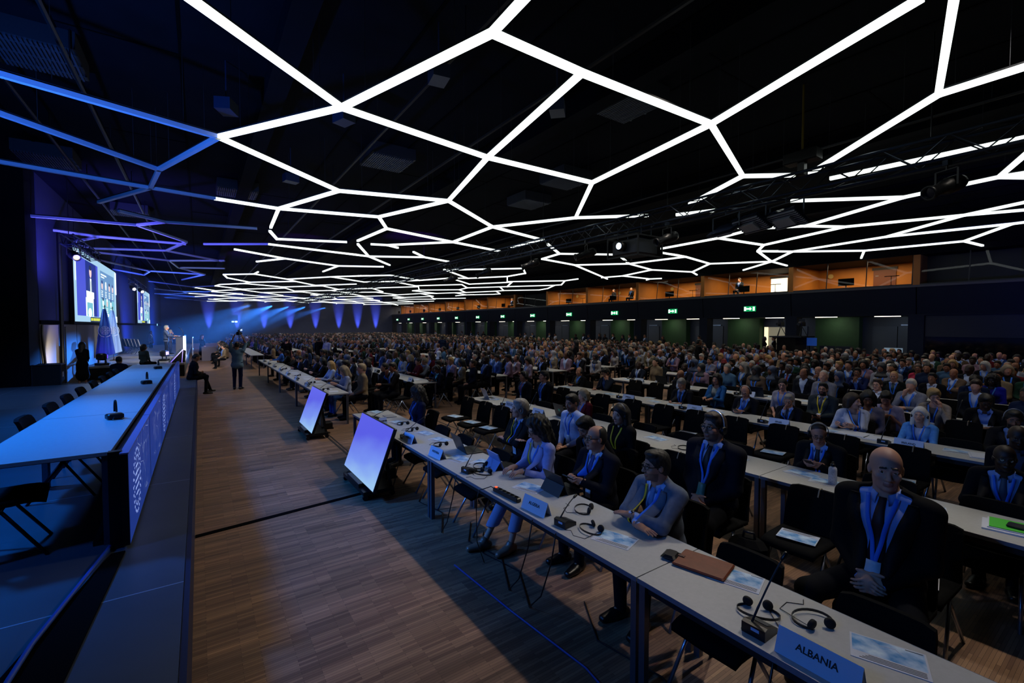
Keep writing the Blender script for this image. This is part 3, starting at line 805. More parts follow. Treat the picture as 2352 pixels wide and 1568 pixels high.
# added panel painting a patch of light on the stage wall
tag(MB().prism([(-4.02, 20.2, .9), (-4.02, 21.2, .0), (-4.02, 21.7, .0), (-4.02, 21.7, 2.36), (-4.02, 19.9, 2.36), (-4.02, 19.85, 2.05)], (.03, 0, 0)).build('light_patch_panel', mat('light_patch_cream', 'cfc6b8', .7)), 'pale wedge panel shaped as a patch of light on the stage wall beside the curtain', 'light patch')
tag(MB().tube([(-3.93, 21.85, 0), (-3.93, 21.85, 5.5)], .06, 8).tube([(-3.85, 21.85, 0), (-3.85, 21.9, 2.3)], .02, 5).build('cable_post', M_lamp), 'dark post with hanging cables beside the pale wedge of painted light', 'post')
# ================================================================== head table on the near stage
M_top = mat('table_top_grey', 'a9abab', .42, noise=.04, nscale=40)
M_tedge = mat('table_edge', '6e7784', .4)
M_tframe = mat('table_frame_grey', '5d636e', .4, .6)
M_under = mat('table_underside', '0a0c10', .8)
def table(loc, L, D, rz, label, group, legs='nsew', name='conference_table', cat='table'):
    """L along local y, D along local x; the front (delegate plate side) at x=0, legs at the four corners"""
    t = empty(name, loc, rz, label, cat, group)
    MB().box((0, 0, .712), (D, L, .74), 0).box((.0, 0, .708), (D, L, .7119), 1).build('table_top', [M_top, M_under], t)
    MB().box((-.003, 0, .71), (-.0005, L, .7405)).box((D + .0005, 0, .71), (D + .003, L, .7405)).build('edge_band', M_tedge, t)
    MB().box((.03, .06, .655), (.06, L - .06, .708)).box((D - .06, .06, .655), (D - .03, L - .06, .708)).build('rail', M_under, t)
    for y in (.03, L - .03):
        for x in (.03, D - .03):
            MB().box((x - .022, y - .022, .0), (x + .022, y + .022, .708)).build('leg', M_tframe, t)
    return t
for i in range(5):
    t = table((-1.4, 4.72 + 2.03 * i, .6), 2.02, .8, 0, 'grey head table on the near stage, %s of five counted away from the camera' % ord_[i], 'head tables on the stage', name='head_table')
    MB().box((.76, .08, .1), (.78, 1.94, .7)).build('modesty_panel', M_under, t)
# LED fascia in front of the head table
def fascia_mat():
    m = bpy.data.materials.new('fascia_display'); m.use_nodes = True
    nt = m.node_tree; b = nt.nodes['Principled BSDF']
    b.inputs['Base Color'].default_value = (.02, .03, .06, 1); b.inputs['Roughness'].default_value = .35
    tc = nt.nodes.new('ShaderNodeTexCoord')
    v = nt.nodes.new('ShaderNodeTexVoronoi'); v.feature = 'DISTANCE_TO_EDGE'; v.inputs['Scale'].default_value = 5.0
    n = nt.nodes.new('ShaderNodeTexNoise'); n.inputs['Scale'].default_value = 1.1; n.inputs['Detail'].default_value = 2
    c = nt.nodes.new('ShaderNodeMath'); c.operation = 'LESS_THAN'; c.inputs[1].default_value = .014
    k = nt.nodes.new('ShaderNodeMapRange'); k.inputs['From Min'].default_value = .5; k.inputs['From Max'].default_value = .62
    mu = nt.nodes.new('ShaderNodeMath'); mu.operation = 'MULTIPLY'
    mx = nt.nodes.new('ShaderNodeMix'); mx.data_type = 'RGBA'
    mx.inputs['A'].default_value = (*lin('1440b4'), 1); mx.inputs['B'].default_value = (*lin('9fb6ff'), 1)
    for a_, b_ in ((tc.outputs['Object'], v.inputs['Vector']), (tc.outputs['Object'], n.inputs['Vector']), (v.outputs['Distance'], c.inputs[0]), (n.outputs['Fac'], k.inputs['Value']), (c.outputs[0], mu.inputs[0]), (k.outputs['Result'], mu.inputs[1]), (mu.outputs[0], mx.inputs['Factor'])):
        nt.links.new(a_, b_)
    nt.links.new(mx.outputs['Result'], b.inputs['Emission Color']); b.inputs['Emission Strength'].default_value = .42
    return m
M_fas = fascia_mat()
M_fasw = mat('fascia_mark', 'b8ccff', .5, emit=.8, ecol='a8c0ff')
for i in range(6):
    y0 = 4.55 + 1.84 * i
    f = empty('fascia_screen', (-.47, y0, .6), 0, 'glowing blue display panel in front of the head table, %s from the camera' % ord_[i], 'display panel', 'blue display panels along the head table')
    MB().box((-.05, 0, .03), (-.005, 1.82, .74)).build('cabinet', M_lamp, f)
    MB().quad((-.003, .01, .035), (-.003, 1.81, .035), (-.003, 1.81, .735), (-.003, .01, .735)).build('display', M_fas, f)
    MB().box((-.055, 0, .741), (.0, 1.82, .752)).build('top_trim', mat('fascia_trim', '8e90c8', .4, .5), f)
    MB().box((-.25, .2, 0), (-.06, .24, .03)).box((-.25, 1.6, 0), (-.06, 1.64, .03)).bar((-.06, .22, .5), (-.24, .22, .02), .03, .03).build('foot', M_lamp, f)
    if i in (0, 2, 4):
        q = MB()
        for k in range(26):      # dotted round emblem
            a = 2 * PI * k / 26
            for r_, s_ in ((.27, .012), (.21, .009)):
                cy, cz = .55 + r_ * math.cos(a), .39 + r_ * math.sin(a)
                q.quad((-.0015, cy - s_, cz - s_), (-.0015, cy + s_, cz - s_), (-.0015, cy + s_, cz + s_), (-.0015, cy - s_, cz + s_))
        for k in range(5):
            z = .27 + k * .06; hw = .14 * math.cos((k - 2) * .5)
            q.quad((-.0015, .55 - hw, z), (-.0015, .55 + hw, z), (-.0015, .55 + hw, z + .014), (-.0015, .55 - hw, z + .014))
        q.build('emblem', M_fasw, f)
for y in (5.6, 9.4, 12.6):
    lamp('fascia_violet', 'SPOT', (-.7, y, .75), (-.5, y, 1.3), 3.5, (.3, .1, 1), .05, 80, .8)
tag(MB().box((-.585, 4.68, .6), (-.55, 15.4, 1.30)).box((-.60, 4.6, .6), (-.52, 4.66, 1.36)).build('fascia_support', M_lamp), 'black upright support frame between head table and blue panels', 'frame')

# ---------------------------------------------------------------- stacking chairs
M_uph = mat('chair_black_fabric', '060709', .9, noise=.2, nscale=60, spec=.12)
M_chrome = mat('chair_leg_steel', '9aa4b4', .28, .9)
def chair_proto(name, label, legm):
    c = empty(name, (0, -60, 0), 0, label, 'chair')
    # seat: a rounded slab that dips, local +x is the way the sitter faces
    n = 8
    v = []; f = []
    for i in range(n + 1):
        x = -.22 + .46 * i / n
        for j in range(n + 1):
            y = -.225 + .45 * j / n
            e = max(0, abs(j - n / 2) / (n / 2) - .6) * .05 + max(0, (i - n + 1.6)) * .02
            sq = 1 - .06 * ((i / n) ** 2)
            v.append((x, y * sq, .462 - .012 * math.cos((j - n / 2) / n * PI) - e * .3 - (max(0, i - n + 1)) * .012))
    N = len(v)
    v += [(a, b, c_ - .04) for a, b, c_ in v]
    W1 = n + 1
    for i in range(n):
        for j in range(n):
            a = i * W1 + j
            f += [(a, a + W1, a + W1 + 1, a + 1), (N + a, N + a + 1, N + a + W1 + 1, N + a + W1)]
    bd = [j for j in range(W1)] + [i * W1 + n for i in range(1, W1)] + [n * W1 + j for j in range(n - 1, -1, -1)] + [i * W1 for i in range(n - 1, 0, -1)]
    for k in range(len(bd)):
        a, b = bd[k], bd[(k + 1) % len(bd)]
        f.append((a, b, N + b, N + a))
    MB().add(v, f).build('seat', M_uph, c, True)
    # back: curved slab, slightly reclined
    v = []; f = []
    for i in range(n + 1):
        t = i / n
        z = .44 + .39 * t
        xb = -.20 - .02 * t - .07 * t * t
        w = .225 * (1 - .07 * t) - (.006 if i == n else 0)
        for j in range(n + 1):
            y = -w + 2 * w * j / n
            v.append((xb + .02 * (1 - (2 * j / n - 1) ** 2) * -1, y, z - (.015 if j in (0, n) and i == n else 0)))
    N = len(v); v += [(a - .034, b, c_) for a, b, c_ in v]
    for i in range(n):
        for j in range(n):
            a = i * W1 + j
            f += [(a, a + 1, a + W1 + 1, a + W1), (N + a, N + a + W1, N + a + W1 + 1, N + a + 1)]
    for k in range(len(bd)):
        a, b = bd[k], bd[(k + 1) % len(bd)]
        f.append((a, N + a, N + b, b))
    MB().add(v, f).build('backrest', M_uph, c)
    for sy in (-1, 1):
        MB().tube([(-.02, sy * .2, .425), (.24, sy * .235, 0)], .0125, 8).build('leg', legm, c, True)
        MB().tube([(.03, sy * .2, .425), (-.25, sy * .235, 0)], .0125, 8).build('leg', legm, c, True)
    MB().tube([(-.02, -.2, .425), (-.02, .2, .425)], .011, 6).tube([(.03, -.2, .425), (.03, .2, .425)], .011, 6).box((-.06, -.205, .405), (.08, -.19, .43)).box((-.06, .19, .405), (.08, .205, .43)).build('seat_frame', M_lamp, c)
    return c
CHAIRS = []
CH0 = chair_proto('stacking_chair', 'black stacking chair', M_chrome)
CH1 = chair_proto('stacking_chair', 'black stacking chair with dark legs', mat('chair_leg_dark', '1a2030', .35, .7))
_used = set()
def put_chair(proto, loc, rz, label, group):
    if proto.name not in _used:
        _used.add(proto.name); proto.location = loc; proto.rotation_euler = (0, 0, rz); tag(proto, label, None, group); return proto
    return dup(proto, loc, rz, label, group)
put_chair(CH1, (-1.25, 4.98, .6), .15, 'black chair behind the head table, nearest the camera', 'chairs behind the head table')
for i, (a, b) in enumerate(((52, 985), (112, 948), (150, 925), (182, 906), (212, 890), (233, 878), (250, 868), (264, 859))):
    q = at_x(a, b, -1.46)
    put_chair(CH1, (-1.15, q.y, .6), 0, 'black chair tucked behind the head table, %s after the nearest' % ord_[i], 'chairs behind the head table')
# delegate units lying on the head table
def looped_mic(p, rz, label):
    o = empty('microphone_unit', p, rz, label, 'microphone', 'microphone units on the head table')
    MB().rbox((-.07, -.05, 0), (.07, .05, .06), .012).build('base', M_lamp, o)
    pts = [(.0, .03 * math.cos(a) - .03, .06 + .12 * math.sin(a) + .02) for a in [PI * k / 12 for k in range(13)]]
    MB().tube(pts, .009, 7).build('gooseneck', M_lamp, o, True)
    MB().tube([(-.02, -.06, .03), (-.05, -.12, .012), (.02, -.15, .01), (.05, -.1, .01)], .005, 5).build('cable', M_lamp, o, True)
    return o
for i, (x, y) in enumerate(((-.76, 6.35), (-.76, 9.9), (-.8, 13.2))):
    looped_mic((x, y, 1.342), .4, 'black microphone unit with looped neck, %s from the camera on the head table' % ord_[i])
# ================================================================== people: blended-shape figures turned into continuous meshes
def surface(fn, lo, hi, res):
    """closed surface of fn < 0 on a grid -> verts, quads (naive surface nets)"""
    lo = np.asarray(lo, np.float32); hi = np.asarray(hi, np.float32)
    n = np.maximum(np.ceil((hi - lo) / res).astype(int) + 1, 4)
    D = fn(lo, n, res)
    s = D < 0
    nx, ny, nz = n
    cs = np.zeros((nx - 1, ny - 1, nz - 1), np.int8)
    for i in (0, 1):
        for j in (0, 1):
            for k in (0, 1):
                cs += s[i:nx - 1 + i, j:ny - 1 + j, k:nz - 1 + k]
    act = (cs > 0) & (cs < 8)
    ids = np.argwhere(act)
    if len(ids) == 0:
        return np.zeros((0, 3)), np.zeros((0, 4), int)
    index = np.full(act.shape, -1, np.int32); index[act] = np.arange(len(ids))
    acc = np.zeros((len(ids), 3), np.float32); cnt = np.zeros(len(ids), np.float32)
    C8 = [(i, j, k) for i in (0, 1) for j in (0, 1) for k in (0, 1)]
    I, J, K = ids.T
    for a in range(8):
        for b in range(a + 1, 8):
            ca, cb = C8[a], C8[b]
            if sum(abs(x - y) for x, y in zip(ca, cb)) != 1: continue
            da = D[I + ca[0], J + ca[1], K + ca[2]]; db = D[I + cb[0], J + cb[1], K + cb[2]]
            m = (da < 0) != (db < 0)
            t = np.where(m, da / np.where(m, da - db, 1), 0)
            for ax in range(3):
                acc[:, ax] += np.where(m, ca[ax] + t * (cb[ax] - ca[ax]), 0)
            cnt += m
    V = lo + (ids + acc / cnt[:, None]) * res
    Q = []
    for ax in range(3):
        sl0 = [slice(1, -1)] * 3; sl0[ax] = slice(0, -1)
        sl1 = [slice(1, -1)] * 3; sl1[ax] = slice(1, None)
        x = s[tuple(sl0)] != s[tuple(sl1)]
        e = np.argwhere(x)
        if len(e) == 0: continue
        off = np.ones(3, int); off[ax] = 0
        p = e + off
        o1, o2 = [(1, 2), (2, 0), (0, 1)][ax]
        def idx(d1, d2):
            q = p.copy(); q[:, o1] -= d1; q[:, o2] -= d2
            return index[q[:, 0], q[:, 1], q[:, 2]]
        q = np.stack([idx(1, 1), idx(0, 1), idx(0, 0), idx(1, 0)], 1)
        inside = s[p[:, 0], p[:, 1], p[:, 2]]
        q[~inside] = q[~inside][:, ::-1]
        Q.append(q)
    return V, np.concatenate(Q)

def smin(a, b, k):
    h = np.clip(.5 + .5 * (b - a) / k, 0, 1)
    return b + (a - b) * h - k * h * (1 - h)

class Form:
    """list of rounded cones and ellipsoids blended together"""
    def __init__(s): s.p = []
    def cone(s, a, b, ra, rb=None, sq=None, k=.02, sub=False):
        s.p.append(('c', np.array(a, np.float32), np.array(b, np.float32), ra, ra if rb is None else rb, sq, k, sub)); return s
    def ell(s, c, r, R=None, k=.02, sub=False):
        s.p.append(('e', np.array(c, np.float32), np.array(r, np.float32), None if R is None else np.array(R, np.float32), 0, None, k, sub)); return s
    def fun(s, f, k=.01, sub=False):
        s.p.append(('f', f, None, None, 0, None, k, sub)); return s
    def bounds(s):
        lo = np.full(3, 9.); hi = -lo
        for q in s.p:
            if q[7] or q[0] == 'f': continue
            if q[0] == 'c':
                r = max(q[3], q[4]) * (q[5][1] if q[5] else 1)
                for c in (q[1], q[2]): lo = np.minimum(lo, c - r); hi = np.maximum(hi, c + r)
            else:
                r = max(q[2]); lo = np.minimum(lo, q[1] - r); hi = np.maximum(hi, q[1] + r)
        return lo - .03, hi + .03
    @staticmethod
    def dist(q, P):
        if q[0] == 'f': return q[1](P)
        if q[0] == 'c':
            a, b, ra, rb, sq = q[1:6]
            ab = b - a; L = max(float(ab @ ab), 1e-9)
            t = np.clip(((P - a) @ ab) / L, 0, 1)
            d = P - a - t[..., None] * ab
            if sq is not None:
                u = np.array(sq[0], np.float32); m = sq[1]
                w = d @ u
                d = d + (w * (1 / m - 1))[..., None] * u
            return np.sqrt((d * d).sum(-1)) - (ra + (rb - ra) * t)
        c, r, R = q[1], q[2], q[3]
        d = P - c
        if R is not None: d = d @ R
        k0 = np.sqrt(((d / r) ** 2).sum(-1)); k1 = np.sqrt(((d / (r * r)) ** 2).sum(-1))
        return k0 * (k0 - 1) / np.maximum(k1, 1e-6)
    def at(s, P):
        D = np.full(P.shape[:-1], 9., np.float32)
        for q in s.p:
            d = s.dist(q, P)
            D = np.maximum(D, -d) if q[7] else smin(D, d, q[6])
        return D
    def grid(s, lo, n, res):
        D = np.full(tuple(n), 1., np.float32)
        ax = [lo[i] + res * np.arange(n[i], dtype=np.float32) for i in range(3)]
        for q in s.p:
            if q[0] == 'f':
                a, b = np.zeros(3, int), n
            else:
                if q[0] == 'c':
                    r = max(q[3], q[4]) * (q[5][1] if q[5] else 1) + q[6] + .03
                    l, h = np.minimum(q[1], q[2]) - r, np.maximum(q[1], q[2]) + r
                else:
                    r = q[2].max() + q[6] + .03; l, h = q[1] - r, q[1] + r
                a = np.clip(np.floor((l - lo) / res).astype(int), 0, n); b = np.clip(np.ceil((h - lo) / res).astype(int) + 1, 0, n)
                if (b <= a).any(): continue
            sl = tuple(slice(a[i], b[i]) for i in range(3))
            P = np.stack(np.meshgrid(*[ax[i][sl[i]] for i in range(3)], indexing='ij'), -1)
            d = s.dist(q, P)
            D[sl] = np.maximum(D[sl], -d) if q[7] else smin(D[sl], d, q[6])
        return D
    def surf(s, res):
        lo, hi = s.bounds()
        return surface(s.grid, lo, hi, res)

def np_mesh(name, V, Q, mats, mi=None, smooth=True):
    me = bpy.data.meshes.new(name)
    V = np.asarray(V, np.float32)
    k = Q.shape[1] if len(Q) else 4
    me.vertices.add(len(V)); me.vertices.foreach_set('co', V.ravel())
    me.loops.add(len(Q) * k); me.loops.foreach_set('vertex_index', np.asarray(Q, np.int32).ravel())
    me.polygons.add(len(Q)); me.polygons.foreach_set('loop_start', np.arange(0, len(Q) * k, k, dtype=np.int32))
    for m in mats: me.materials.append(m)
    if mi is not None: me.polygons.foreach_set('material_index', np.asarray(mi, np.int32))
    if smooth: me.polygons.foreach_set('use_smooth', np.ones(len(Q), bool))
    me.update(calc_edges=True); me.validate()
    return me

def rotm(ax, a):
    return np.array(Matrix.Rotation(a, 3, ax))

def ik(s, w, l1, l2, hint):
    s = np.array(s, float); w = np.array(w, float); d = w - s; L = np.linalg.norm(d)
    if L > (l1 + l2) * .995: w = s + d / L * (l1 + l2) * .995; d = w - s; L = np.linalg.norm(d)
    d /= L
    a = (l1 * l1 - l2 * l2 + L * L) / (2 * L); h = math.sqrt(max(l1 * l1 - a * a, 0))
    hv = np.array(hint, float); hv -= d * (hv @ d); hv /= max(np.linalg.norm(hv), 1e-6)
    return s + d * a + hv * h, w

HAIRCOL = {'black': '0b0908', 'brown': '2a1a10', 'dkbrown': '1a110b', 'blond': '9a7a4a', 'grey': '7a7774', 'ltgrey': 'a9a6a0', 'white': 'c9c5bc', 'red': '5a2210', 'ash': '8a7a62'}
SKIN = {'pale': 'c08f78', 'fair': 'ad7a62', 'tan': '8a5a40', 'brown': '5e3a26', 'dark': '2e1a11'}

class Fig:
    """one figure: joints from a pose, then forms for skin, clothes, hair"""
    def __init__(s, P):
        s.P = P; g = P.get
        s.f = g('fat', 1.0); s.w = g('fem', False); s.seat = g('seated', True)
        s.lean = g('lean', .03); s.side = g('side', 0.); s.turn = g('turn', 0.)
        hz = .545 if s.seat else .93
        s.hip = np.array([0, 0, hz]); s.hz, s.hr = (.025, .108) if s.seat else (-.06, .125)
        R = rotm('Z', s.turn) @ rotm('X', s.side) @ rotm('Y', s.lean)
        s.R = R
        T = lambda x, y, z: s.hip + R @ np.array([x, y, z])
        s.T = T
        s.waist = T(0, 0, .17); s.chest = T(.0, 0, .37); s.neck = T(-.012, 0, .525)
        sw = (.165 if s.w else .188) * (1 + (s.f - 1) * .3)
        s.sh = [T(-.012, -sw, .455), T(-.012, sw, .455)]     # right (y-), left (y+)
        s.sw = sw
        hx = .03 + g('hfwd', 0.)
        s.HR = rotm('Z', s.turn * .6 + g('yaw', 0.)) @ rotm('Y', s.lean * .45 + g('pitch', 0.)) @ rotm('X', g('roll', 0.))
        s.head = s.neck + rotm('Z', s.turn * .6) @ np.array([hx + .1 * math.sin(s.lean * .7), 0, .142])
        s.Hd = lambda x, y, z: s.head + s.HR @ np.array([x, y, z])
        # legs
        s.hips, s.knee, s.ank, s.toe = [], [], [], []
        for i, sy in enumerate((-1, 1)):
            hp = s.hip + np.array([0, sy * .09, -.015])
            if s.seat:
                sp = g('spread', .13); kx = .42
                kn = np.array([kx, sy * sp, .50]) if 'knee' not in P else np.array(P['knee'][i])
                an = np.array([kx - .0 + (g('legx', (0, 0))[i]), sy * (sp - .02), .095]) if 'ankle' not in P else np.array(P['ankle'][i])
            else:
                kn = np.array([.02, sy * .1, .50]); an = np.array([-.02, sy * g('spread', .1), .095])
                if 'ankle' in P: an = np.array(P['ankle'][i]); kn = np.array(P['knee'][i])
            dr = rotm('Z', sy * .18) @ np.array([1, 0, 0]) if 'toedir' not in P else np.array(P['toedir'][i])
            s.hips.append(hp); s.knee.append(kn); s.ank.append(an); s.toe.append(an + dr * .15 + np.array([0, 0, -.06]))
        # arms
        s.elb, s.wr, s.hands = [], [], []
        arms = g('arms', 'lap')
        if isinstance(arms, str): arms = ARMS[arms]
        for i, sy in enumerate((-1, 1)):
            a = arms[i]
            w = np.array(a[0], float)
            if not a[4:] or a[4] != 'abs':
                w = w * np.array([1, 1, 1])
                if not s.seat: w = w + np.array([0, 0, .385])
            e, w = ik(s.sh[i], w, .285, .255, a[3] if len(a) > 3 and a[3] is not None else (-.3, sy * .5, -1))
            s.elb.append(e); s.wr.append(w); s.hands.append((a[1], a[2]))
    # ---- forms
    def torso(s, off=0., F=None):
        f = s.f; F = F or Form(); Y = s.R @ np.array([0, 1, 0]); T = s.T
        w = .92 if s.w else 1.0
        F.cone(T(0, 0, .02 if s.seat else -.02), s.waist, (.106 if s.seat else .118) * f + off, .108 * f * w + off, (Y, 1.38), .03)
        F.cone(s.waist, s.chest, .110 * f * w + off, .122 * (1 + (f - 1) * .5) + off, (Y, 1.36), .03)
        F.cone(s.chest, T(-.015, 0, .455), .122 * (1 + (f - 1) * .5) + off, .085 + off, (Y, 1.6), .03)
        F.cone(T(-.018, -s.sw * .8, .452), T(-.018, s.sw * .8, .452), .062 + off, .062 + off, None, .04)
        F.cone(s.neck + s.R @ np.array([0, 0, -.0]), s.sh[0] * .75 + s.neck * .25, .05 + off, .058 + off, None, .04)
        F.cone(s.neck + s.R @ np.array([0, 0, -.0]), s.sh[1] * .75 + s.neck * .25, .05 + off, .058 + off, None, .04)
        if f > 1.05: F.ell(T(.06 * f, 0, .12), (.10 * f + off, .14 * f + off, .14 + off), s.R, .05)
        if s.w:
            for y in (-.07, .07): F.ell(T(.085, y, .33), (.055 + off, .062 + off, .062 + off), s.R, .04)
        return F
    def sleeves(s, F, r=1.0, cut=1.0, k=.03):
        fa = 1 + (s.f - 1) * .5; q = .88 if s.w else 1.
        for i in (0, 1):
            F.cone(s.sh[i], s.elb[i], .064 * fa * r * q, .050 * fa * r * q, None, k)
            e, w = s.elb[i], s.wr[i]
            if cut > 0: F.cone(e, e + (w - e) * cut, .050 * fa * r * q, (.050 - .013 * cut) * fa * r * q, None, k)
        return F
    def legs(s, F, off=0.):
        fa = 1 + (s.f - 1) * .5
        z_ = .012 if s.seat else -.01
        F.cone(s.hip + np.array([0, -.07, z_]), s.hip + np.array([0, .07, z_]), (.096 if s.seat else .108) * fa + off, (.096 if s.seat else .108) * fa + off, None, .04)
        for i in (0, 1):
            F.cone(s.hips[i], s.knee[i], .086 * fa + off, .060 * fa + off, None, .03)
            F.cone(s.knee[i], s.ank[i] + np.array([0, 0, -.025]), .058 * fa + off, .048 + off, None, .03)
        return F
    def head_form(s, F, fine=True):
        H = s.Hd; R = s.HR; k = .016
        F.ell(H(-.014, 0, .028), (.098, .0765, .092), R, k)
        F.ell(H(.028, 0, -.035), (.066, .0605, .082), R, .02)
        F.ell(H(.036, 0, -.082), (.046, .047, .036), R, .02)
        F.ell(H(.076, 0, -.100), (.017, .02, .015), R, .018)
        F.ell(H(-.05, 0, -.06), (.05, .05, .06), R, .03)
        F.cone(H(.088, 0, .006), H(.113, 0, -.032), .0085, .0125, None, .012)
        if fine:
            F.ell(H(.101, -.013, -.037), (.011, .0095, .008), R, .007); F.ell(H(.101, .013, -.037), (.011, .0095, .008), R, .007)
            F.cone(H(.083, -.036, .022), H(.088, -.012, .020), .0085, .009, None, .012); F.cone(H(.083, .036, .022), H(.088, .012, .020), .0085, .009, None, .012)
            for y in (-.031, .031):
                F.ell(H(.094, y, .003), (.012, .015, .0105), R, .01, True)
                F.ell(H(.0795, y, .003), (.0115, .0125, .0115), R, .003)
                F.cone(H(.0845, y - .013, .0085), H(.0845, y + .013, .0085), .0048, .0048, None, .006)
            F.cone(H(.0905, -.019, -.064), H(.0945, 0, -.0625), .0042, .0052, None, .006); F.cone(H(.0905, .019, -.064), H(.0945, 0, -.0625), .0042, .0052, None, .006)
            F.cone(H(.0895, -.016, -.0735), H(.0935, 0, -.0745), .0045, .0058, None, .006); F.cone(H(.0895, .016, -.0735), H(.0935, 0, -.0745), .0045, .0058, None, .006)
            for y in (-.045, .045): F.ell(H(.06, y, -.028), (.022, .016, .018), R, .02)
        for y in (-1, 1):
            F.ell(H(-.006, y * .077, -.012), (.018, .007, .029), R @ rotm('Z', -y * .3), .006)
        F.cone(H(-.022, 0, -.07), s.neck + np.array([0, 0, -.03]), .052 if s.w else .058, .056 if s.w else .064, None, .02)
        return F
    def hand(s, F, i, fine=True):
        d, kind = s.hands[i]
        W = s.wr[i]; sy = (-1, 1)[i]
        e = s.elb[i]
        if d is None: d = W - e
        d = np.array(d, float); d /= np.linalg.norm(d)
        # palm normal
        n = {'flat': (0, 0, -1), 'type': (0, 0, -1), 'clasp': (-.3, -sy, -.35), 'up': (0, 0, 1), 'hold': (0, -sy, .5), 'fist': (0, -sy, -.2), 'rest': (0, 0, -1), 'cheek': (-.5, -sy, .1)}[kind]
        n = np.array(n, float); n -= d * (n @ d); n /= max(np.linalg.norm(n), 1e-6)
        c = np.cross(n, d) * 1.0      # across the palm
        th = c * (1 if c @ np.array([0, -sy, .15]) > 0 else -1)      # thumb side: inwards
        if not fine:
            F.cone(W, W + d * .075, .030, .036, (th, 1.25), .02); F.cone(W + d * .075, W + d * .13 + n * .02, .030, .018, (th, 1.4), .02); F.cone(W + d * .03 + th * .03, W + d * .09 + th * .05 + n * .01, .014, .010, None, .012)
            return F
        F.cone(W - d * .03, W + d * .02, .027, .027, (th, 1.25), .015)
        F.cone(W + d * .01, W + d * .078, .0165, .0165, (th, 2.45), .012)
        cu = {'flat': .10, 'type': .42, 'clasp': .5, 'up': .3, 'hold': .65, 'fist': 1.15, 'rest': .28, 'cheek': .7}[kind]
        for j, (o, L, r) in enumerate(((.030, .072, .0088), (.010, .080, .0092), (-.011, .074, .0088), (-.030, .058, .0080))):
            p = W + d * (.083 - abs(j - 1.3) * .004) + th * o; b = cu * (.8 + .12 * j)
            dd = d + th * (o * 1.6 if kind in ('flat', 'type') else o * .3); dd /= np.linalg.norm(dd)
            for q, fr in enumerate((.45, .31, .24)):
                a = b * (q + (.5 if q == 0 else .6)); v = dd * math.cos(a) + n * math.sin(a)
                p2 = p + v * L * fr
                F.cone(p, p2, r * (1 - .1 * q), r * (.92 - .1 * q), None, .004); p = p2
        p = W + d * .022 + th * .026; v = d * .62 + th * .62 + n * (.25 if kind in ('flat',) else .45); v /= np.linalg.norm(v)
        for L, r in ((.042, .0125), (.03, .0102), (.024, .009)):
            p2 = p + v * L; F.cone(p, p2, r, r * .88, None, .006); p = p2
            v = v * .93 + d * .3; v /= np.linalg.norm(v)
        return F
    def skin(s, fine=True):
        F = Form()
        s.head_form(F, fine)
        s.torso(-.03, F); s.sleeves(F, .62, 1.0); s.legs(F, -.018)
        for i in (0, 1):
            s.hand(F, i, fine)
            F.cone(s.ank[i] + np.array([0, 0, -.02]), s.toe[i], .032, .022, None, .02)
        return F
    def wedge(s, F, zb, wt, zt=.54):
        """cuts the open V of a jacket front"""
        Ri = s.R.T.astype(np.float32); hp = s.hip.astype(np.float32)
        def f(P):
            q = (P - hp) @ Ri.T
            w = np.clip((q[..., 2] - zb) / (zt - zb), -1, 1) * wt
            return np.maximum(np.abs(q[..., 1]) - w, .015 - q[..., 0])
        return F.fun(f, .01, True)
    def hem(s, F, z):
        Ri = s.R.T.astype(np.float32); hp = s.hip.astype(np.float32)
        return F.fun(lambda P: ((P - hp) @ Ri.T)[..., 2] - z, .01, True)
    def neckhole(s, F, r=.066):
        return F.cone(s.neck + s.R @ np.array([.005, 0, -.01]), s.neck + s.R @ np.array([.02, 0, .2]), r, r, None, .005, True)
    def hair(s, kind):
        H = s.Hd; R = s.HR; Ri = R.T.astype(np.float32); hd = s.head.astype(np.float32)
        F = Form()
        if kind == 'hijab':
            F.ell(H(-.015, 0, .025), (.118, .098, .110), R, .02); F.cone(H(-.02, 0, -.05), s.neck + np.array([.0, 0, -.0]), .085, .105, None, .03); F.ell(s.T(.02, 0, .45), (.115, .15, .07), s.R, .04)
            F.ell(H(.09, 0, -.035), (.06, .055, .08), R, .01, True)
            return F
        if kind == 'cap':
            F.ell(H(-.014, 0, .055), (.107, .087, .085), R, .01); F.cone(H(-.014, 0, .06), H(-.014, 0, .125), .088, .075, None, .02)
            F.fun(lambda P: ((P - hd) @ Ri.T)[..., 2] - .055, .01, True); return F
        big = {'short': 0, 'crop': -.006, 'balding': -.002, 'long': .008, 'bob': .012, 'curly': .03, 'afro': .05, 'tied': .0, 'wavy': .016, 'swept': .012}[kind]
        F.ell(H(-.02, 0, .034), (.103 + big, .0835 + big, .098 + big), R, .02)
        if kind not in ('balding',):
            F.ell(H(-.05, 0, -.02), (.07 + big, .075 + big * .7, .08), R, .03)
        else:
            F.ell(H(-.05, 0, -.01), (.062, .078, .07), R, .03)
        if kind == 'short': F.ell(H(.03, 0, .098), (.055, .06, .03), R, .02)
        if kind == 'swept': F.ell(H(.02, .01, .10), (.07, .068, .035), R, .02)
        if kind == 'tied': F.ell(H(-.125, 0, .03), (.04, .045, .045), R, .02)
        L = {'long': .25, 'bob': .10, 'curly': .19, 'wavy': .2}.get(kind)
        if L:
            for y in (-1, 1):
                F.cone(H(-.02, y * .075, .02), H(-.015, y * .088, -L * .75), .036 + big * .6, .03 + big * .5, None, .03)
            F.cone(H(-.07, 0, 0), H(-.085, 0, -L), .07 + big * .6, .055 + big * .6, ((R @ np.array([0, 1, 0])), 1.25), .03)
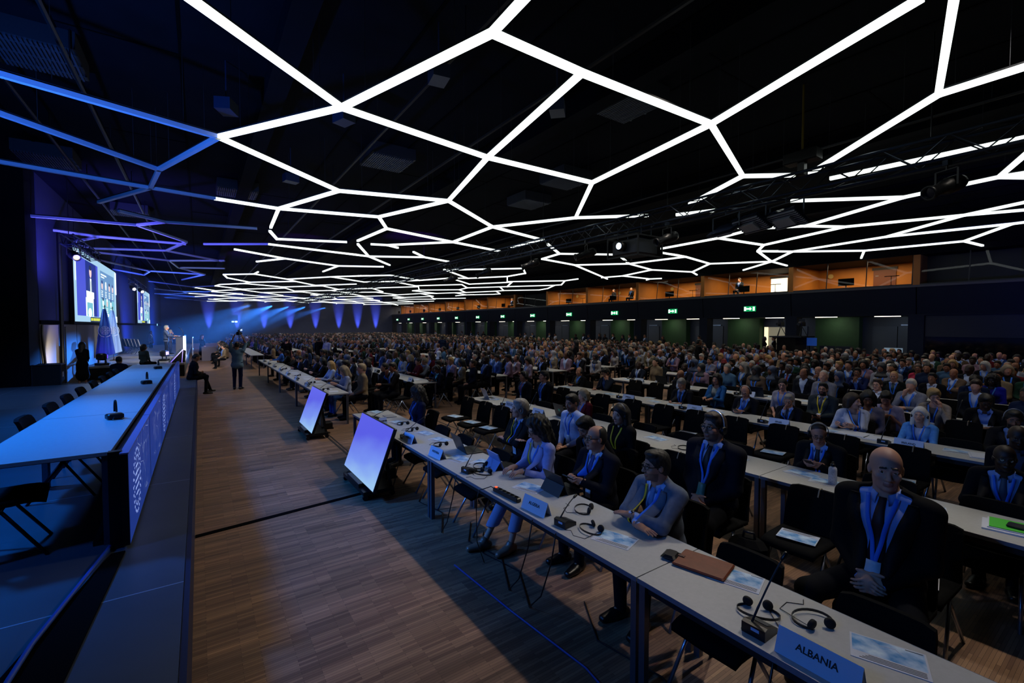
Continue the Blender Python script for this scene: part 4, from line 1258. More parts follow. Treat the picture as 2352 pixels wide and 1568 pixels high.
        # cut the face free
        if kind == 'balding': A, B = (-.005, .11), (.01, -.06)
        elif L: A, B = (.086, .078), (.035, -.04)
        elif kind in ('afro',): A, B = (.095, .075), (.03, -.05)
        else: A, B = (.088, .072), (.006, -.055)
        dx, dz = B[0] - A[0], B[1] - A[1]; nl = math.hypot(dx, dz); nx_, nz_ = -dz / nl, dx / nl
        dd = nx_ * A[0] + nz_ * A[1]
        wid = .062 + (.012 if not L else -.002)
        def cut(P):
            q = (P - hd) @ Ri.T
            a = dd - (nx_ * q[..., 0] + nz_ * q[..., 2])
            return np.maximum(a, np.abs(q[..., 1]) - (wid + (.2 if not L else 0)))
        F.fun(cut, .01, True)
        if kind == 'balding':
            F.ell(H(.01, 0, .115), (.085, .06, .075), R, .01, True)
        if not L and kind != 'afro':
            F.fun(lambda P: ((P - hd) @ Ri.T)[..., 2] + .078, .01, True)
            for y in (-1, 1): F.ell(H(.0, y * .088, -.02), (.03, .02, .035), R, .01, True)
        if kind in ('curly', 'afro', 'wavy', 'swept', 'short', 'long', 'bob'):
            am, fr = {'curly': (.011, 95), 'afro': (.007, 130), 'wavy': (.007, 60), 'swept': (.003, 110), 'short': (.002, 160), 'long': (.002, 90), 'bob': (.0015, 110)}[kind]
            base = F.at
            F.noise = (am, fr)
        return F
    def hair_surf(s, kind, res):
        F = s.hair(kind)
        V, Q = F.surf(res)
        if hasattr(F, 'noise') and len(V):
            am, fr = F.noise
            c = V.mean(0); d = V - c; d /= np.maximum(np.linalg.norm(d, axis=1), 1e-6)[:, None]
            nn = np.sin(V[:, 0] * fr + 1.3 * np.sin(V[:, 2] * fr * .4)) * np.sin(V[:, 1] * fr * .9 + 2) * np.sin(V[:, 2] * fr * .55 + V[:, 1] * 30)
            V = V + d * (nn * am)[:, None].astype(np.float32)
        return V, Q

    def collar(s):
        rows = []
        n = 26
        for k in range(n):
            a = math.radians(-157 + 314 * k / (n - 1))
            fr = (math.cos(a) + 1) / 2      # 1 at the nape
            ca, sa = -math.cos(a), math.sin(a)
            e = max(0, abs(math.degrees(a)) - 110) / 47
            for r_, z in ((.060, .040 * fr + .004 - .006 * e), (.070 + .004 * e, .030 * fr - .012 - .006 * e), (.082 + .003 * e, .012 * fr - .022 - .034 * e)):
                rows.append((.012 + ca * r_ * 1.02, sa * r_, z))
        V = np.array(rows); N = len(V)
        c = np.array([.012, 0, 0]); d = V - c; d[:, 2] = 0; d /= np.linalg.norm(d, axis=1)[:, None]
        V = np.concatenate([V, V - d * .004]); Q = []
        for k in range(n - 1):
            for j in (0, 1):
                a = k * 3 + j
                Q += [(a, a + 3, a + 4, a + 1), (N + a, N + a + 1, N + a + 4, N + a + 3)]
            Q += [(k * 3, N + k * 3, N + k * 3 + 3, k * 3 + 3), (k * 3 + 2, k * 3 + 5, N + k * 3 + 5, N + k * 3 + 2)]
        for k in (0, n - 1):
            for j in (0, 1):
                a = k * 3 + j; Q.append((a, a + 1, N + a + 1, N + a))
        return s.neck + s.R @ np.array([0, 0, -.002]) + V @ s.R.T, np.array(Q)

    def strip(s, surf, path, widths, off=.004, thick=.003, n=3):
        """cloth strip laid on the front of a form. path: (y, z) in torso space"""
        Ri = s.R
        pts = []
        pa = [np.array(p, float) for p in path]
        # resample
        out = []; ws = []
        for i in range(len(pa) - 1):
            m = max(2, int(np.linalg.norm(pa[i + 1] - pa[i]) / .02))
            for k in range(m + (i == len(pa) - 2)):
                t = k / m; out.append(pa[i] * (1 - t) + pa[i + 1] * t); ws.append(widths[i] * (1 - t) + widths[i + 1] * t)
        rows = []
        for i, p in enumerate(out):
            d = out[min(i + 1, len(out) - 1)] - out[max(i - 1, 0)]; d /= max(np.linalg.norm(d), 1e-6)
            nrm = np.array([-d[1], d[0]])
            for k in range(n):
                u = (k / (n - 1) * 2 - 1) * ws[i]
                rows.append(p + nrm * u)
        rows = np.array(rows)
        xs = np.linspace(.34, -.05, 157).astype(np.float32)
        G = np.zeros((len(rows), len(xs), 3), np.float32); G[..., 0] = xs; G[..., 1] = rows[:, None, 0]; G[..., 2] = rows[:, None, 1]
        W_ = s.hip + G @ Ri.T
        D = surf.at(W_.astype(np.float32))
        hit = (D < 0).argmax(1)
        x = xs[hit]
        x = np.maximum(x, 0.0) if False else x
        P0 = np.stack([x + off, rows[:, 0], rows[:, 1]], 1)
        # smooth along the strip
        X = P0[:, 0].reshape(-1, n)
        for _ in range(2):
            X[1:-1] = (X[:-2] + 2 * X[1:-1] + X[2:]) / 4
        P0[:, 0] = X.ravel()
        P1 = P0 + np.array([thick, 0, 0])
        m = len(out)
        V = np.concatenate([P0, P1]); N = len(P0); Q = []
        for i in range(m - 1):
            for k in range(n - 1):
                a = i * n + k
                Q += [(a, a + 1, a + n + 1, a + n), (N + a, N + a + n, N + a + n + 1, N + a + 1)]
            a, b = i * n, i * n + n - 1
            Q += [(a, a + n, N + a + n, N + a), (b, N + b, N + b + n, b + n)]
        for i in (0, m - 1):
            for k in range(n - 1):
                a = i * n + k; Q.append((a, N + a, N + a + 1, a + 1))
        return s.hip + V @ Ri.T, np.array(Q)

_L = lambda w, d, k, h=None: (w, d, k, h)
ARMS = {
    'lap': (_L((.22, -.07, .60), (.75, .55, -.2), 'rest'), _L((.22, .07, .60), (.75, -.55, -.2), 'rest')),
    'clasp': (_L((.22, -.055, .615), (.55, .75, -.25), 'clasp'), _L((.22, .055, .605), (.55, -.75, -.25), 'clasp')),
    'table': (_L((.42, -.12, .80), (.85, .5, -.08), 'flat'), _L((.42, .12, .80), (.85, -.5, -.08), 'flat')),
    'folded': (_L((.40, .05, .795), (.1, 1, -.05), 'flat', (-.1, -1, -.3)), _L((.37, -.06, .835), (.1, -1, -.1), 'flat', (-.1, 1, -.3))),
    'type': (_L((.37, -.085, .805), (1, .12, -.05), 'type'), _L((.37, .085, .805), (1, -.12, -.05), 'type')),
    'phone': (_L((.36, -.07, .84), (.7, .7, .15), 'hold'), _L((.36, .07, .84), (.7, -.7, .15), 'hold')),
    'phonelap': (_L((.27, -.05, .70), (.7, .7, .1), 'hold'), _L((.27, .05, .70), (.7, -.7, .1), 'hold')),
    'cross': (_L((.17, .12, .83), (.1, 1, .15), 'flat', (.2, -1, -.4)), _L((.20, -.10, .80), (.05, -1, .1), 'flat', (.2, 1, -.4))),
    'chin': (_L((.19, -.03, 1.03), (.05, .3, 1), 'fist', (.3, -.5, -1)), _L((.40, .08, .80), (.9, -.4, 0), 'flat')),
    'cheek': (_L((.36, -.12, .80), (.9, .4, 0), 'flat'), _L((.15, .105, 1.03), (-.1, -.1, 1), 'cheek', (.6, .4, -1))),
    'hands': (_L((.2, -.03, 1.0), (-.1, .3, 1), 'fist', (.3, -.6, -1)), _L((.2, .03, 1.0), (-.1, -.3, 1), 'fist', (.3, .6, -1))),
    'write': (_L((.40, -.10, .80), (.8, .6, -.1), 'hold'), _L((.38, .12, .795), (.7, -.7, 0), 'flat')),
    'raise': (_L((.10, -.17, 1.30), (.2, .1, 1), 'hold', (1, -.6, -.2)), _L((.2, .08, .62), (.7, -.5, -.1), 'rest')),
    'read': (_L((.34, -.1, .86), (.9, .3, .2), 'hold'), _L((.34, .1, .86), (.9, -.3, .2), 'hold')),
    'down': (_L((.05, -.24, .37), (.15, .0, -1), 'rest', (-1, -.2, 0)), _L((.05, .24, .37), (.15, 0, -1), 'rest', (-1, .2, 0))),
    'front': (_L((.20, -.04, .55), (.3, .6, -.5), 'clasp'), _L((.20, .04, .54), (.3, -.6, -.5), 'clasp')),
    'camera': (_L((.16, -.16, 1.48), (.0, .4, 1), 'hold', (.4, -1, 0)), _L((.16, .14, 1.50), (.0, -.4, 1), 'hold', (.4, 1, 0))),
    'lectern': (_L((.40, -.17, .74), (1, .1, .1), 'flat'), _L((.40, .17, .74), (1, -.1, .1), 'flat')),
    'onphone': (_L((.2, -.05, .7), (.6, .5, .2), 'hold'), _L((.12, .12, 1.04), (0, -.1, 1), 'hold', (.5, .8, -1))),
}
M_lips = lambda sk: cmat('lips', {'pale': 'a0685a', 'fair': '8c5446', 'tan': '6a3a30', 'brown': '43221b', 'dark': '28120e'}[sk], .5)
M_eye = mat('eye_white', 'b9b4ac', .25)
M_iris = mat('iris_dark', '140d08', .2)

def make_person(P):
    """P: pose and outfit -> one top-level body mesh with clothes, hair and accessories as its children (local space, +x forward)"""
    g = P.get; f = Fig(P); fine = g('fine', 0)
    rb, rc = {2: (.0052, .0095), 1: (.0085, .013), 0: (.013, .018)}[fine]
    sk = g('skin', 'fair')
    # ---- body
    B = f.skin(fine > 0)
    V, Q = B.surf(rb)
    C = V[Q].mean(1); q = (C - f.head) @ f.HR
    mi = np.zeros(len(Q), int)
    x, y, z = q.T
    if fine:
        mi[(np.abs(y) < .024) & (x > .082) & (z < -.058) & (z > -.0805)] = 1
        for sy in (-1, 1):
            d = np.sqrt((x - .0795) ** 2 + (y - sy * .031) ** 2 + (z - .003) ** 2)
            mi[(d < .0132) & (x > .082) & (z < .0075)] = 2
            mi[(d < .0138) & (x > .083) & (np.hypot(y - sy * .0305, z - .003) < .0058)] = 3
            mi[(x > .078) & (x < .11) & (np.abs(y - sy * .028) < .019) & (np.abs(z - .0265 + .08 * (np.abs(y) - .03) ** 1) < .0042)] = 4
        if g('beard'):
            mi[(z < -.048) & (x > .0) & (z > -.13) & (mi == 0) & ((x < .10) | (z < -.05))] = 4
        elif g('stubble'):
            mi[(z < -.05) & (x > .01) & (z > -.125) & (mi == 0)] = 5
    hc = HAIRCOL[g('haircol', 'dkbrown')]
    sm = cmat('skin', SKIN[sk], .55)
    mats = [sm, M_lips(sk), M_eye, M_iris, cmat('hair', {'white': '8a8478', 'blond': '6a5030', 'ltgrey': '75726c'}.get(g('haircol'), None) or hc, .6), cmat('stubble', {'pale': '8a6a5a', 'fair': '775846', 'tan': '5a3d2c', 'brown': '3a2418', 'dark': '20120c'}[sk], .6)]
    body = link(np_mesh('person', V, Q, mats, mi), 'person')
    def part(name, VQ, m, **k):
        if len(VQ[0]) == 0: return None
        return link(np_mesh(name, VQ[0], VQ[1], m if isinstance(m, list) else [m], **k), name, body)
    top = g('top', 'suit'); tc = g('topcol', '10141f'); sc = g('shirtcol', 'b9c4dc')
    # ---- clothes
    under = None
    if top in ('suit', 'blazer'):
        Sh = f.torso(-.011)
        Sh2 = Form(); Sh2.p = list(Sh.p)
        f.neckhole(Sh2, .058 if top == 'suit' else .085)
        # shirt cuffs
        if top == 'suit':
            for i in (0, 1):
                d = f.wr[i] - f.elb[i]; d = d / np.linalg.norm(d)
                Sh2.cone(f.wr[i] - d * .05, f.wr[i] - d * .005, .036, .034, None, .004)
        part('shirt' if top == 'suit' else 'blouse', Sh2.surf(rc), cmat('shirt', sc, .8))
        J = f.torso(.002); f.sleeves(J, 1.0, .93)
        J.cone(f.hip + f.R @ np.array([0, -.03, f.hz]), f.hip + f.R @ np.array([0, .03, f.hz]), f.hr * f.f, f.hr * f.f, ((f.R @ np.array([0, 1, 0])), 1.25), .03)
        vb, vw = g('vee', (.17, .098) if top == 'suit' else (.05, .10))
        # collar roll of the jacket
        J.cone(f.neck + f.R @ np.array([-.035, -.055, -.005]), f.neck + f.R @ np.array([-.055, 0, .012]), .03, .03, None, .03); J.cone(f.neck + f.R @ np.array([-.035, .055, -.005]), f.neck + f.R @ np.array([-.055, 0, .012]), .03, .03, None, .03)
        J0 = Form(); J0.p = list(J.p)
        f.wedge(J, vb, vw); f.neckhole(J, .068)
        jm = cmat('cloth', tc, .85, noise=.12, nscale=30, spec=.15)
        part('jacket', J.surf(rc), jm)
        under = J0
        if fine:
            lm = cmat('lapel', tc, .7, spec=.2)
            for sy in (-1, 1):
                w0 = lambda z: max(0, (z - vb) / (.54 - vb)) * vw
                zs = [vb + .005, vb + .12, vb + .22, .43, .50]
                path = [(sy * (w0(z) + .018 + (.016 if 0 < i < 4 else 0)), z) for i, z in enumerate(zs)]
                part('lapel', f.strip(J0, path, [.008, .03, .04, .036, .022], .003, .006), lm)
            if top == 'suit':
                MBt = MB()
        if g('tie'):
            V1 = f.strip(Sh, [(0, .505), (0, .47), (0, .33), (0, .20), (0, max(vb - .02, .10))], [.017, .02, .034, .042, .036], .003, .006)
            part('tie', V1, cmat('tie', g('tie'), .6))
        sh_surf = J0
    elif top in ('shirt', 'blouse', 'tee', 'dress', 'sweater'):
        J = f.torso(-.004 if top != 'sweater' else .004); f.sleeves(J, .95, {'tee': 0.0, 'blouse': g('cut', .93), 'shirt': g('cut', .93), 'dress': g('cut', .93), 'sweater': .93}[top])
        J.cone(f.hip + f.R @ np.array([0, -.03, f.hz]), f.hip + f.R @ np.array([0, .03, f.hz]), f.hr * f.f, f.hr * f.f, ((f.R @ np.array([0, 1, 0])), 1.25), .03)
        if top == 'dress' and not f.seat:
            J.cone(f.hip + np.array([0, 0, 0]), f.hip + np.array([0, 0, -.45]), .15, .20, None, .04); J.cone(f.hip + np.array([0, 0, -.45]), f.hip + np.array([0, 0, -.5]), .2, .19, None, .03)
        J0 = Form(); J0.p = list(J.p)
        f.neckhole(J, .06 if top in ('shirt', 'sweater') else .088)
        if g('open'): f.wedge(J, .36, .055)
        part({'tee': 'shirt', 'sweater': 'sweater', 'dress': 'dress'}.get(top, top), J.surf(rc), cmat('cloth', tc, .85, noise=.12, nscale=30, spec=.15))
        under = J0; sh_surf = J0
        if fine and top == 'shirt':
            part('placket', f.strip(J0, [(0, .49), (0, .3), (0, .06)], [.014, .014, .014], .001, .003), cmat('shirt', tc, .8))
    if top in ('suit', 'shirt'):
        part('collar', f.collar(), cmat('shirt', sc if top == 'suit' else tc, .8))
    # ---- trousers, skirt, shoes
    bc = g('botcol', '0c0e14')
    if not (top == 'dress' and not f.seat):
        T = Form(); f.legs(T)
        if g('skirt'):
            T = Form(); f.legs(T, .012)
            zc = g('skirt')
            T.fun(lambda P: P[..., 2] - zc if f.seat else P[..., 2] - zc, .01, True)
        part('skirt' if g('skirt') else 'trousers', T.surf(rc), cmat('trousers', bc, .85, spec=.1))
    if not g('noshoes'):
        for i in (0, 1):
            T = Form(); a, t = f.ank[i], f.toe[i]; d = t - a; d[2] = 0; d /= np.linalg.norm(d)
            fl = a[2] - .095
            b = np.array([a[0], a[1], fl + .04])
            T.cone(b - d * .05, b + d * .06, .038, .042, None, .02); T.cone(b + d * .06, b + d * .17 - np.array([0, 0, .008]), .043, .03, (np.cross([0, 0, 1], d), 1.25), .02)
            T.cone(a + np.array([0, 0, -.01]), b - d * .02, .044, .042, None, .02)
            z0 = fl + .002
            T.fun(lambda P, z0=z0: P[..., 2] - z0, .01, True)
            part('shoe', T.surf(max(rc * .75, .009)), cmat('shoe', g('shoecol', '08080a'), .35))
    # ---- hair
    hk = g('hair', 'short')
    if hk and hk != 'bald':
        nm = {'hijab': 'headscarf', 'cap': 'cap'}.get(hk, 'hair')
        part(nm, f.hair_surf(hk, rb * 1.15), cmat('hair', g('scarfcol', hc) if hk in ('hijab', 'cap') else hc, .6 if hk != 'hijab' else .9, noise=.10, nscale=70))
    # ---- lanyard and badge
    if g('lanyard') and under is not None:
        zb = g('lanz', .20); wd = .0108
        cols = g('lanyard')
        for sy, c in ((-1, cols[0]), (1, cols[-1])):
            try:
                part('lanyard', f.strip(under, [(sy * .068, .515), (sy * .06, .46), (sy * .03, .32), (0.004 * sy, zb)], [wd, wd, wd, wd], .007, .002), cmat('lanyard', c, .6))
            except Exception:
                pass
        Vb = f.strip(under, [(0, zb + .01), (0, zb - .09)], [.035, .035], .012, .003)
        part('badge', Vb, cmat('badge', g('badge', 'c8d2e0'), .4))
    # ---- glasses, headset, watch
    HRm = Matrix(f.HR.tolist()).to_4x4(); HM = Matrix.Translation(Vector(f.head.tolist())) @ HRm
    def hp(mb, name, m, smooth=False):
        mb.v = [tuple(HM @ Vector(v)) for v in mb.v]
        return mb.build(name, m, body, smooth)
    if g('glasses'):
        gc = mat('glasses_frame', '08080a', .3)
        mb = MB()
        for sy in (-1, 1):
            ring = [(.103 - .35 * abs(.021 * math.cos(a)) * 0 - .012 * max(0, math.cos(a) * 1), sy * (.032 + .023 * math.cos(a)), .001 + .0165 * math.sin(a) * (1 if math.sin(a) > 0 else 1.1)) for a in [2 * PI * k / 14 for k in range(15)]]
            mb.tube(ring, .0022, 6, 0, False)
            mb.tube([(.092, sy * .056, .006), (.06, sy * .075, .008), (.0, sy * .081, .006), (-.02, sy * .08, -.006)], .0024, 6)
        mb.tube([(.105, -.01, .004), (.107, 0, .006), (.105, .01, .004)], .002, 6)
        o = hp(mb, 'glasses', gc)
        if fine == 2:
            mb = MB()
            for sy in (-1, 1):
                mb.add([(.101 - .010 * max(0, math.cos(a)), sy * (.032 + .0215 * math.cos(a)), .001 + .0155 * math.sin(a)) for a in [2 * PI * k / 14 for k in range(14)]], [tuple(range(14)) if sy > 0 else tuple(range(13, -1, -1))])
            mb.v = [tuple(HM @ Vector(v)) for v in mb.v]
            mb.build('lens', gl, o)
    if g('headset'):
        mb = MB()
        arc = [(-.012, .094 * math.cos(a), .02 + .118 * math.sin(a)) for a in [PI * k / 14 for k in range(15)]]
        arc = [(-.012, .1, -.02)] + arc + [(-.012, -.1, -.02)]
        mb.tube(arc, .006, 6)
        o = hp(mb, 'headset', mat('headset_band', 'a8acb4', .35, .6))
        mb = MB()
        for sy in (-1, 1):
            mb.lathe([(.001, sy * .0), (.034, sy * .0), (.036, sy * .014), (.03, sy * .024), (.001, sy * .026)], 16, (-.008, sy * .084, -.02), axis='y')
        mb.v = [tuple(HM @ Vector(v)) for v in mb.v]
        mb.build('ear_cup', M_lamp, o)
    if g('watch') is not None:
        i = g('watch'); d = f.wr[i] - f.elb[i]; d /= np.linalg.norm(d)
        c = Vector((f.wr[i] - d * .02).tolist()); dv = Vector(d.tolist())
        u = dv.orthogonal().normalized(); v = dv.cross(u)
        mb = MB().tube([c + (u * math.cos(a) + v * math.sin(a)) * .032 for a in [2 * PI * k / 16 for k in range(17)]], .007, 6, 0, False)
        mb.sphere(c + Vector((0, 0, .034)), (.018, .018, .007), 12)
        mb.build('watch', mat('watch_steel', '3a404a', .3, .9), body)
    if g('necklace'):
        part('necklace', f.strip(f.skin(False), [(-.06, .50), (-.02, .445), (.02, .445), (.06, .50)], [.006, .008, .008, .006], .006, .008), mat('necklace_dark', '1a2a33', .2, .5))
    body['_h'] = [float(x) for x in f.head]
    return body, f

def place(body, hx, hy, rz, z=0., sc=1.0):
    """puts a figure so that its head stands over (hx, hy)"""
    h = body['_h']; c, s = math.cos(rz), math.sin(rz)
    body.location = (hx - (h[0] * c - h[1] * s) * sc, hy - (h[0] * s + h[1] * c) * sc, z)
    body.rotation_euler = (0, 0, rz); body.scale = (sc, sc, sc)
    return body

def seat_person(P, label, group=None, sc=1.0, head_px=None, rz=PI, z=0., z_head=None):
    body, f = make_person(P)
    hz = (f.head[2]) * sc + z
    p = at(head_px[0], head_px[1], z_head if z_head else hz)
    place(body, p.x, p.y, rz, z, sc)
    tag(body, label, 'person', group)
    if '_h' in body: del body['_h']
    return body, f
# ================================================================== delegate tables, chairs and what lies on them
TX = [2.25 + 2.62 * r for r in range(5)]
rowword = ['first', 'second', 'third', 'fourth', 'fifth']
TB = {0: [[-1.29, 1.88, 5.05, 8.36], [-.72, 2.45, 5.6, 8.78], [-.3, 2.9, 6.05, 9.2], [.15, 3.3, 6.45, 9.6], [.5, 3.65, 6.8, 9.9]],
      1: [[11.05 + 3.3 * i for i in range(5)], [11.8 + 3.15 * i for i in range(5)], [12.1 + 3.1 * i for i in range(5)], [12.2 + 3.1 * i for i in range(5)], [12.3 + 3.1 * i for i in range(5)]],
      2: [[28.1 + 3.2 * i for i in range(4)], [28.4 + 3.2 * i for i in range(4)], [28.8 + 3.2 * i for i in range(4)], [28.8 + 3.2 * i for i in range(2)], []]}
blockword = {0: 'near block', 1: 'second block', 2: 'third block'}
for b in TB:
    for r, ys in enumerate(TB[b]):
        for i in range(len(ys) - 1):
            table((TX[r], ys[i] + .004, 0), ys[i + 1] - ys[i] - .008, .65, 0, 'grey delegate table in the %s row of the %s, %s from its near end' % (rowword[r], blockword[b], ord_[i]), 'delegate tables')
M_paper = mat('paper_white', 'c4cad6', .7)
M_plate = mat('name_card', 'c3d0e8', .45)
M_ink = mat('ink_black', '07080c', .6)
def brochure_mat():
    m = bpy.data.materials.new('brochure_picture'); m.use_nodes = True
    nt = m.node_tree; b = nt.nodes['Principled BSDF']; b.inputs['Roughness'].default_value = .35
    tc = nt.nodes.new('ShaderNodeTexCoord'); n = nt.nodes.new('ShaderNodeTexNoise'); n.inputs['Scale'].default_value = 9; n.inputs['Detail'].default_value = 4
    r = nt.nodes.new('ShaderNodeValToRGB')
    r.color_ramp.elements[0].position = .38; r.color_ramp.elements[0].color = (*lin('2f86c8'), 1)
    r.color_ramp.elements[1].position = .68; r.color_ramp.elements[1].color = (*lin('d8ecf8'), 1)
    nt.links.new(tc.outputs['Object'], n.inputs['Vector']); nt.links.new(n.outputs['Fac'], r.inputs['Fac']); nt.links.new(r.outputs['Color'], b.inputs['Base Color'])
    return m
M_bro = brochure_mat()
GI = .7402
def brochure_mesh():
    # the reader sits at +x: top of the page towards -x
    w, h = .148, .105
    mb = MB().box((-h, -w, 0), (h, w, .003), 0)
    mb.quad((-h + .008, -w + .008, .0034), (.045, -w + .008, .0034), (.045, w - .008, .0034), (-h + .008, w - .008, .0034), 1)
    for k in range(4):
        x = .056 + k * .011
        mb.quad((x, -w + .07 - .012 * k, .0036), (x + .005, -w + .07 - .012 * k, .0036), (x + .005, w - .016, .0036), (x, w - .016, .0036), 2)
    mb.quad((-h + .012, .07, .0037), (-h + .018, .07, .0037), (-h + .018, w - .012, .0037), (-h + .012, w - .012, .0037), 2)
    mb.tube([(-h + .02, -.06, .0034), (-h + .05, -.03, .0034), (-h + .04, .03, .0034), (-h + .08, .06, .0034)], .0014, 4, 0)
    return mb.mesh('brochure', [M_paper, M_bro, M_ink])
ME_BRO = brochure_mesh()
def brochure(x, y, rz, label, z=GI, group='blue picture brochures'):
    return tag(link(ME_BRO, 'brochure', None, (x, y, z), (0, 0, rz + PI)), label, 'brochure', group)
_txt = {}
PLH = .115
def plate(x, y, rz, text, label, w=.30, col=None, size=None):
    """folded name card standing on the table, its front towards local -x"""
    o = empty('name_card', (x, y, GI), rz, label, 'name card', 'country name cards')
    n = .045; h = PLH; t = .0025
    mb = MB().prism([(-n, -w / 2, 0), (-n + t, -w / 2, 0), (0, -w / 2, h - t), (n - t, -w / 2, 0), (n, -w / 2, 0), (.0, -w / 2, h)], (0, w, 0))
    mb.build('card', col or M_plate, o)
    lines = text.split('\n') if text else []
    if text is None:
        rr = random.Random(int(abs(x * 100 + y * 10)))
        q = MB(); u = -.06
        while u < .06:
            k = rr.uniform(.008, .016); q.quad((u, -.011, 0), (u + k, -.011, 0), (u + k, .011, 0), (u, .011, 0)); u += k + .004
        me = q.mesh('lettering', M_ink)
        metas = [(me, 0)]
    else:
        metas = []
        for i, s_ in enumerate(lines):
            sz = size or (.036 if len(lines) == 1 else .022)
            if (s_, sz) not in _txt: _txt[(s_, sz)] = text_mesh(s_, sz, M_ink, .0004, bold=sz * .022)
            metas.append((_txt[(s_, sz)], (len(lines) - 1) * .013 - i * .026))
    al = math.atan2(n, h)
    for me, dz in metas:
        # front face slopes from (-n,0) up to (0,h); text x axis = -y, text y axis = up the slope
        ex = Vector((0, -1, 0)); ey = Vector((math.sin(al), 0, math.cos(al))); ez = ex.cross(ey)
        c = Vector((-n / 2, 0, h / 2)) + ey * (dz + .006) + ez * .0012
        l = link(me, 'lettering', o)
        l.matrix_local = Matrix(((ex.x, ey.x, ez.x, c.x), (ex.y, ey.y, ez.y, c.y), (ex.z, ey.z, ez.z, c.z), (0, 0, 0, 1)))
    MB().prism([(-n - .0006, -w / 2 + .03, .012), (-n - .0004 + n * .0, -w / 2 + .03, .006), (-n - .0004, w / 2 - .005, .006), (-n - .0006, w / 2 - .005, .012)], (.0005, 0, 0)).build('footer_line', mat('card_footer', '6f7f9c', .5), o) if False else None
    return o
M_mic = mat('mic_black', '0a0c12', .35)
M_miclab = mat('mic_label', 'b4c8ea', .4)
M_neck = mat('gooseneck_grey', '2a3038', .4, .5)
def mic(x, y, rz, label, tip=(-.02, .16, .34), lampon=False):
    """desk microphone; the neck starts at the base and leans to tip (local)"""
    o = empty('desk_microphone', (x, y, GI), rz, label, 'microphone', 'desk microphones')
    MB().prism([(-.055, -.06, 0), (.075, -.06, 0), (.075, -.06, .028), (-.03, -.06, .062), (-.055, -.06, .055)], (0, .12, 0)).build('base', M_mic, o)
    MB().quad((-.0556, .012, .03), (-.0556, -.03, .03), (-.0556, -.03, .046), (-.0556, .012, .046)).build('label_plate', M_miclab, o)
    a = Vector((-.03, .02, .055)); c = Vector(tip); mid = a * .45 + c * .55 + Vector((0, 0, .03))
    pts = []
    for k in range(11):
        t = k / 10; pts.append(a * (1 - t) ** 2 + mid * 2 * t * (1 - t) + c * t * t)
    MB().tube(pts, [.006] * 3 + [.0045] * 8, 7).build('gooseneck', M_neck, o, True)
    d = (pts[-1] - pts[-2]).normalized()
    MB().tube([c - d * .01, c + d * .005, c + d * .035, c + d * .045], [.007, .011, .011, .006], 9).build('capsule', M_mic, o, True)
    bt = MB()
    for k in range(4): bt.box((.01 + .015 * k, -.04, .048 - .006 * k), (.02 + .015 * k, .04, .052 - .006 * k))
    bt.build('buttons', M_neck, o)
    return o
M_band = mat('headband_black', '0b0d12', .3)
M_cush = mat('ear_cushion', '05060a', .8)
def headphones(x, y, rz, label, z=GI, sc=1.0):
    """light headphones lying on their side"""
    o = empty('headphones', (x, y, z), rz, label, 'headphones', 'loose headphones', sc)
    pts = [(.085 * math.cos(a) * 1.25, .075 * math.sin(a), .012 + .008 * math.sin(a)) for a in [math.radians(-62 + k * 304 / 20) - PI * .0 for k in range(21)]]
    pts = [(-px_, py_, z_) for px_, py_, z_ in pts]
    v = MB()
    for i in range(len(pts) - 1):
        v.bar(pts[i], pts[i + 1], .003, .014)
    v.build('headband', M_band, o)
    for sg, p in ((1, pts[0]), (-1, pts[-1])):
        R = Matrix.Translation(Vector((p[0] - .0, p[1] * .9, .027))) @ Matrix.Rotation(.35 * sg, 4, 'Z') @ Matrix.Rotation(PI / 2 + .25 * sg, 4, 'X')
        m = MB().lathe([(.001, -.012), (.024, -.012), (.027, -.004), (.027, .006), (.018, .012), (.001, .012)], 16)
        m.v = [tuple(R @ Vector(q)) for q in m.v]
        m.build('ear_cup', M_cush, o, True)
    MB().tube([(pts[0][0], pts[0][1], .008), (-.10, .12, .003), (-.02, .17, .003), (.06, .14, .003), (.09, .18, .003)], .0022, 5).build('cable', M_mic, o, True)
    return o
M_led = mat('switch_red_glow', 'ff3a10', .4, emit=4, ecol='ff3a10')
def power_strip(x, y, rz, label):
    o = empty('power_strip', (x, y, GI), rz, label, 'power strip', 'black power strips')
    MB().rbox((-.028, -.19, 0), (.028, .19, .042), .008).build('body', M_mic, o)
    s = MB()
    for k in range(5):
        s.lathe([(.001, .0425), (.019, .0425), (.019, .0432), (.001, .0432)], 14, (0, -.15 + k * .062, 0))
    s.build('sockets', M_gap, o)
    MB().rbox((-.012, .155, .041), (.012, .178, .047), .003).build('switch', M_led, o)
    MB().tube([(0, .19, .02), (-.01, .24, .03), (-.06, .27, .012), (-.13, .27, .01), (-.16, .275, -.1), (-.14, .29, -.5), (-.05, .3, -.735)], .0045, 6).build('cable', M_mic, o, True)
    return o
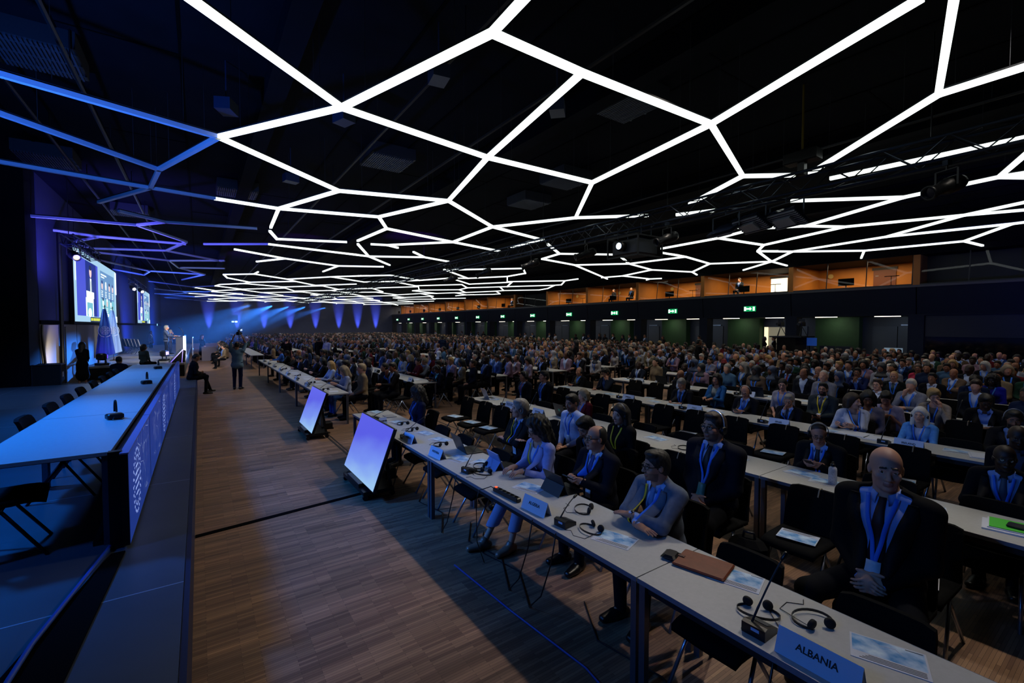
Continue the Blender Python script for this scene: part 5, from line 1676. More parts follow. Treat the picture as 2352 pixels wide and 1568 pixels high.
def laptop(x, y, rz, label, open_=105, col='2a2e34', scr=None, logo=None, w=.33, d=.23):
    """reader at +x; the lid stands at -x"""
    o = empty('laptop', (x, y, GI), rz, label, 'laptop', 'open laptops')
    c = cmat('laptop_shell', col, .4, metal=.5)
    MB().rbox((-d / 2, -w / 2, 0), (d / 2, w / 2, .016), .005).build('base', c, o)
    k = MB()
    for r in range(5):
        for q in range(13):
            k.box((-.07 + r * .021, -w / 2 + .022 + q * (w - .04) / 13, .0162), (-.053 + r * .021, -w / 2 + .022 + (q + .82) * (w - .04) / 13, .018))
    k.build('keyboard', M_mic, o)
    a = math.radians(open_ - 90)
    R = Matrix.Translation((-d / 2, 0, .012)) @ Matrix.Rotation(-a, 4, 'Y')
    m = MB().box((-.006, -w / 2, 0), (.002, w / 2, d)); m.v = [tuple(R @ Vector(q)) for q in m.v]
    l = m.build('lid', c, o)
    m = MB().quad((.0026, -w / 2 + .01, .014), (.0026, w / 2 - .01, .014), (.0026, w / 2 - .01, d - .01), (.0026, -w / 2 + .01, d - .01)); m.v = [tuple(R @ Vector(q)) for q in m.v]
    m.build('screen', scr or mat('laptop_screen', '101820', .3, emit=.5, ecol='8aa8d8'), l)
    if logo:
        m = MB().quad((-.0066, .03, d * .42), (-.0066, -.03, d * .42), (-.0066, -.03, d * .62), (-.0066, .03, d * .62)); m.v = [tuple(R @ Vector(q)) for q in m.v]
        m.build('lid_sticker', logo, l)
    return o
def tablet_stand(x, y, rz, label, col, w=.29, h=.21):
    """tablet with a kick-out cover, screen towards the reader at +x"""
    o = empty('tablet', (x, y, GI), rz, label, 'tablet')
    R = Matrix.Rotation(-.42, 4, 'Y')
    c = cmat('tablet_cover', col, .55)
    m = MB().box((-.004, -w / 2, 0), (.006, w / 2, h)); m.v = [tuple(R @ Vector(q)) for q in m.v]
    m.build('body', c, o)
    m = MB().quad((.0066, -w / 2 + .012, .012), (.0066, w / 2 - .012, .012), (.0066, w / 2 - .012, h - .012), (.0066, -w / 2 + .012, h - .012)); m.v = [tuple(R @ Vector(q)) for q in m.v]
    m.build('screen', mat('tablet_screen', '0a1420', .2, emit=.4, ecol='7aa0d8'), o)
    p = R @ Vector((-.004, 0, h * .52))
    MB().prism([(p.x, -w / 2, p.z), (p.x - .004, -w / 2, p.z), (p.x - .07, -w / 2, 0), (p.x - .065, -w / 2, 0)], (0, w, 0)).build('kickstand', c, o)
    k = MB().box((.004, -w / 2, .0), (.20, w / 2, .006))
    for r in range(5):
        for q in range(12):
            k.box((.03 + r * .022, -w / 2 + .014 + q * (w - .028) / 12, .006), (.048 + r * .022, -w / 2 + .014 + (q + .82) * (w - .028) / 12, .008))
    k.build('keyboard', M_mic, o)
    return o
def P2(px_, py_): return at(px_, py_, .74)
# ---- first row, near block, from the camera outwards
p = P2(1868, 1530); plate(2.335, p.y - .02, 0, 'ALBANIA', 'blue-lit name card reading Albania at the front table edge', .35, None, .043)
p = P2(1752, 1445); mic(2.36, p.y, 0, 'desk microphone beside the Albania name card', (.13, -.05, .37))
p = P2(1690, 1395); headphones(p.x + .05, p.y - .1, 2.1, 'headphones lying open between brown folder and Albania card')
p = P2(1862, 1430); headphones(p.x + .02, p.y, -.5, 'headphones lying behind the Albania name card')
p = P2(2040, 1505); brochure(p.x, p.y, .35, 'blue picture brochure lying in front of the tucked chair beside Albania card')
p = P2(1690, 1328); brochure(p.x + .0, p.y, .3, 'blue picture brochure half hidden under the brown leather folder')
p = P2(1615, 1300)
o = empty('leather_folder', (p.x - .0, p.y + .0, GI + .004), .25, 'brown leather document folder on the first row table', 'folder')
mb = MB().rbox((-.125, -.165, 0), (.125, .165, .018), .008)
mb.build('cover', mat('leather_brown', '6e3218', .45, noise=.12, nscale=25, bump=.1), o, False)
MB().rbox((-.02, .135, .016), (.012, .185, .024), .004).bar((-.004, .12, .02), (-.004, .19, .021), .022, .006).build('strap', mat('leather_strap', '4a2010', .45), o)
p = P2(1541, 1280)
o = empty('zip_case', (p.x, p.y, GI), .3, 'small black zipped case beside the brown leather folder', 'case')
MB().rbox((-.06, -.05, 0), (.06, .05, .035), .014).build('body', mat('case_black', '07090d', .35), o)
MB().tube([(-.06, -.05, .018), (.06, -.05, .018), (.06, .05, .018), (-.06, .05, .018), (-.06, -.05, .018)], .003, 5).build('zip', M_neck, o)
p = P2(1252, 1168); plate(2.35, p.y, .06, 'ALGERIA', 'pale name card reading Algeria before the black tablet', .30)
p = P2(1305, 1203); mic(2.37, p.y, .1, 'desk microphone between the Algeria card and two headphones', (.17, .05, .17))
p = P2(1340, 1172); headphones(p.x, p.y, .6, 'headphones with one cup up behind the Algeria microphone')
p = P2(1363, 1216); headphones(p.x - .03, p.y, 1.4, 'headphones lying against the brochure by the grey suited man', sc=1.0)
p = P2(1412, 1238); brochure(p.x, p.y, .32, 'blue picture brochure before the crossed arms of the grey suited man')
p = P2(1280, 1128); tablet_stand(p.x + .02, p.y, -.05, 'black tablet on its kickstand behind the Algeria card', '12161e')
p = P2(1217, 1120); brochure(p.x, p.y, .3, 'blue picture brochure beside the black tablet')
p = P2(1164, 1140); power_strip(2.33, p.y, .05, 'black power strip with red light between Algeria card and silver tablet')
p = P2(1145, 1072); tablet_stand(p.x, p.y, -.08, 'silver-blue tablet on its kickstand in front of the curly haired woman', '6d8ec8', .27, .20)
p = P2(1078, 1084); mic(2.38, p.y, .15, 'desk microphone with long neck beside the silver-blue tablet', (.25, .12, .26))
p = P2(1103, 1072); headphones(p.x, p.y, .7, 'headphones behind the microphone by the silver-blue tablet')
p = P2(1113, 1088); headphones(p.x - .02, p.y, 2.0, 'headphones lying nearest the front edge by the silver-blue tablet')
p = P2(1113, 1063); brochure(p.x, p.y, .3, 'blue picture brochure behind the silver-blue tablet')
p = P2(1075, 1035); laptop(p.x + .03, p.y, -.1, 'open grey laptop behind the Andorra name card', 112)
p = P2(1062, 1052); brochure(p.x - .05, p.y, .2, 'brochure partly under the open grey laptop')
p = P2(1021, 1046); plate(2.35, p.y, .05, 'ANDORRA', 'pale name card reading Andorra beside the open grey laptop', .30)
p = P2(1010, 1010); brochure(p.x, p.y, .25, 'blue picture brochure behind the Andorra card')
p = P2(1014, 1020); headphones(p.x - .03, p.y - .04, .2, 'headphones between the Andorra card and a brochure')
p = P2(956, 1012); plate(2.35, p.y, .05, 'ANGOLA', 'pale name card reading Angola', .30)
p = P2(936, 1006); mic(2.37, p.y, .1, 'desk microphone with long neck beside the Angola card', (.35, .02, .28))
p = P2(946, 988); headphones(p.x, p.y, .4, 'headphones behind the Angola microphone')
p = P2(976, 995); brochure(p.x, p.y, .2, 'blue picture brochure behind the Angola card')
p = P2(897, 988); power_strip(2.32, p.y, .02, 'black power strip with red light beside the near floor monitor')
p = P2(912, 970); brochure(p.x, p.y, .2, 'brochure beside the headphones at the far end of the first table row')
p = P2(926, 974); headphones(p.x, p.y, .1, 'headphones with grey cup at the far end of the first table row')
p = P2(863, 963); mic(p.x, p.y, -.1, 'desk microphone with bent neck behind the near floor monitor', (.38, .1, .17))
p = P2(895, 956); tag(MB().rbox((-.09, -.12, 0), (.09, .12, .012), .004).build('notebook', mat('notebook_grey', '8a8e94', .6), None, False, (p.x, p.y, GI)), 'thin grey notebook with dark edge at the far end of the first table', 'notebook')
p = P2(862, 946); brochure(p.x, p.y, .1, 'white folded brochure on the last corner of the first near table')
p = P2(879, 975); plate(p.x, p.y, PI / 2, None, 'small pale card seen end-on beside the near floor monitor', .12)
# ---- second, third and fourth rows of the near block
used_plate = []
def dress_row(r, names, skip=()):
    for (x_, y_, s_) in names:
        low = (s_ or 'card').replace('\n', ' ').title()
        if s_ is None:
            lab = 'white name card with unreadable print, %s row of tables, %s from the camera' % (rowword[r], ord_[len([q for q in used_plate if q[0] == r])])
        else:
            lab = 'white name card reading %s on the %s row of tables' % (low, rowword[r])
        used_plate.append((r, y_))
        plate(TX[r] + .085, y_, 0, s_, lab, .30)
        mic(TX[r] + .11, y_ + .27, 0, 'desk microphone beside the %s card' % (low if s_ else 'unreadable ' + ord_[len([q for q in used_plate if q[0] == r]) - 1] + ' ' + rowword[r] + '-row'), (.1, -.02, .33))
p = P2(1258, 950).y
dress_row(1, [(0, P2(1158, 938).y, "DEMOCRATIC PEOPLE'S\nREPUBLIC OF KOREA"), (0, p, 'ESTONIA')])
dress_row(2, [(0, P2(1452, 917).y, 'JAMAICA'), (0, P2(1603, 943).y, 'ITALY'), (0, P2(1796, 976).y, 'ISRAEL'), (0, P2(2098, 1024).y, 'IRELAND')])
dress_row(3, [(0, 8.5, None), (0, P2(1730, 908).y, None), (0, P2(1975, 898).y - 1.0, 'SPAIN'), (0, 1.7, None)])
bw = random.Random(8)
nb = 0
for r, ys in ((1, [8.3, 7.75, 5.85, 4.1, 2.95, 1.95, 1.2, .4]), (2, [8.9, 7.4, 6.15, 5.65, 4.75, 3.75, 2.9, 2.35, 1.5]), (3, [9.2, 7.2, 6.1, 5.2, 4.3, 2.4]), (4, [9.4, 8.1, 6.9, 5.4, 4.2])):
    for i, y in enumerate(ys):
        brochure(TX[r] + .36 + bw.uniform(-.04, .05), y, bw.uniform(-.2, .35), 'blue picture brochure on the %s row of near tables, %s from the far end' % (rowword[r], ord_[i]))
p = P2(1572, 1030); headphones(p.x, p.y, .2, 'headphones at the front edge of the second row beside the dark suited man')
p = P2(1912, 1112)
o = empty('water_bottle', (p.x, p.y, GI), 0, 'white marbled water bottle with black cap on the second row table', 'bottle')
mm = bpy.data.materials.new('bottle_marble'); mm.use_nodes = True
_n = mm.node_tree; _w = _n.nodes.new('ShaderNodeTexWave'); _w.inputs['Scale'].default_value = 9; _w.inputs['Distortion'].default_value = 14; _w.inputs['Detail'].default_value = 3
_r = _n.nodes.new('ShaderNodeValToRGB'); _r.color_ramp.elements[0].color = (.02, .025, .05, 1); _r.color_ramp.elements[0].position = .0; _r.color_ramp.elements[1].color = (.55, .58, .66, 1); _r.color_ramp.elements[1].position = .12
_n.links.new(_w.outputs['Fac'], _r.inputs['Fac']); _n.links.new(_r.outputs['Color'], _n.nodes['Principled BSDF'].inputs['Base Color']); _n.nodes['Principled BSDF'].inputs['Roughness'].default_value = .35
MB().lathe([(.034, 0), (.037, .005), (.037, .15), (.033, .17), (.022, .18), (.019, .185)], 22).build('body', mm, o, True)
MB().lathe([(.02, .184), (.022, .188), (.022, .205), (.016, .21), (.012, .212), (.011, .228), (.006, .23)], 18).build('cap', M_mic, o, True)
p = P2(1842, 1088); brochure(p.x, p.y, -.15, 'brochure lying under the phone of the man with headphones')
o = laptop(TX[1] + .42, 6.0, -.15, 'open dark laptop with green sticker behind the Estonia card', 108, '1a1e26', None, mat('sticker_green', '1c8a6a', .5))
laptop(TX[1] + .38, 8.42, -.2, 'open white laptop at the far end of the second row', 112, '9aa8c8')
laptop(TX[3] + .3, 5.3, .1, 'open dark laptop of the woman in blue blazer', 108, '1a2638')
laptop(TX[3] + .4, 7.9, .1, 'open black laptop beside the man resting his cheek', 110, '10141c')
laptop(TX[4] + .4, 8.9, 0, 'open silver laptop far down the fifth row of tables', 110, '9a9ea8')
# coloured papers on the second row, beside the man with mirrored sunglasses
o = empty('paper_stack', (5.22, .64, GI), .15, 'stack of white papers with bright green folder on top', 'papers')
MB().box((-.16, -.2, 0), (.12, .2, .012)).box((-.13, -.22, .012), (.14, .17, .02)).build('sheets', M_paper, o)
MB().box((-.12, -.24, .0205), (.13, .16, .026)).build('folder', mat('folder_green', '3fbf2a', .5), o)
tag(MB().rbox((-.05, -.08, 0), (.05, .08, .02), .006).build('phone_case', M_mic, None, False, (5.2, .62, GI + .027)), 'black case lying on the bright green folder', 'case')
for i, (x, y, w, h) in enumerate(((TX[2] + .4, 2.62, .2, .16), (TX[2] + .33, 2.28, .18, .14), (TX[2] + .42, 4.85, .15, .12), (TX[2] + .35, 1.2, .2, .15))):
    tag(MB().box((-h, -w, 0), (h, w, .006)).box((-h + .02, -w + .05, .006), (h + .02, w - .02, .01)).build('loose_papers', M_paper, None, False, (x, y, GI), (0, 0, bw.uniform(-.3, .3))), 'loose white papers on the third row, %s' % ('before the woman in white blazer', 'between the white blazer and the Ireland card', 'under the hands of the writing man', 'behind the Ireland card')[i], 'papers')
o = empty('cup', (TX[3] + .25, 8.05, GI), 0, 'small white cup beside the open black laptop', 'cup')
MB().lathe([(.028, 0), (.036, .08), (.033, .08), (.026, .004)], 16).build('body', M_paper, o, True)
# ---- second block, first row: cards, microphones and papers all along
for i in range(8):
    y = 11.3 + 1.62 * i
    plate(TX[0] + .07, y, 0, None, 'white name card on the second block\'s front tables, %s from the aisle' % ord_[i], .24)
    mic(TX[0] + .12, y + .3, 0, 'desk microphone on the second block\'s front tables, %s from the aisle' % ord_[i], (.3, .05, .26))
    for k, dy in enumerate((.15, .75)):
        o = tag(MB().box((-.105, -.148, 0), (.105, .148, .004)).build('papers', M_paper, None, False, (TX[0] + .4 + bw.uniform(-.06, .06), y + dy + bw.uniform(-.1, .1), GI), (0, 0, bw.uniform(-.3, .3))), 'white papers on the second block\'s front tables, %s from the aisle' % ord_[2 * i + k], 'papers', 'papers on the second block front tables')
for i, y in enumerate((11.75, 13.4, 15.6, 18.3)):
    headphones(TX[0] + .3, y + .16, .4 * i, 'headphones on the second block\'s front tables, %s from the aisle' % ord_[i])
for r in (1, 2, 3):
    for i in range(4):
        y = TB[1][r][0] + .5 + 1.55 * i
        plate(TX[r] + .08, y, 0, None, 'white name card on the second block, %s row of tables, %s from the aisle' % (rowword[r], ord_[i]), .28)
        tag(MB().box((-.105, -.15, 0), (.105, .15, .006)).build('papers', M_paper, None, False, (TX[r] + .4, y + .35, GI), (0, 0, bw.uniform(-.3, .3))), 'white papers on the second block, %s row of tables, %s from the aisle' % (rowword[r], ord_[i]), 'papers')
# ---------------------------------------------------------------- floor monitors facing the stage
def monitor(y0, y1, label):
    yc = (y0 + y1) / 2; L = y1 - y0
    o = empty('floor_monitor', (1.95, yc, 0), 0, label, 'monitor', 'tilted floor monitors')
    H = .86; a = math.radians(20)
    R = Matrix.Translation((-.14, 0, .16)) @ Matrix.Rotation(a, 4, 'Y')
    def tr(mb):
        mb.v = [tuple(R @ Vector(q)) for q in mb.v]; return mb
    tr(MB().rbox((-.0, -L / 2, 0), (.05, L / 2, H), .008)).build('housing', M_lamp, o)
    m = bpy.data.materials.get('monitor_picture')
    if not m:
        m = bpy.data.materials.new('monitor_picture'); m.use_nodes = True
        nt = m.node_tree; b = nt.nodes['Principled BSDF']; b.inputs['Base Color'].default_value = (.01, .01, .02, 1); b.inputs['Roughness'].default_value = .3
        tc = nt.nodes.new('ShaderNodeTexCoord'); sx = nt.nodes.new('ShaderNodeSeparateXYZ'); rp = nt.nodes.new('ShaderNodeValToRGB')
        ad = nt.nodes.new('ShaderNodeMath'); ad.operation = 'MULTIPLY_ADD'; ad.inputs[1].default_value = .25
        nz = nt.nodes.new('ShaderNodeTexNoise'); nz.inputs['Scale'].default_value = 3
        mr = nt.nodes.new('ShaderNodeMath'); mr.operation = 'MULTIPLY_ADD'; mr.inputs[1].default_value = .25
        nt.links.new(tc.outputs['Generated'], sx.inputs[0]); nt.links.new(tc.outputs['Generated'], nz.inputs['Vector'])
        nt.links.new(sx.outputs['Y'], ad.inputs[0]); nt.links.new(sx.outputs['Z'], ad.inputs[2])
        nt.links.new(nz.outputs['Fac'], mr.inputs[0]); nt.links.new(ad.outputs[0], mr.inputs[2]); nt.links.new(mr.outputs[0], rp.inputs['Fac'])
        e = rp.color_ramp.elements
        e[0].position = .2; e[0].color = (*lin('a6d4ff'), 1); e[1].position = 1.15 if False else 1.0; e[1].color = (*lin('5f62f0'), 1)
        x = rp.color_ramp.elements.new(.55); x.color = (*lin('7f9cff'), 1)
        nt.links.new(rp.outputs['Color'], b.inputs['Emission Color']); b.inputs['Emission Strength'].default_value = .85
    tr(MB().quad((-.001, L / 2 - .012, .015), (-.001, -L / 2 + .012, .015), (-.001, -L / 2 + .012, H - .012), (-.001, L / 2 - .012, H - .012))).build('screen', m, o)
    MB().box((-.2, -L * .36, .07), (.22, L * .36, .12)).bar((.2, -L * .3, .1), (.1, -L * .3, .72), .04, .04).bar((.2, L * .3, .1), (.1, L * .3, .72), .04, .04).box((-.2, -L * .2, .12), (-.05, L * .2, .17)).build('cradle', M_lamp, o)
    for sx in (-.17, .2):
        for sy in (-L * .34, L * .34):
            MB().lathe([(.001, -.018), (.035, -.018), (.035, .018), (.001, .018)], 14, (sx, sy, .036), axis='y').build('caster', M_mic, o)
    MB().rbox((.24, -.12, .12), (.4, .12, .24), .01).box((.2, -.1, .09), (.42, .1, .12)).build('power_box', M_lamp, o)
    MB().tube([(.3, .1, .24), (.36, .2, .1), (.3, .35, .012), (.15, .5, .01), (.4, .62, .01)], .007, 6).build('cable', M_mic, o, True)
    return o
monitor(5.82, 7.25, 'tilted screen glowing pale blue on the floor, closer of two before the front tables')
monitor(9.72, 11.1, 'tilted screen glowing violet-blue on the floor, farther of two before the front tables')
# dark cable ducts set into the floor
struct(MB().prism([(-.08, 6.02, .0), (2.0, 6.32, .0), (2.0, 6.40, .0), (-.08, 6.10, .0)], (0, 0, .006)), 'trim_floor_duct', M_gap)
struct(MB().box((2.15, 7.6, 0), (2.19, 11.2, .004)).box((2.22, 7.6, 0), (2.25, 11.2, .004)), 'trim_floor_duct', mat('duct_cover', '2a2420', .5))
struct(MB().box((4.74, 8.0, 0), (4.78, 30, .004)), 'trim_floor_duct', mat('duct_cover', '2a2420', .5))
# loose cables hanging from and lying under the first tables
rc_ = random.Random(4)
for i, (x, y) in enumerate(((2.33, 1.05), (2.3, 2.65), (2.3, 2.95), (2.3, 4.3), (2.3, 5.9), (2.3, 7.0))):
    pts = [(x - .07, y, .735), (x - .1, y + .02, .5), (x - .12, y + .12, .2), (x - .1, y + .3, .012), (x + .15, y + .8, .008), (x + .05, y + 1.3, .008), (x + .3, y + 1.7, .008)]
    tag(MB().tube(pts, .006, 6).build('hanging_cable', M_mic, None, True), 'thin black cable hanging off the front edge of the first tables, %s from the camera' % ord_[i], 'cable', 'cables below the first tables')
tag(MB().tube([(2.0, 3.9, .008), (2.05, 3.0, .008), (2.12, 2.2, .008), (2.02, 1.5, .008), (2.15, .8, .008), (2.1, .0, .008)], .008, 6).build('floor_cable', mat('cable_blue', '2a4a9a', .3), None, True), 'long bluish cable lying along the floor before the first tables', 'cable')

o = empty('backpack', (4.05, 2.12, 0), .3, 'black backpack standing on the floor beside the empty chair with a brochure', 'backpack')
MB().rbox((-.1, -.16, 0), (.1, .16, .42), .05).build('body', M_uph, o)
MB().rbox((-.15, -.12, .03), (-.1, .12, .24), .03).build('front_pocket', M_uph, o)
MB().tube([(0, -.05, .41), (0, -.04, .47), (0, .04, .47), (0, .05, .41)], .012, 6).tube([(.1, -.09, .38), (.15, -.1, .25), (.12, -.1, .05)], .018, 6).tube([(.1, .09, .38), (.15, .1, .25), (.12, .1, .05)], .018, 6).build('strap', M_mic, o, True)
# ================================================================== the audience, the speaker and the crew
BL, YE = '1f6fe0', 'c8ac18'
LB = (BL, BL); LBY = (YE, BL)
CAST = []       # world positions of everybody placed singly
NCH = [0]
def chair_at(x, y, rz, label, proto=None, group='black chairs'):
    NCH[0] += 1
    CHAIRS.append((x, y))
    return put_chair(proto or CH0, (x, y, 0), rz, label, group)
CHAIRS = []
def who(px_, py_, label, short=None, chair=True, rz=None, sc=None, group=None, **P):
    d = dict(fine=0, seed=0); d.update(P)
    rz = PI if rz is None else rz
    b, f = make_person(d)
    h = f.head; auto = sc is None
    q0 = at(px_, py_, 1.22)
    if auto: sc = 1.0 if q0.x < 4.5 and q0.y < 9 else .955
    # those at a table sit behind its far edge
    for _k in range(12):
        p = at(px_, py_, h[2] * sc)
        hx_ = p.x + h[0] * sc
        r = [k for k in range(4) if TX[k] - .28 < q0.x < TX[k] + 1.0]
        if not auto or not r or hx_ > TX[r[0]] + .65 + .21 or sc < .87: break
        sc -= .01
    place(b, p.x, p.y, rz, 0, sc); tag(b, label, 'person', group); del b['_h']
    CAST.append((b.location.x, b.location.y))
    if chair and d.get('seated', True):
        fx = (1, 0)
        chair_at(b.location.x + .02 * math.cos(rz), b.location.y, rz + d.get('chturn', 0), 'black chair under the %s' % (short or label.split(',')[0].split(' beside the')[0].split(' above the')[0].split(' holding')[0]))
    if d['fine'] and d.get('arms') in ('phone', 'phonelap'):
        m = (f.wr[0] + f.wr[1]) / 2 + np.array([.085, 0, .025])
        w = Matrix.Rotation(rz, 3, 'Z') @ Vector((m * sc).tolist()) + b.location
        o = empty('mobile_phone', w, rz, 'dark mobile phone held by the ' + ' '.join(label.split()[:9]).rstrip(','), 'phone')
        R = Matrix.Rotation(-.55, 3, 'Y')
        MB().box((-.072, -.036, -.004), (.072, .036, .004), 0, R, (0, 0, 0)).build('body', M_mic, o)
        MB().box((-.068, -.033, .0042), (.068, .033, .0048), 0, R, (0, 0, 0)).build('screen', mat('phone_screen', '0a1018', .2, emit=.25, ecol='9ab8e0'), o)
    return b
# ---- the eight nearest, modelled closely
who(1506, 1068, 'person in grey suit and glasses, arms folded on the first row table', 'person in grey suit with folded arms', fine=2, top='suit', topcol='5b6577', shirtcol='9fb6e6', tie='5a7ab0', arms='folded', lanyard=LBY, glasses=True, hair='short', haircol='black', skin='fair', stubble=True, lean=.2, yaw=-.38, pitch=-.04, turn=-.05, watch=1, fat=1.08, lanz=.14)
who(1368, 1005, 'person in navy suit and glasses tapping the black tablet, receding dark hair', 'person in navy suit at the black tablet', fine=2, top='suit', topcol='0b0f1c', shirtcol='aab8d6', tie='1a2f78', arms='phone', lanyard=LB, glasses=True, hair='balding', haircol='black', skin='fair', lean=.14, yaw=-.25, pitch=-.1, fat=1.12, watch=0)
who(1233, 984, 'person with dark curly hair and lavender blazer typing on the silver-blue tablet', 'person in lavender blazer', fine=2, fem=True, top='blazer', topcol='8d98d2', shirtcol='b4bede', arms='type', lanyard=LBY, glasses=True, hair='curly', haircol='black', skin='pale', lean=.16, yaw=-.12, pitch=.34, botcol='8e96b8', skirt=.22, shoecol='8a6450', legx=(.3, .12), watch=1, lanz=.16)
who(1193, 938, 'person with grey swept hair in dark green-black suit, arms crossed', 'person with crossed arms behind the curly haired one', fine=2, top='suit', topcol='10181e', shirtcol='a9bbdc', tie='123a34', arms='cross', lanyard=LBY, hair='swept', haircol='grey', skin='pale', lean=.05, yaw=-.45, pitch=-.06, lanz=.16)
who(1313, 924, 'young person in white shirt with short black hair, hands in lap, blue lanyard', 'young person in white shirt', fine=2, top='shirt', topcol='a9b4d6', arms='lap', lanyard=LB, hair='short', haircol='black', skin='fair', stubble=True, lean=.08, yaw=.05, pitch=.16, lanz=.2)
who(1639, 979, 'heavy person in dark navy suit, glasses and headset, hands clasped', 'heavy person in navy suit and headset', fine=2, sc=1.12, top='suit', topcol='0a0d18', shirtcol='93a6d2', tie='0b0e18', arms='clasp', lanyard=LB, glasses=True, headset=True, hair='short', haircol='brown', skin='fair', stubble=True, fat=1.22, yaw=-.1, pitch=-.04, lanz=.2, badge='3f7a74', spread=.18)
who(1880, 994, 'person in charcoal suit with headset and glasses looking down at a phone', 'person in charcoal suit with headset', fine=2, top='suit', topcol='0d0f13', shirtcol='8fa8d8', tie='150f18', arms='phone', lanyard=LB, glasses=True, headset=True, hair='crop', haircol='brown', skin='fair', lean=.36, yaw=.42, pitch=.3, fat=1.15, lanz=.16)
who(2035, 1075, 'bald person in black suit with dark red tie, hands folded in lap', 'bald person in black suit', fine=2, sc=1.14, top='suit', topcol='08090c', shirtcol='8ea4dc', tie='2a0a12', arms='clasp', lanyard=LB, hair='bald', skin='pale', yaw=.42, pitch=.04, fat=1.16, lanz=.16, spread=.24, vee=(.02, .13))
# ---- well visible neighbours
who(2308, 1052, 'dark-skinned person with blue mirrored sunglasses and shaved head', None, fine=1, lean=.32, top='suit', topcol='0a0b10', shirtcol='8aa0d0', tie='39465a', arms='table', lanyard=LB, glasses=True, hair='bald', skin='dark', yaw=.3, pitch=-.08, fat=1.1, vee=(.06, .12))
who(1345, 980, 'dark-haired person leaning forward behind the one in navy suit', None, fine=1, top='suit', topcol='08090e', shirtcol='30405a', arms='lap', hair='short', haircol='black', skin='fair', stubble=True, lean=.5, pitch=.4, yaw=-.1, side=.15)
who(1339, 908, 'blond person in dark red cardigan with headset, head bowed', None, fine=1, fem=True, top='blazer', topcol='5a0f1c', shirtcol='a08088', arms='lap', lanyard=LB, headset=True, hair='bob', haircol='ash', skin='pale', pitch=.25, yaw=-.2)
who(1424, 951, 'person with long dark hair, black top and yellow lanyard, wearing headset', None, fine=1, fem=True, top='sweater', topcol='08080c', arms='lap', lanyard=(YE, YE), headset=True, hair='long', haircol='dkbrown', skin='pale', yaw=-.05, pitch=.1)
who(2329, 962, 'black-haired bearded person writing in dark suit at the picture edge', None, fine=1, top='suit', topcol='0a0c12', shirtcol='8a98c0', arms='table', headset=True, hair='short', haircol='black', skin='tan', beard=True, yaw=.2, pitch=.25)
who(2338, 1003, 'shaven-headed dark-skinned person just behind the mirrored sunglasses', None, fine=1, top='suit', topcol='0c0e14', shirtcol='303a50', arms='lap', hair='bald', skin='dark', yaw=.3, pitch=.15)
who(2113, 953, 'person with platinum long hair, sky blue blazer, dark necklace and headset', None, fine=2, fem=True, top='blazer', topcol='4a86cc', shirtcol='b4bcd4', arms='table', lanyard=LB, headset=True, hair='long', haircol='white', skin='pale', yaw=.05, pitch=-.1, necklace=1, lanz=.18, fat=1.05)
who(1960, 921, 'person with dark bob in white blazer turned aside, papers in hand', None, fine=1, fem=True, top='blazer', topcol='a8b0c4', shirtcol='70707e', arms='read', lanyard=LB, hair='bob', haircol='brown', skin='pale', turn=.55, yaw=1.0, pitch=.05, fat=1.1)
who(1994, 915, 'person with wavy dark hair looking down between two white tops', None, fine=1, fem=True, top='blouse', topcol='6a6678', arms='lap', lanyard=LB, hair='wavy', haircol='black', skin='tan', pitch=.35, yaw=.3)
who(2035, 914, 'person in white short-sleeved blouse bending to read papers', None, fine=1, fem=True, top='blouse', topcol='a49cb4', cut=0, arms='read', lanyard=LB, hair='short', haircol='black', skin='fair', lean=.42, pitch=.4, yaw=.2, fat=1.1)
who(2146, 909, 'blond person in beige jacket hiding face in hand', None, fine=1, fem=True, top='blazer', topcol='8a8078', shirtcol='3a3a46', arms='cheek', lanyard=LB, hair='swept', haircol='blond', skin='pale', pitch=.3, yaw=.4, roll=.2)
who(2263, 922, 'person in black suit and glasses bent over writing', None, fine=1, top='suit', topcol='08090c', shirtcol='6a86c8', arms='write', glasses=True, hair='short', haircol='black', skin='brown', lean=.3, pitch=.4, yaw=.35)
who(1811, 919, 'grey-haired person with fist at chin behind the Israel card', None, fine=1, top='suit', topcol='0a0d16', shirtcol='8aa2d6', tie='1a2540', arms='chin', lanyard=LB, glasses=True, hair='short', haircol='grey', skin='fair', lean=.16, pitch=.2, yaw=.3)
who(1890, 893, 'bearded person in grey-green suit with yellow lanyard and phone', None, fine=1, top='suit', topcol='2c3438', shirtcol='8a94a8', tie='1c2a48', arms='phonelap', lanyard=(YE, YE), glasses=True, hair='short', haircol='black', skin='fair', beard=True, yaw=.15, pitch=-.05, fat=1.1)
who(1798, 883, 'person in pale short-sleeved blouse and glasses, dark hair tied back', None, fine=1, fem=True, top='blouse', topcol='8a8894', cut=0, arms='lap', lanyard=LB, glasses=True, hair='tied', haircol='black', skin='pale', pitch=.15, yaw=.25)
who(1712, 899, 'balding person with headset looking at a phone behind the Italy card', None, fine=1, top='suit', topcol='0b0e17', shirtcol='8fa4d0', tie='29509a', arms='phone', lanyard=LB, glasses=True, headset=True, hair='balding', haircol='black', skin='fair', lean=.15, pitch=.42, yaw=.2)
who(1646, 871, 'person with long dark hair and bright blue blazer behind a laptop', None, fine=1, fem=True, top='blazer', topcol='1f5590', shirtcol='7a8a9a', arms='type', hair='wavy', haircol='dkbrown', skin='fair', yaw=0, pitch=.02)
who(1565, 881, 'grey-haired person in dark suit bent over writing, blue lanyard', None, fine=1, top='suit', topcol='101218', shirtcol='8a9cc4', tie='14244a', arms='write', lanyard=LB, hair='short', haircol='grey', skin='fair', lean=.22, pitch=.42, yaw=.1)
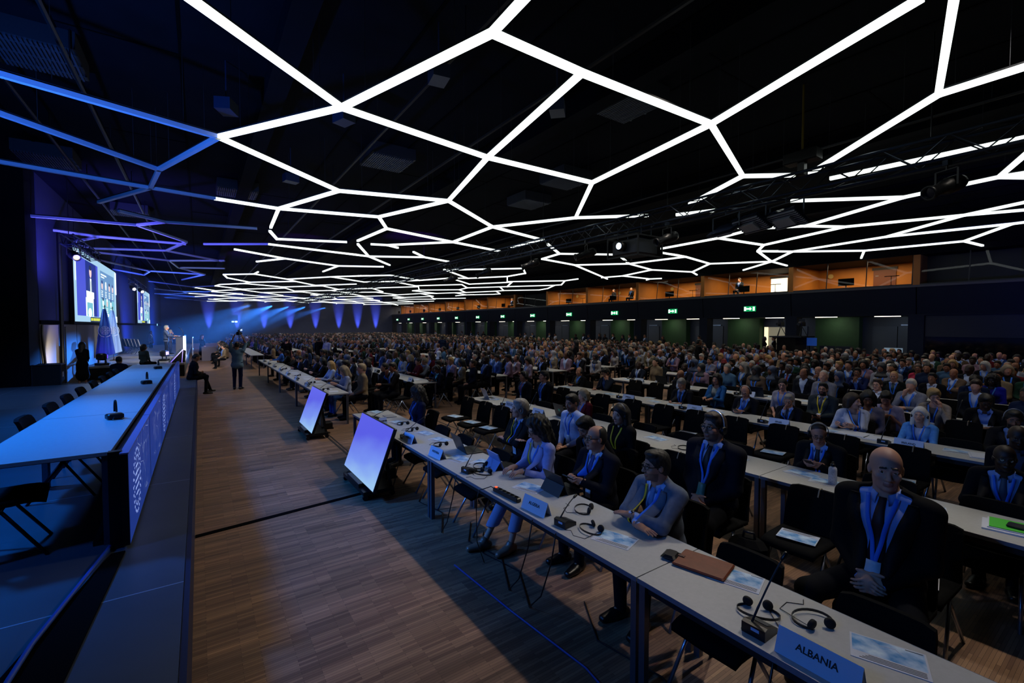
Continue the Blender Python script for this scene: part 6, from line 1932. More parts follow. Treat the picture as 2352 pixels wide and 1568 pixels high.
who(1391, 856, 'black-haired person resting cheek on hand beside a black laptop', None, fine=1, top='suit', topcol='141c2c', shirtcol='2a4a8a', arms='cheek', hair='swept', haircol='black', skin='fair', pitch=.4, roll=.15, lean=.12)
who(1330, 853, 'balding person in black jacket with yellow lanyard, hands joined on table', None, fine=1, top='suit', topcol='0a0b10', shirtcol='4a78c8', arms='phone', lanyard=(YE, BL), headset=True, hair='balding', haircol='black', skin='fair', yaw=0, pitch=0, fat=1.1)
who(1249, 864, 'person in black suit with blue tie and lanyard, dark hair, second row', None, fine=1, sc=1.02, top='suit', topcol='0a0b10', shirtcol='9aa8cc', tie='29509a', arms='lap', lanyard=LB, hair='short', haircol='black', skin='fair', yaw=-.15, pitch=-.04)
who(1203, 864, 'person in navy suit with pink tie and headset beside the black suited one', None, fine=1, top='suit', topcol='0c1020', shirtcol='a4b0d0', tie='a05a90', arms='lap', lanyard=LB, headset=True, hair='short', haircol='black', skin='fair', yaw=-.15, pitch=0)
who(1116, 826, 'big person in striped shirt and navy jacket raising a hand, knees apart', None, fine=1, sc=1.04, top='suit', topcol='0c1224', shirtcol='8d98b4', tie='20407a', arms='raise', lanyard=LB, hair='crop', haircol='black', skin='dark', fat=1.25, vee=(-.02, .14), lean=-.06, spread=.2)
who(957, 903, 'person with dark curls and headset in navy jacket, alone at the table end', None, fine=1, fem=True, top='blazer', topcol='101a38', shirtcol='3a5aa0', arms='lap', lanyard=LB, headset=True, hair='curly', haircol='black', skin='dark', pitch=.32, yaw=-.2)
# ---- second block, front tables
for i, a in enumerate([
    (789, 851, 'person with blond-brown wavy hair and floral blouse reading white papers', dict(fem=True, top='blouse', topcol='8a94b4', arms='read', hair='wavy', haircol='ash', skin='pale', lean=.16, pitch=.35, yaw=-.3, botcol='2a4a8a')),
    (782, 834, 'balding bearded person looking up behind the floral blouse', dict(top='suit', topcol='0c0f18', arms='lap', hair='balding', haircol='black', skin='tan', beard=True, pitch=-.25, yaw=-.4)),
    (759, 838, 'person with long blond hair and white jacket writing', dict(fem=True, top='blazer', topcol='98a6c4', arms='write', hair='long', haircol='blond', skin='pale', lanyard=LB, pitch=.2, yaw=-.5)),
    (740, 830, 'person with dark hair in black jacket and black glasses holding a cup', dict(fem=True, top='blazer', topcol='08090e', shirtcol='2a4a9a', arms='phone', glasses=True, hair='bob', haircol='black', skin='pale', pitch=.15, yaw=-.4)),
    (726, 824, 'person with headset looking at a phone between two dark jackets', dict(fem=True, top='blazer', topcol='10141e', shirtcol='2f5ab0', arms='phone', headset=True, hair='bob', haircol='brown', skin='pale', pitch=.3, yaw=-.4)),
    (686, 824, 'dark-haired person in navy suit bowed over a phone, front table', dict(top='suit', topcol='0a0e1c', shirtcol='5a80d0', arms='phone', hair='short', haircol='black', skin='fair', lean=.25, pitch=.5, yaw=-.3)),
    (677, 817, 'person with hand at face and headset beside the bowed one', dict(top='suit', topcol='10131c', arms='onphone', headset=True, hair='crop', haircol='brown', skin='tan', yaw=-.3)),
    (659, 811, 'person with yellow lanyard typing on a phone at the front table', dict(top='suit', topcol='14181e', shirtcol='3a78c8', arms='phone', lanyard=(YE, YE), hair='short', haircol='black', skin='tan', pitch=.25, yaw=-.3)),
    (645, 806, 'person in bright blue top behind the yellow lanyard', dict(top='shirt', topcol='2a5ab4', arms='table', hair='short', haircol='black', skin='fair')),
    (846, 828, 'person in white blouse and black trousers with laptop on lap', dict(fem=True, fine=1, top='shirt', topcol='aab0c8', arms='phonelap', hair='tied', haircol='dkbrown', skin='pale', pitch=.3, yaw=-.35)),
    (747, 809, 'first dark suited person in profile of the pair above the laptop user', dict(top='suit', topcol='0b101c', hair='short', haircol='black', skin='dark', yaw=-.5)),
    (757, 811, 'second dark suited person in profile of the pair above the laptop user', dict(top='suit', topcol='0a0d18', shirtcol='6a90d8', hair='short', haircol='black', skin='brown', yaw=-.5)),
    (771, 817, 'pale person with black cap of hair and high dark collar', dict(top='suit', topcol='10181c', hair='short', haircol='black', skin='pale', yaw=-.4)),
    (784, 819, 'person with black hair gazing at the ceiling beside the dark collar', dict(fem=True, top='suit', topcol='16161c', hair='long', haircol='black', skin='pale', pitch=-.2)),
    (795, 806, 'balding person in dark suit above the white blouse row', dict(top='suit', topcol='0c1220', hair='balding', haircol='grey', skin='fair', yaw=-.4, lanyard=LB)),
    (816, 808, 'grey-haired person in dark suit and glasses, hands before the chest', dict(top='suit', topcol='0b0e16', arms='phone', hair='short', haircol='grey', skin='fair', glasses=True, yaw=-.4, lanyard=LB)),
    (827, 815, 'person in navy suit with headset joined hands, bright lanyard', dict(top='suit', topcol='0a0f1e', arms='clasp', headset=True, hair='short', haircol='black', skin='tan', yaw=-.4, lanyard=LB)),
    (844, 804, 'person in dark suit with head bowed behind the white blouse', dict(top='suit', topcol='0a1020', arms='phone', hair='balding', haircol='black', skin='fair', pitch=.3, yaw=-.4)),
    (866, 803, 'dark-skinned person in blue suit behind the white papers', dict(top='suit', topcol='12285a', hair='short', haircol='black', skin='dark', yaw=-.4)),
    (876, 812, 'person in dark suit with yellow lanyard, hands joined over papers', dict(top='suit', topcol='0c0e14', arms='clasp', hair='short', haircol='black', skin='brown', lanyard=LBY, yaw=-.3)),
    (890, 800, 'person in navy suit with hand at mouth', dict(top='suit', topcol='0a1024', arms='chin', hair='crop', haircol='dkbrown', skin='fair', yaw=-.3)),
    (912, 802, 'person with long brown hair and green jacket resting chin', dict(fem=True, top='blazer', topcol='18382e', arms='cheek', hair='long', haircol='dkbrown', skin='fair', yaw=-.5)),
    (931, 813, 'dark-haired person in navy suit looking at a phone, legs crossed', dict(top='suit', topcol='0a0e1a', arms='phonelap', hair='short', haircol='black', skin='fair', pitch=.35, yaw=-.4)),
    (952, 809, 'person in dark navy suit with pale shirt, leaning back', dict(top='suit', topcol='0b0f1c', arms='lap', hair='short', haircol='black', skin='tan', lean=-.08, yaw=-.2, lanyard=LB)),
    (941, 799, 'short-haired person in blue shirt behind the leaning one', dict(top='suit', topcol='1c2a48', hair='crop', haircol='black', skin='tan')),
    (960, 830, 'person in dark red tracksuit holding a phone', dict(fine=1, top='sweater', topcol='4a0a14', arms='phone', hair='tied', haircol='black', skin='fair', pitch=.2, yaw=.2)),
    (975, 829, 'person in light grey jacket with short blond-brown hair in profile', dict(fine=1, top='suit', topcol='70788a', shirtcol='8aa8dc', tie='1c3a80', arms='table', hair='short', haircol='ash', skin='pale', yaw=-.5)),
    (1004, 847, 'person in navy suit with headset bowed over a glowing phone', dict(fine=1, top='suit', topcol='0b1022', shirtcol='5ab0c0', arms='phone', headset=True, hair='short', haircol='black', skin='brown', pitch=.5, lean=.2)),
    (1014, 833, 'balding person in glasses and headset behind the glowing phone', dict(top='suit', topcol='0c1018', headset=True, glasses=True, hair='balding', haircol='grey', skin='tan', yaw=-.1)),
    (1030, 826, 'person in dark brown short-sleeved dress in profile', dict(fine=1, fem=True, top='blouse', topcol='2a2422', cut=0, arms='phone', hair='tied', haircol='brown', skin='fair', pitch=.25, yaw=-.5)),
    (1007, 812, 'person in white headscarf in profile', dict(fem=True, top='blouse', topcol='20242c', hair='hijab', scarfcol='b4bccc', skin='tan', yaw=-.6)),
    (990, 807, 'person in navy suit with open face in profile beside the white headscarf', dict(top='suit', topcol='0c1224', hair='short', haircol='black', skin='tan', yaw=-.5, lanyard=LB)),
    (1031, 808, 'person in white jacket with long black hair', dict(fem=True, top='blazer', topcol='a4a8b0', hair='long', haircol='black', skin='tan', yaw=-.4)),
    (1067, 816, 'dark-skinned person with headset and red tie', dict(top='suit', topcol='0c1222', tie='a01c28', headset=True, hair='crop', haircol='black', skin='dark', yaw=-.2, lanyard=LB)),
    (1090, 821, 'shaven person in dark suit bowing over the table', dict(top='suit', topcol='0a0f1e', hair='crop', haircol='grey', skin='fair', beard=True, pitch=.4, arms='phone')),
    (1092, 808, 'dark-skinned shaven person in dark suit, white collar', dict(top='suit', topcol='0b0d14', hair='bald', skin='dark')),
    (1122, 809, 'dark-skinned person with grey shaven head in suit, looking aside', dict(top='suit', topcol='0b101c', hair='bald', skin='dark', yaw=-.3)),
    (1156, 816, 'person in dark grey suit with yellow lanyard and badge, hands joined', dict(fine=1, top='suit', topcol='181c24', tie='24406a', arms='clasp', lanyard=(YE, YE), hair='short', haircol='dkbrown', skin='tan')),
    (1143, 812, 'dark-skinned person with yellow lanyard next to the dark grey suit', dict(top='suit', topcol='10141c', lanyard=(YE, YE), hair='crop', haircol='black', skin='dark')),
    (1188, 818, 'person in black suit with dark red tie, hands on knees', dict(fine=1, top='suit', topcol='0c0d12', tie='5a1226', shirtcol='a8b0c8', arms='lap', lanyard=LB, hair='short', haircol='black', skin='fair', fat=1.1)),
    (1212, 828, 'person with black hair and pale pink cardigan looking down', dict(fine=1, fem=True, top='blazer', topcol='8a7c8a', shirtcol='6a88c0', arms='lap', hair='long', haircol='black', skin='fair', pitch=.4)),
    (1245, 823, 'person with headset in dark suit holding a white cup', dict(fine=1, top='suit', topcol='0b0c12', shirtcol='aab4cc', arms='phonelap', lanyard=LB, headset=True, hair='short', haircol='black', skin='fair')),
    (1233, 812, 'person in navy suit with red-blue lanyard, short grey-brown hair', dict(top='suit', topcol='0c1222', tie='8a2a3a', lanyard=LB, hair='short', haircol='ash', skin='pale')),
    (1217, 809, 'pale bald person in dark suit behind the headset wearer', dict(top='suit', topcol='0a0e18', hair='bald', skin='pale')),
    (1264, 814, 'person with long brown hair in black sleeveless top', dict(fem=True, top='blouse', topcol='0a0a0e', cut=0, hair='long', haircol='brown', skin='fair', pitch=.3)),
    (1286, 814, 'person with short white-blond hair and dark green jacket', dict(fem=True, top='blazer', topcol='142018', shirtcol='8a9ab4', hair='bob', haircol='blond', skin='pale', lanyard=LB)),
    (1305, 811, 'person with long blond hair and glasses, yellow lanyard', dict(fem=True, top='blazer', topcol='10141c', lanyard=(YE, YE), hair='long', haircol='blond', skin='pale', glasses=True)),
    (1325, 808, 'person with ginger-grey hair and glasses behind the silver laptop', dict(top='suit', topcol='12161e', glasses=True, hair='crop', haircol='ash', skin='pale', arms='type')),
    (1344, 814, 'dark-skinned person in black top beside the silver laptop', dict(top='sweater', topcol='0a0b10', hair='crop', haircol='black', skin='dark', pitch=.3)),
    (1365, 814, 'person with cropped platinum hair and white blouse', dict(fem=True, top='blouse', topcol='a4a6b0', hair='swept', haircol='blond', skin='pale')),
    (1383, 811, 'dark-skinned person in dark suit with blue lanyard, upright', dict(fine=1, top='suit', topcol='0d1420', lanyard=LB, hair='crop', haircol='black', skin='brown')),
    (1411, 811, 'person with long brown hair and pale blouse in profile', dict(fem=True, top='blouse', topcol='a09c9c', hair='long', haircol='brown', skin='fair', yaw=-.4)),
    (1437, 805, 'person in pale shirt with short dark hair', dict(top='shirt', topcol='8e949c', hair='short', haircol='dkbrown', skin='tan', lanyard=LB)),
    (1461, 812, 'bald person in beige jacket with arms crossed', dict(top='suit', topcol='7c7868', shirtcol='a0a0a8', arms='cross', hair='bald', skin='pale', lanyard=LB)),
    (1491, 812, 'person with grey bob and sand-coloured jacket, hands in lap', dict(fem=True, top='blazer', topcol='76705e', arms='clasp', hair='bob', haircol='grey', skin='pale')),
    (1515, 809, 'person in pink headscarf and pink blouse', dict(fem=True, top='blouse', topcol='8a6870', hair='hijab', scarfcol='a88088', skin='tan', lanyard=LB)),
    (1538, 804, 'grey-haired person in light blue short-sleeved shirt', dict(top='tee', topcol='6a8ab4', hair='short', haircol='grey', skin='pale', lanyard=LBY)),
    (1556, 802, 'person in black suit in profile next to the light blue shirt', dict(top='suit', topcol='0a0b10', hair='short', haircol='black', skin='fair', yaw=-.4)),
    (1584, 818, 'person in navy suit with sunglasses and greying hair', dict(fine=1, top='suit', topcol='101c30', tie='182a48', glasses=True, hair='short', haircol='grey', skin='fair', lanyard=LB)),
    (1611, 819, 'white-haired person in blue suit looking down', dict(top='suit', topcol='14203a', shirtcol='4a90c8', hair='short', haircol='ltgrey', skin='pale', lanyard=LB, pitch=.3)),
    (1630, 828, 'person with tied black hair and pale grey sweater, arms crossed', dict(fine=1, fem=True, top='sweater', topcol='70748c', arms='cross', hair='tied', haircol='black', skin='fair', lanyard=LB)),
    (1662, 838, 'bearded dark-skinned person in red cap and dark tunic', dict(fine=1, top='sweater', topcol='141c24', arms='lap', hair='cap', scarfcol='7a1420', skin='dark', beard=True, lanyard=LB, fat=1.1)),
    (1466, 838, 'bald dark-skinned person in navy suit with pale tie', dict(fine=1, top='suit', topcol='0e1626', tie='5a78c0', hair='bald', skin='dark', arms='table')),
    (1517, 833, 'dark-skinned person in glasses and headset holding a phone', dict(fine=1, top='suit', topcol='10181e', shirtcol='7aa0c8', glasses=True, headset=True, hair='crop', haircol='black', skin='dark', arms='phone', pitch=.25)),
    (1572, 843, 'dark-skinned person in blue-black suit with glasses, third of a dark suited trio', dict(fine=1, top='suit', topcol='0e1422', shirtcol='5a80c8', hair='crop', haircol='black', skin='dark', arms='table')),
    (1563, 861, 'bald person seen over the grey-haired writer', dict(top='suit', topcol='0c0e14', hair='bald', skin='tan', pitch=.4)),
    (1681, 833, 'bearded person with bushy hair in black suit, blue lanyard', dict(fine=1, top='suit', topcol='0b0c12', hair='swept', haircol='black', skin='tan', beard=True, lanyard=LB)),
    (1750, 843, 'dark-skinned person in green-black suit looking at a phone', dict(fine=1, top='suit', topcol='12201c', shirtcol='8aa0d0', arms='phone', hair='short', haircol='black', skin='brown', pitch=.35)),
    (1655, 817, 'person with long red hair and glasses', dict(fem=True, top='blouse', topcol='5a8aa0', hair='long', haircol='red', skin='pale', glasses=True)),
    (1691, 814, 'person with grey hair and round face in dark jacket', dict(top='suit', topcol='18202a', hair='short', haircol='grey', skin='pale', glasses=True)),
    (1725, 819, 'pink-faced bald person in glasses', dict(top='suit', topcol='141820', hair='bald', skin='pale', glasses=True)),
    (1771, 833, 'shaven-headed person looking down with red lanyard', dict(top='suit', topcol='0c0e14', tie='8a1c28', hair='bald', skin='tan', pitch=.4)),
    (1797, 840, 'person in dark suit with dark red tie and glasses', dict(top='suit', topcol='0c1016', tie='5a1018', glasses=True, hair='short', haircol='black', skin='brown', lanyard=LB)),
    (1811, 847, 'grey-haired dark-skinned person with bright red tie', dict(fine=1, top='suit', topcol='0a0a0e', tie='a01420', glasses=True, hair='short', haircol='grey', skin='brown', lanyard=LB, arms='table')),
    (1848, 851, 'person with black hair and pale blouse looking down, third from the red tie', dict(fine=1, fem=True, top='blouse', topcol='8a9098', hair='long', haircol='black', skin='tan', pitch=.3, lanyard=LB)),
    (1879, 852, 'balding person in blue suit with hand on forehead', dict(fine=1, top='suit', topcol='0f1c40', tie='2a1c28', arms='chin', hair='balding', haircol='grey', skin='fair', lanyard=LB, pitch=.2)),
    (1898, 843, 'dark-haired person in black suit next to the hand on forehead', dict(top='suit', topcol='0a0b10', hair='swept', haircol='dkbrown', skin='tan', yaw=-.2)),
    (1969, 855, 'person in blue suit with both hands clasped before the mouth, dark glasses', dict(fine=1, top='suit', topcol='0e1c48', shirtcol='5a80d0', arms='hands', glasses=True, hair='short', haircol='black', skin='tan')),
    (2053, 864, 'person with pale cropped hair in dark green suit', dict(fine=1, top='suit', topcol='0c1414', shirtcol='9aa4c0', tie='123232', arms='lap', lanyard=LB, hair='crop', haircol='blond', skin='fair')),
    (2015, 883, 'person in round glasses peering over the white blouse', dict(fine=1, top='suit', topcol='10141c', glasses=True, hair='short', haircol='brown', skin='pale')),
    (2044, 845, 'white-haired person with short beard in dark suit', dict(fine=1, top='suit', topcol='0e1216', hair='short', haircol='white', skin='pale', beard=False)),
    (2109, 846, 'person in bright pink top and blue glasses', dict(fine=1, fem=True, top='blouse', topcol='a02a4a', glasses=True, hair='tied', haircol='brown', skin='tan')),
    (2073, 833, 'dark-haired person in mid-blue suit looking down', dict(top='suit', topcol='142c58', shirtcol='7a9ad0', hair='short', haircol='dkbrown', skin='fair', lanyard=LB)),
    (2012, 830, 'person in dark suit with glasses and dark fringe', dict(top='suit', topcol='10141c', glasses=True, hair='short', haircol='black', skin='fair', lanyard=LB)),
    (1910, 828, 'bald pale person with beard in teal jacket', dict(top='suit', topcol='143a48', hair='bald', skin='pale', beard=True)),
    (1979, 829, 'person with wavy brown hair and flowered dress', dict(fem=True, top='blouse', topcol='6a6458', hair='wavy', haircol='brown', skin='fair')),
    (2237, 874, 'person in blue suit bowed over a small white cup', dict(fine=1, top='suit', topcol='0f1c34', shirtcol='3a6ac8', arms='phone', hair='short', haircol='black', skin='tan', pitch=.5, lean=.15)),
    (2279, 873, 'person with braided dark hair and royal blue top', dict(fine=1, fem=True, top='blouse', topcol='161c90', hair='curly', haircol='black', skin='dark', pitch=.2, lanyard=LB)),
    (2141, 868, 'dark-haired person in black jacket hidden behind the beige jacket', dict(top='suit', topcol='0a0b10', hair='short', haircol='black', skin='tan')),
    (2313, 840, 'person in pale checked shirt with cap of grey hair', dict(top='shirt', topcol='6a6a68', hair='crop', haircol='grey', skin='fair')),
    (2182, 835, 'person with tied hair and black coat among the dark back rows', dict(fem=True, top='blazer', topcol='0c1414', hair='tied', haircol='brown', skin='brown')),
]):
    x_, y_, lab, P = a
    P.setdefault('arms', 'lap'); P.setdefault('seed', i)
    who(x_, y_, lab, chair=at(x_, y_, 1.2).x < 8.6, rz=PI + random.Random(i).uniform(-.12, .12), **P)

# ---- people standing or working around the stage
def stand(px_, py_, ground, label, rz, sc=1.0, dep=None, wallx=None, **P):
    d = dict(fine=0, seated=False, arms='down'); d.update(P)
    b, f = make_person(d)
    if dep is not None:
        q = at(px_, 1000, .5); p = q * (dep / q.y)
    elif wallx is not None:
        p = at_x(px_, 760, wallx)
    else:
        p = at(px_, py_, ground + f.head[2] * sc)
    place(b, p.x, p.y, rz, ground, sc); tag(b, label, 'person')
    if '_h' in b: del b['_h']
    CAST.append((b.location.x, b.location.y))
    return b
sp = stand(389, 757, .6, 'speaker in grey-blue suit at the lectern under bright light', -.15, 1.02, dep=32.3, fine=1, top='suit', topcol='3c4458', shirtcol='b0b4c0', tie='20304a', arms='lectern', hair='short', haircol='grey', skin='fair', yaw=.1)
SPX, SPY = sp.location.x, sp.location.y
cm = stand(549, 792, 0, 'camera operator in grey-blue T-shirt and jeans holding a camera above the head', 1.25, 1.02, dep=19.5, fine=1, top='tee', topcol='5f7a8c', botcol='0f1a38', arms='camera', hair='balding', haircol='black', skin='tan', pitch=-.25, fat=1.12, shoecol='1a1c22')
o = empty('video_camera', (0, 0, 0), 1.25, 'black video camera with light held high by the operator', 'camera')
h = cm.matrix_basis @ Vector((.2, -.02, 1.48 + .385 + .14))
o.location = h
MB().rbox((-.16, -.05, -.06), (.12, .05, .06), .012).build('body', M_lamp, o)
MB().lathe([(.03, 0), (.042, .01), (.045, .1), (.05, .14)], 14, (.12, 0, 0), axis='x').build('lens', M_lamp, o, True)
MB().box((-.1, -.015, .06), (-.08, .015, .12)).box((.06, -.015, .06), (.08, .015, .12)).box((-.1, -.015, .11), (.08, .015, .135)).build('handle', M_lamp, o)
MB().box((-.05, -.12, .1), (-.03, -.06, .16)).build('viewfinder', mat('viewfinder_glow', 'ffffff', .5, emit=1.2, ecol='cfe0ff'), o)
MB().tube([(0, 0, -.06), (0, 0, -.24)], .012, 8).tube([(-.05, -.05, .13), (-.12, -.12, .2)], .01, 6).build('grip', M_lamp, o)
mt = empty('monopod', (cm.location.x + .06, cm.location.y + .25, 0), 0, 'thin black monopod standing behind the camera operator', 'monopod')
MB().tube([(0, 0, .02), (0, 0, 1.05)], .014, 8).build('pole', M_lamp, mt); MB().lathe([(.05, 0), (.05, .015), (.015, .03)], 12).build('foot', M_lamp, mt)
# man sitting on the stage edge, seen from behind
d = dict(fine=1, top='suit', topcol='07090f', botcol='06070b', arms='phonelap', hair='crop', haircol='black', skin='tan', lean=.25, pitch=.5, knee=[(.40, -.16, .58), (.42, .18, .60)], ankle=[(.36, -.2, .10), (.62, .3, .10)], toedir=[(1, -.2, 0), (.9, .5, 0)])
b, f = make_person(d); b.location = (-.26, 17.9, .10); b.rotation_euler = (0, 0, .25); tag(b, 'person in black suit sitting on the stage edge, head bowed over a phone', 'person'); del b['_h']
for v in range(0): pass
stand(196, 792, 0, 'person with long dark hair in black dress standing in shadow before the far stage', 1.2, 1.0, dep=23.3, fem=True, top='dress', topcol='050508', hair='long', haircol='black', skin='fair', arms='front')
stand(48, 792, 0, 'technician in black T-shirt and blue lanyard behind a flight case in the wing', -.6, 1.0, dep=19.2, top='tee', topcol='060609', hair='cap', scarfcol='07080c', skin='fair', arms='front', lanyard=LB, glasses=True, botcol='060609')
b, f = seat_person(dict(fine=0, top='suit', topcol='0a1024', arms='lap', hair='balding', haircol='black', skin='tan'), 'seated person in dark blue suit seen from behind beyond the head table', None, 1.0, (274, 826), 1.2, 0.0)
chair_at(b.location.x, b.location.y, 1.2, 'black chair under the seated person beyond the head table', CH1)
b, f = seat_person(dict(fine=0, fem=True, top='blouse', topcol='3a4a4a', arms='lap', hair='bob', haircol='black', skin='tan', yaw=-.4), 'seated person with black bob and patterned sleeveless top beyond the head table', None, 1.0, (331, 797), .9, .2)
stand(398, 781, .6, 'sign language interpreter in brown hair gesturing behind the speaker', -.3, .86, dep=35.0, fem=True, top='sweater', topcol='2a2018', arms='onphone', hair='wavy', haircol='ash', skin='fair', botcol='20202a')
stand(470, 769, 0, 'person in dark dress with clasped hands standing beside the far stage', -.8, 1.0, dep=38.0, fem=True, top='dress', topcol='0a0a18', hair='long', haircol='brown', skin='fair', arms='front')
stand(353, 768, .2, 'dim person in pale jacket far behind on the stage side', -.5, 1.0, dep=46.0, top='suit', topcol='3a3f5a', skin='brown')
# people standing among the rows and along the recess
stand(1603, 789, 0, 'person in black jacket standing with back turned among the seats', PI + 2.4, 1.04, dep=11.0, top='sweater', topcol='060609', hair='crop', haircol='black', skin='tan', fat=1.15)
stand(662, 770, 0, 'person in black T-shirt standing with back turned in the aisle', 1.1, 1.0, dep=25.9, top='tee', topcol='050509', hair='crop', haircol='black', skin='fair', fat=1.15)
stand(737, 776, 0, 'person in black standing beside the far side table', .8, 1.0, dep=26.0, top='sweater', topcol='06070a', hair='short', haircol='black', skin='tan')
stand(757, 765, 0, 'person in white shirt bending forward in the aisle', .6, 1.0, dep=25.4, top='shirt', topcol='8a94b8', hair='crop', haircol='black', skin='brown', lean=.35)
stand(1017, 774, 0, 'person in dark blue jacket standing turned away in the second block', 1.2, 1.0, dep=25.6, top='suit', topcol='10203c', hair='short', haircol='black', skin='fair')
stand(1321, 783, 0, 'person with long black hair and bare shoulders standing in the aisle', 2.2, 1.0, dep=14.6, fem=True, top='blouse', topcol='0a0a10', cut=0, hair='long', haircol='black', skin='fair')
rs2 = random.Random(21)
wl_ = [(1606, 772, '6a6a64', 'short'), (1522, 778, '0c0c12', 'long'), (1481, 776, '2a3a50', 'crop'), (1460, 779, '0c0e14', 'short'), (1446, 778, '10141c', 'short'), (1430, 777, '10182c', 'curly'), (1408, 779, '0c0e14', 'short'), (1389, 777, '10141c', 'short'), (1377, 777, '0c0e16', 'long'), (1352, 773, '1c2440', 'short'), (1340, 777, '10203c', 'long'), (1322, 776, '10141c', 'short'), (1275, 775, '8a8a90', 'short'), (1262, 777, '10141c', 'short'), (1223, 776, '1c2a40', 'short'), (1206, 774, '8a8a92', 'tied'), (1195, 774, '10141c', 'short'), (1110, 772, '0c0e14', 'crop'), (1098, 773, '0c0e14', 'short'), (1082, 773, '20304c', 'short'), (1060, 773, '5a5a62', 'long'), (1000, 773, 'a0a0a8', 'short')]
for i, (x_, y_, c, hk) in enumerate(wl_):
    stand(x_, y_, 0, 'person in %s top standing under the balcony, %s in line from the near end' % ({'6a6a64': 'pale', '8a8a90': 'white', '8a8a92': 'white', 'a0a0a8': 'white', '5a5a62': 'grey', '2a3a50': 'blue-grey', '20304c': 'blue', '1c2440': 'blue'}.get(c, 'dark'), ord_[i] if i < 20 else ordw(i)), PI + rs2.uniform(-.4, .4), rs2.uniform(.95, 1.02), wallx=25.85 + rs2.uniform(-.2, .2), top=rs2.choice(['suit', 'shirt', 'suit']), topcol=c, hair=hk, haircol=rs2.choice(['black', 'dkbrown', 'brown']), skin=rs2.choice(['fair', 'tan', 'brown']), arms=rs2.choice(['front', 'down']), fem=hk in ('long', 'tied', 'curly'))
stand(1757, 775, 0, 'person in black sleeveless top standing before the lit doorway, facing the other', -.9, .98, wallx=27.6, fem=True, top='blouse', topcol='07070a', cut=0, hair='long', haircol='dkbrown', skin='fair', arms='front')
stand(1777, 773, 0, 'person in black coat standing before the lit doorway', 2.2, 1.0, wallx=27.6, top='suit', topcol='08080c', hair='tied', haircol='black', skin='fair', arms='front')
stand(1804, 782, 0, 'person in grey-green suit standing by the camera platform', PI, .97, wallx=25.9, top='suit', topcol='18262c', hair='short', haircol='brown', skin='tan', arms='front', lanyard=LB)

# ---------------------------------------------------------------- the rest of the audience
_lowm = {}
def low_model(P, res):
    """one mesh: slots 0 skin, 1 top, 2 shirt, 3 hair, 4 trousers, 5 lanyard"""
    f = Fig(P); Vs = []; Qs = []; Ms = []; n = 0
    def put(VQ, m):
        nonlocal n
        V, Q = VQ
        if len(V) == 0: return
        Vs.append(np.asarray(V, float)); Qs.append(np.asarray(Q) + n); Ms.append(np.full(len(Q), m)); n += len(V)
    F = Form(); f.head_form(F, res < .02); f.sleeves(F, .6, 1.0)
    for i in (0, 1): f.hand(F, i, False)
    put(F.surf(res), 0)
    J = f.torso(.0); f.sleeves(J, 1.0, .93); J.cone(f.hip + np.array([0, -.03, f.hz]), f.hip + np.array([0, .03, f.hz]), f.hr, f.hr, (np.array([0, 1, 0]), 1.25), .03)
    J0 = Form(); J0.p = list(J.p)
    if P.get('top') == 'suit':
        f.wedge(J, .15, .1); put(f.torso(-.012).surf(res), 2)
    put(J.surf(res), 1)
    if P.get('lanyard'):
        for sy in (-1, 1): put(f.strip(J0, [(sy * .07, .51), (sy * .05, .4), (0, .16)], [.014, .014, .014], .012, .004), 5)
    T = Form(); f.legs(T)
    for i in (0, 1): T.cone(f.ank[i] + np.array([0, 0, -.045]), f.toe[i], .045, .032, None, .02)
    put(T.surf(res * 1.2), 4)
    hk = P.get('hair', 'short')
    if hk != 'bald': put(f.hair_surf(hk, res), 3)
    return np.concatenate(Vs), np.concatenate(Qs), np.concatenate(Ms), f
TOPS = ['0b0e16', '0d1220', '10141c', '141c30', '0a0a0e', '181c24', '12203a', '20242c', '8a8c94', 'a4a4aa', '6a6c78', '5a4a3c', '7a6a54', '1c3a30', '5a1420', '243a6a', '80687a', '3a5a78']
SKN = ['pale', 'fair', 'fair', 'tan', 'tan', 'brown', 'dark']
HRS = ['black', 'black', 'dkbrown', 'brown', 'grey', 'blond', 'ash', 'ltgrey']
base_models = []
for i, (fem, hk, arms, top) in enumerate([(False, 'short', 'lap', 'suit'), (False, 'short', 'clasp', 'suit'), (False, 'balding', 'lap', 'suit'), (False, 'bald', 'cross', 'suit'), (False, 'crop', 'phonelap', 'shirt'), (True, 'long', 'lap', 'suit'), (True, 'bob', 'clasp', 'blouse'), (True, 'wavy', 'phonelap', 'suit'), (True, 'tied', 'lap', 'blouse'), (False, 'short', 'chin', 'suit'), (True, 'hijab', 'lap', 'blouse'), (False, 'short', 'lap', 'shirt')]):
    P = dict(fem=fem, hair=hk, arms=arms, top=top, lanyard=i % 3 != 2, pitch=(.0, .25, .05, .1)[i % 4], yaw=(-.2, .1, -.35, .0, .2)[i % 5], lean=.04)
    base_models.append((P, low_model(P, .0185)))
low_mesh = []
for i, (P, (V, Q, M, f)) in enumerate(base_models):
    ph = [cmat('skin', SKIN['fair'], .55), cmat('cloth', '10141c', .85, noise=.12, nscale=30, spec=.15), cmat('shirt', '9fb0d0', .8), cmat('hair', HAIRCOL['black'], .6), cmat('trousers', '0c0e14', .85, spec=.1), cmat('lanyard', BL, .6)]
    low_mesh.append(np_mesh('person', V, Q, ph, M))
slots = []
rq = random.Random(33)
def blocked(x, y, d=.52):
    return any((x - a) ** 2 + (y - b) ** 2 < d * d for a, b in CAST)
def far_ok(x, y): return True
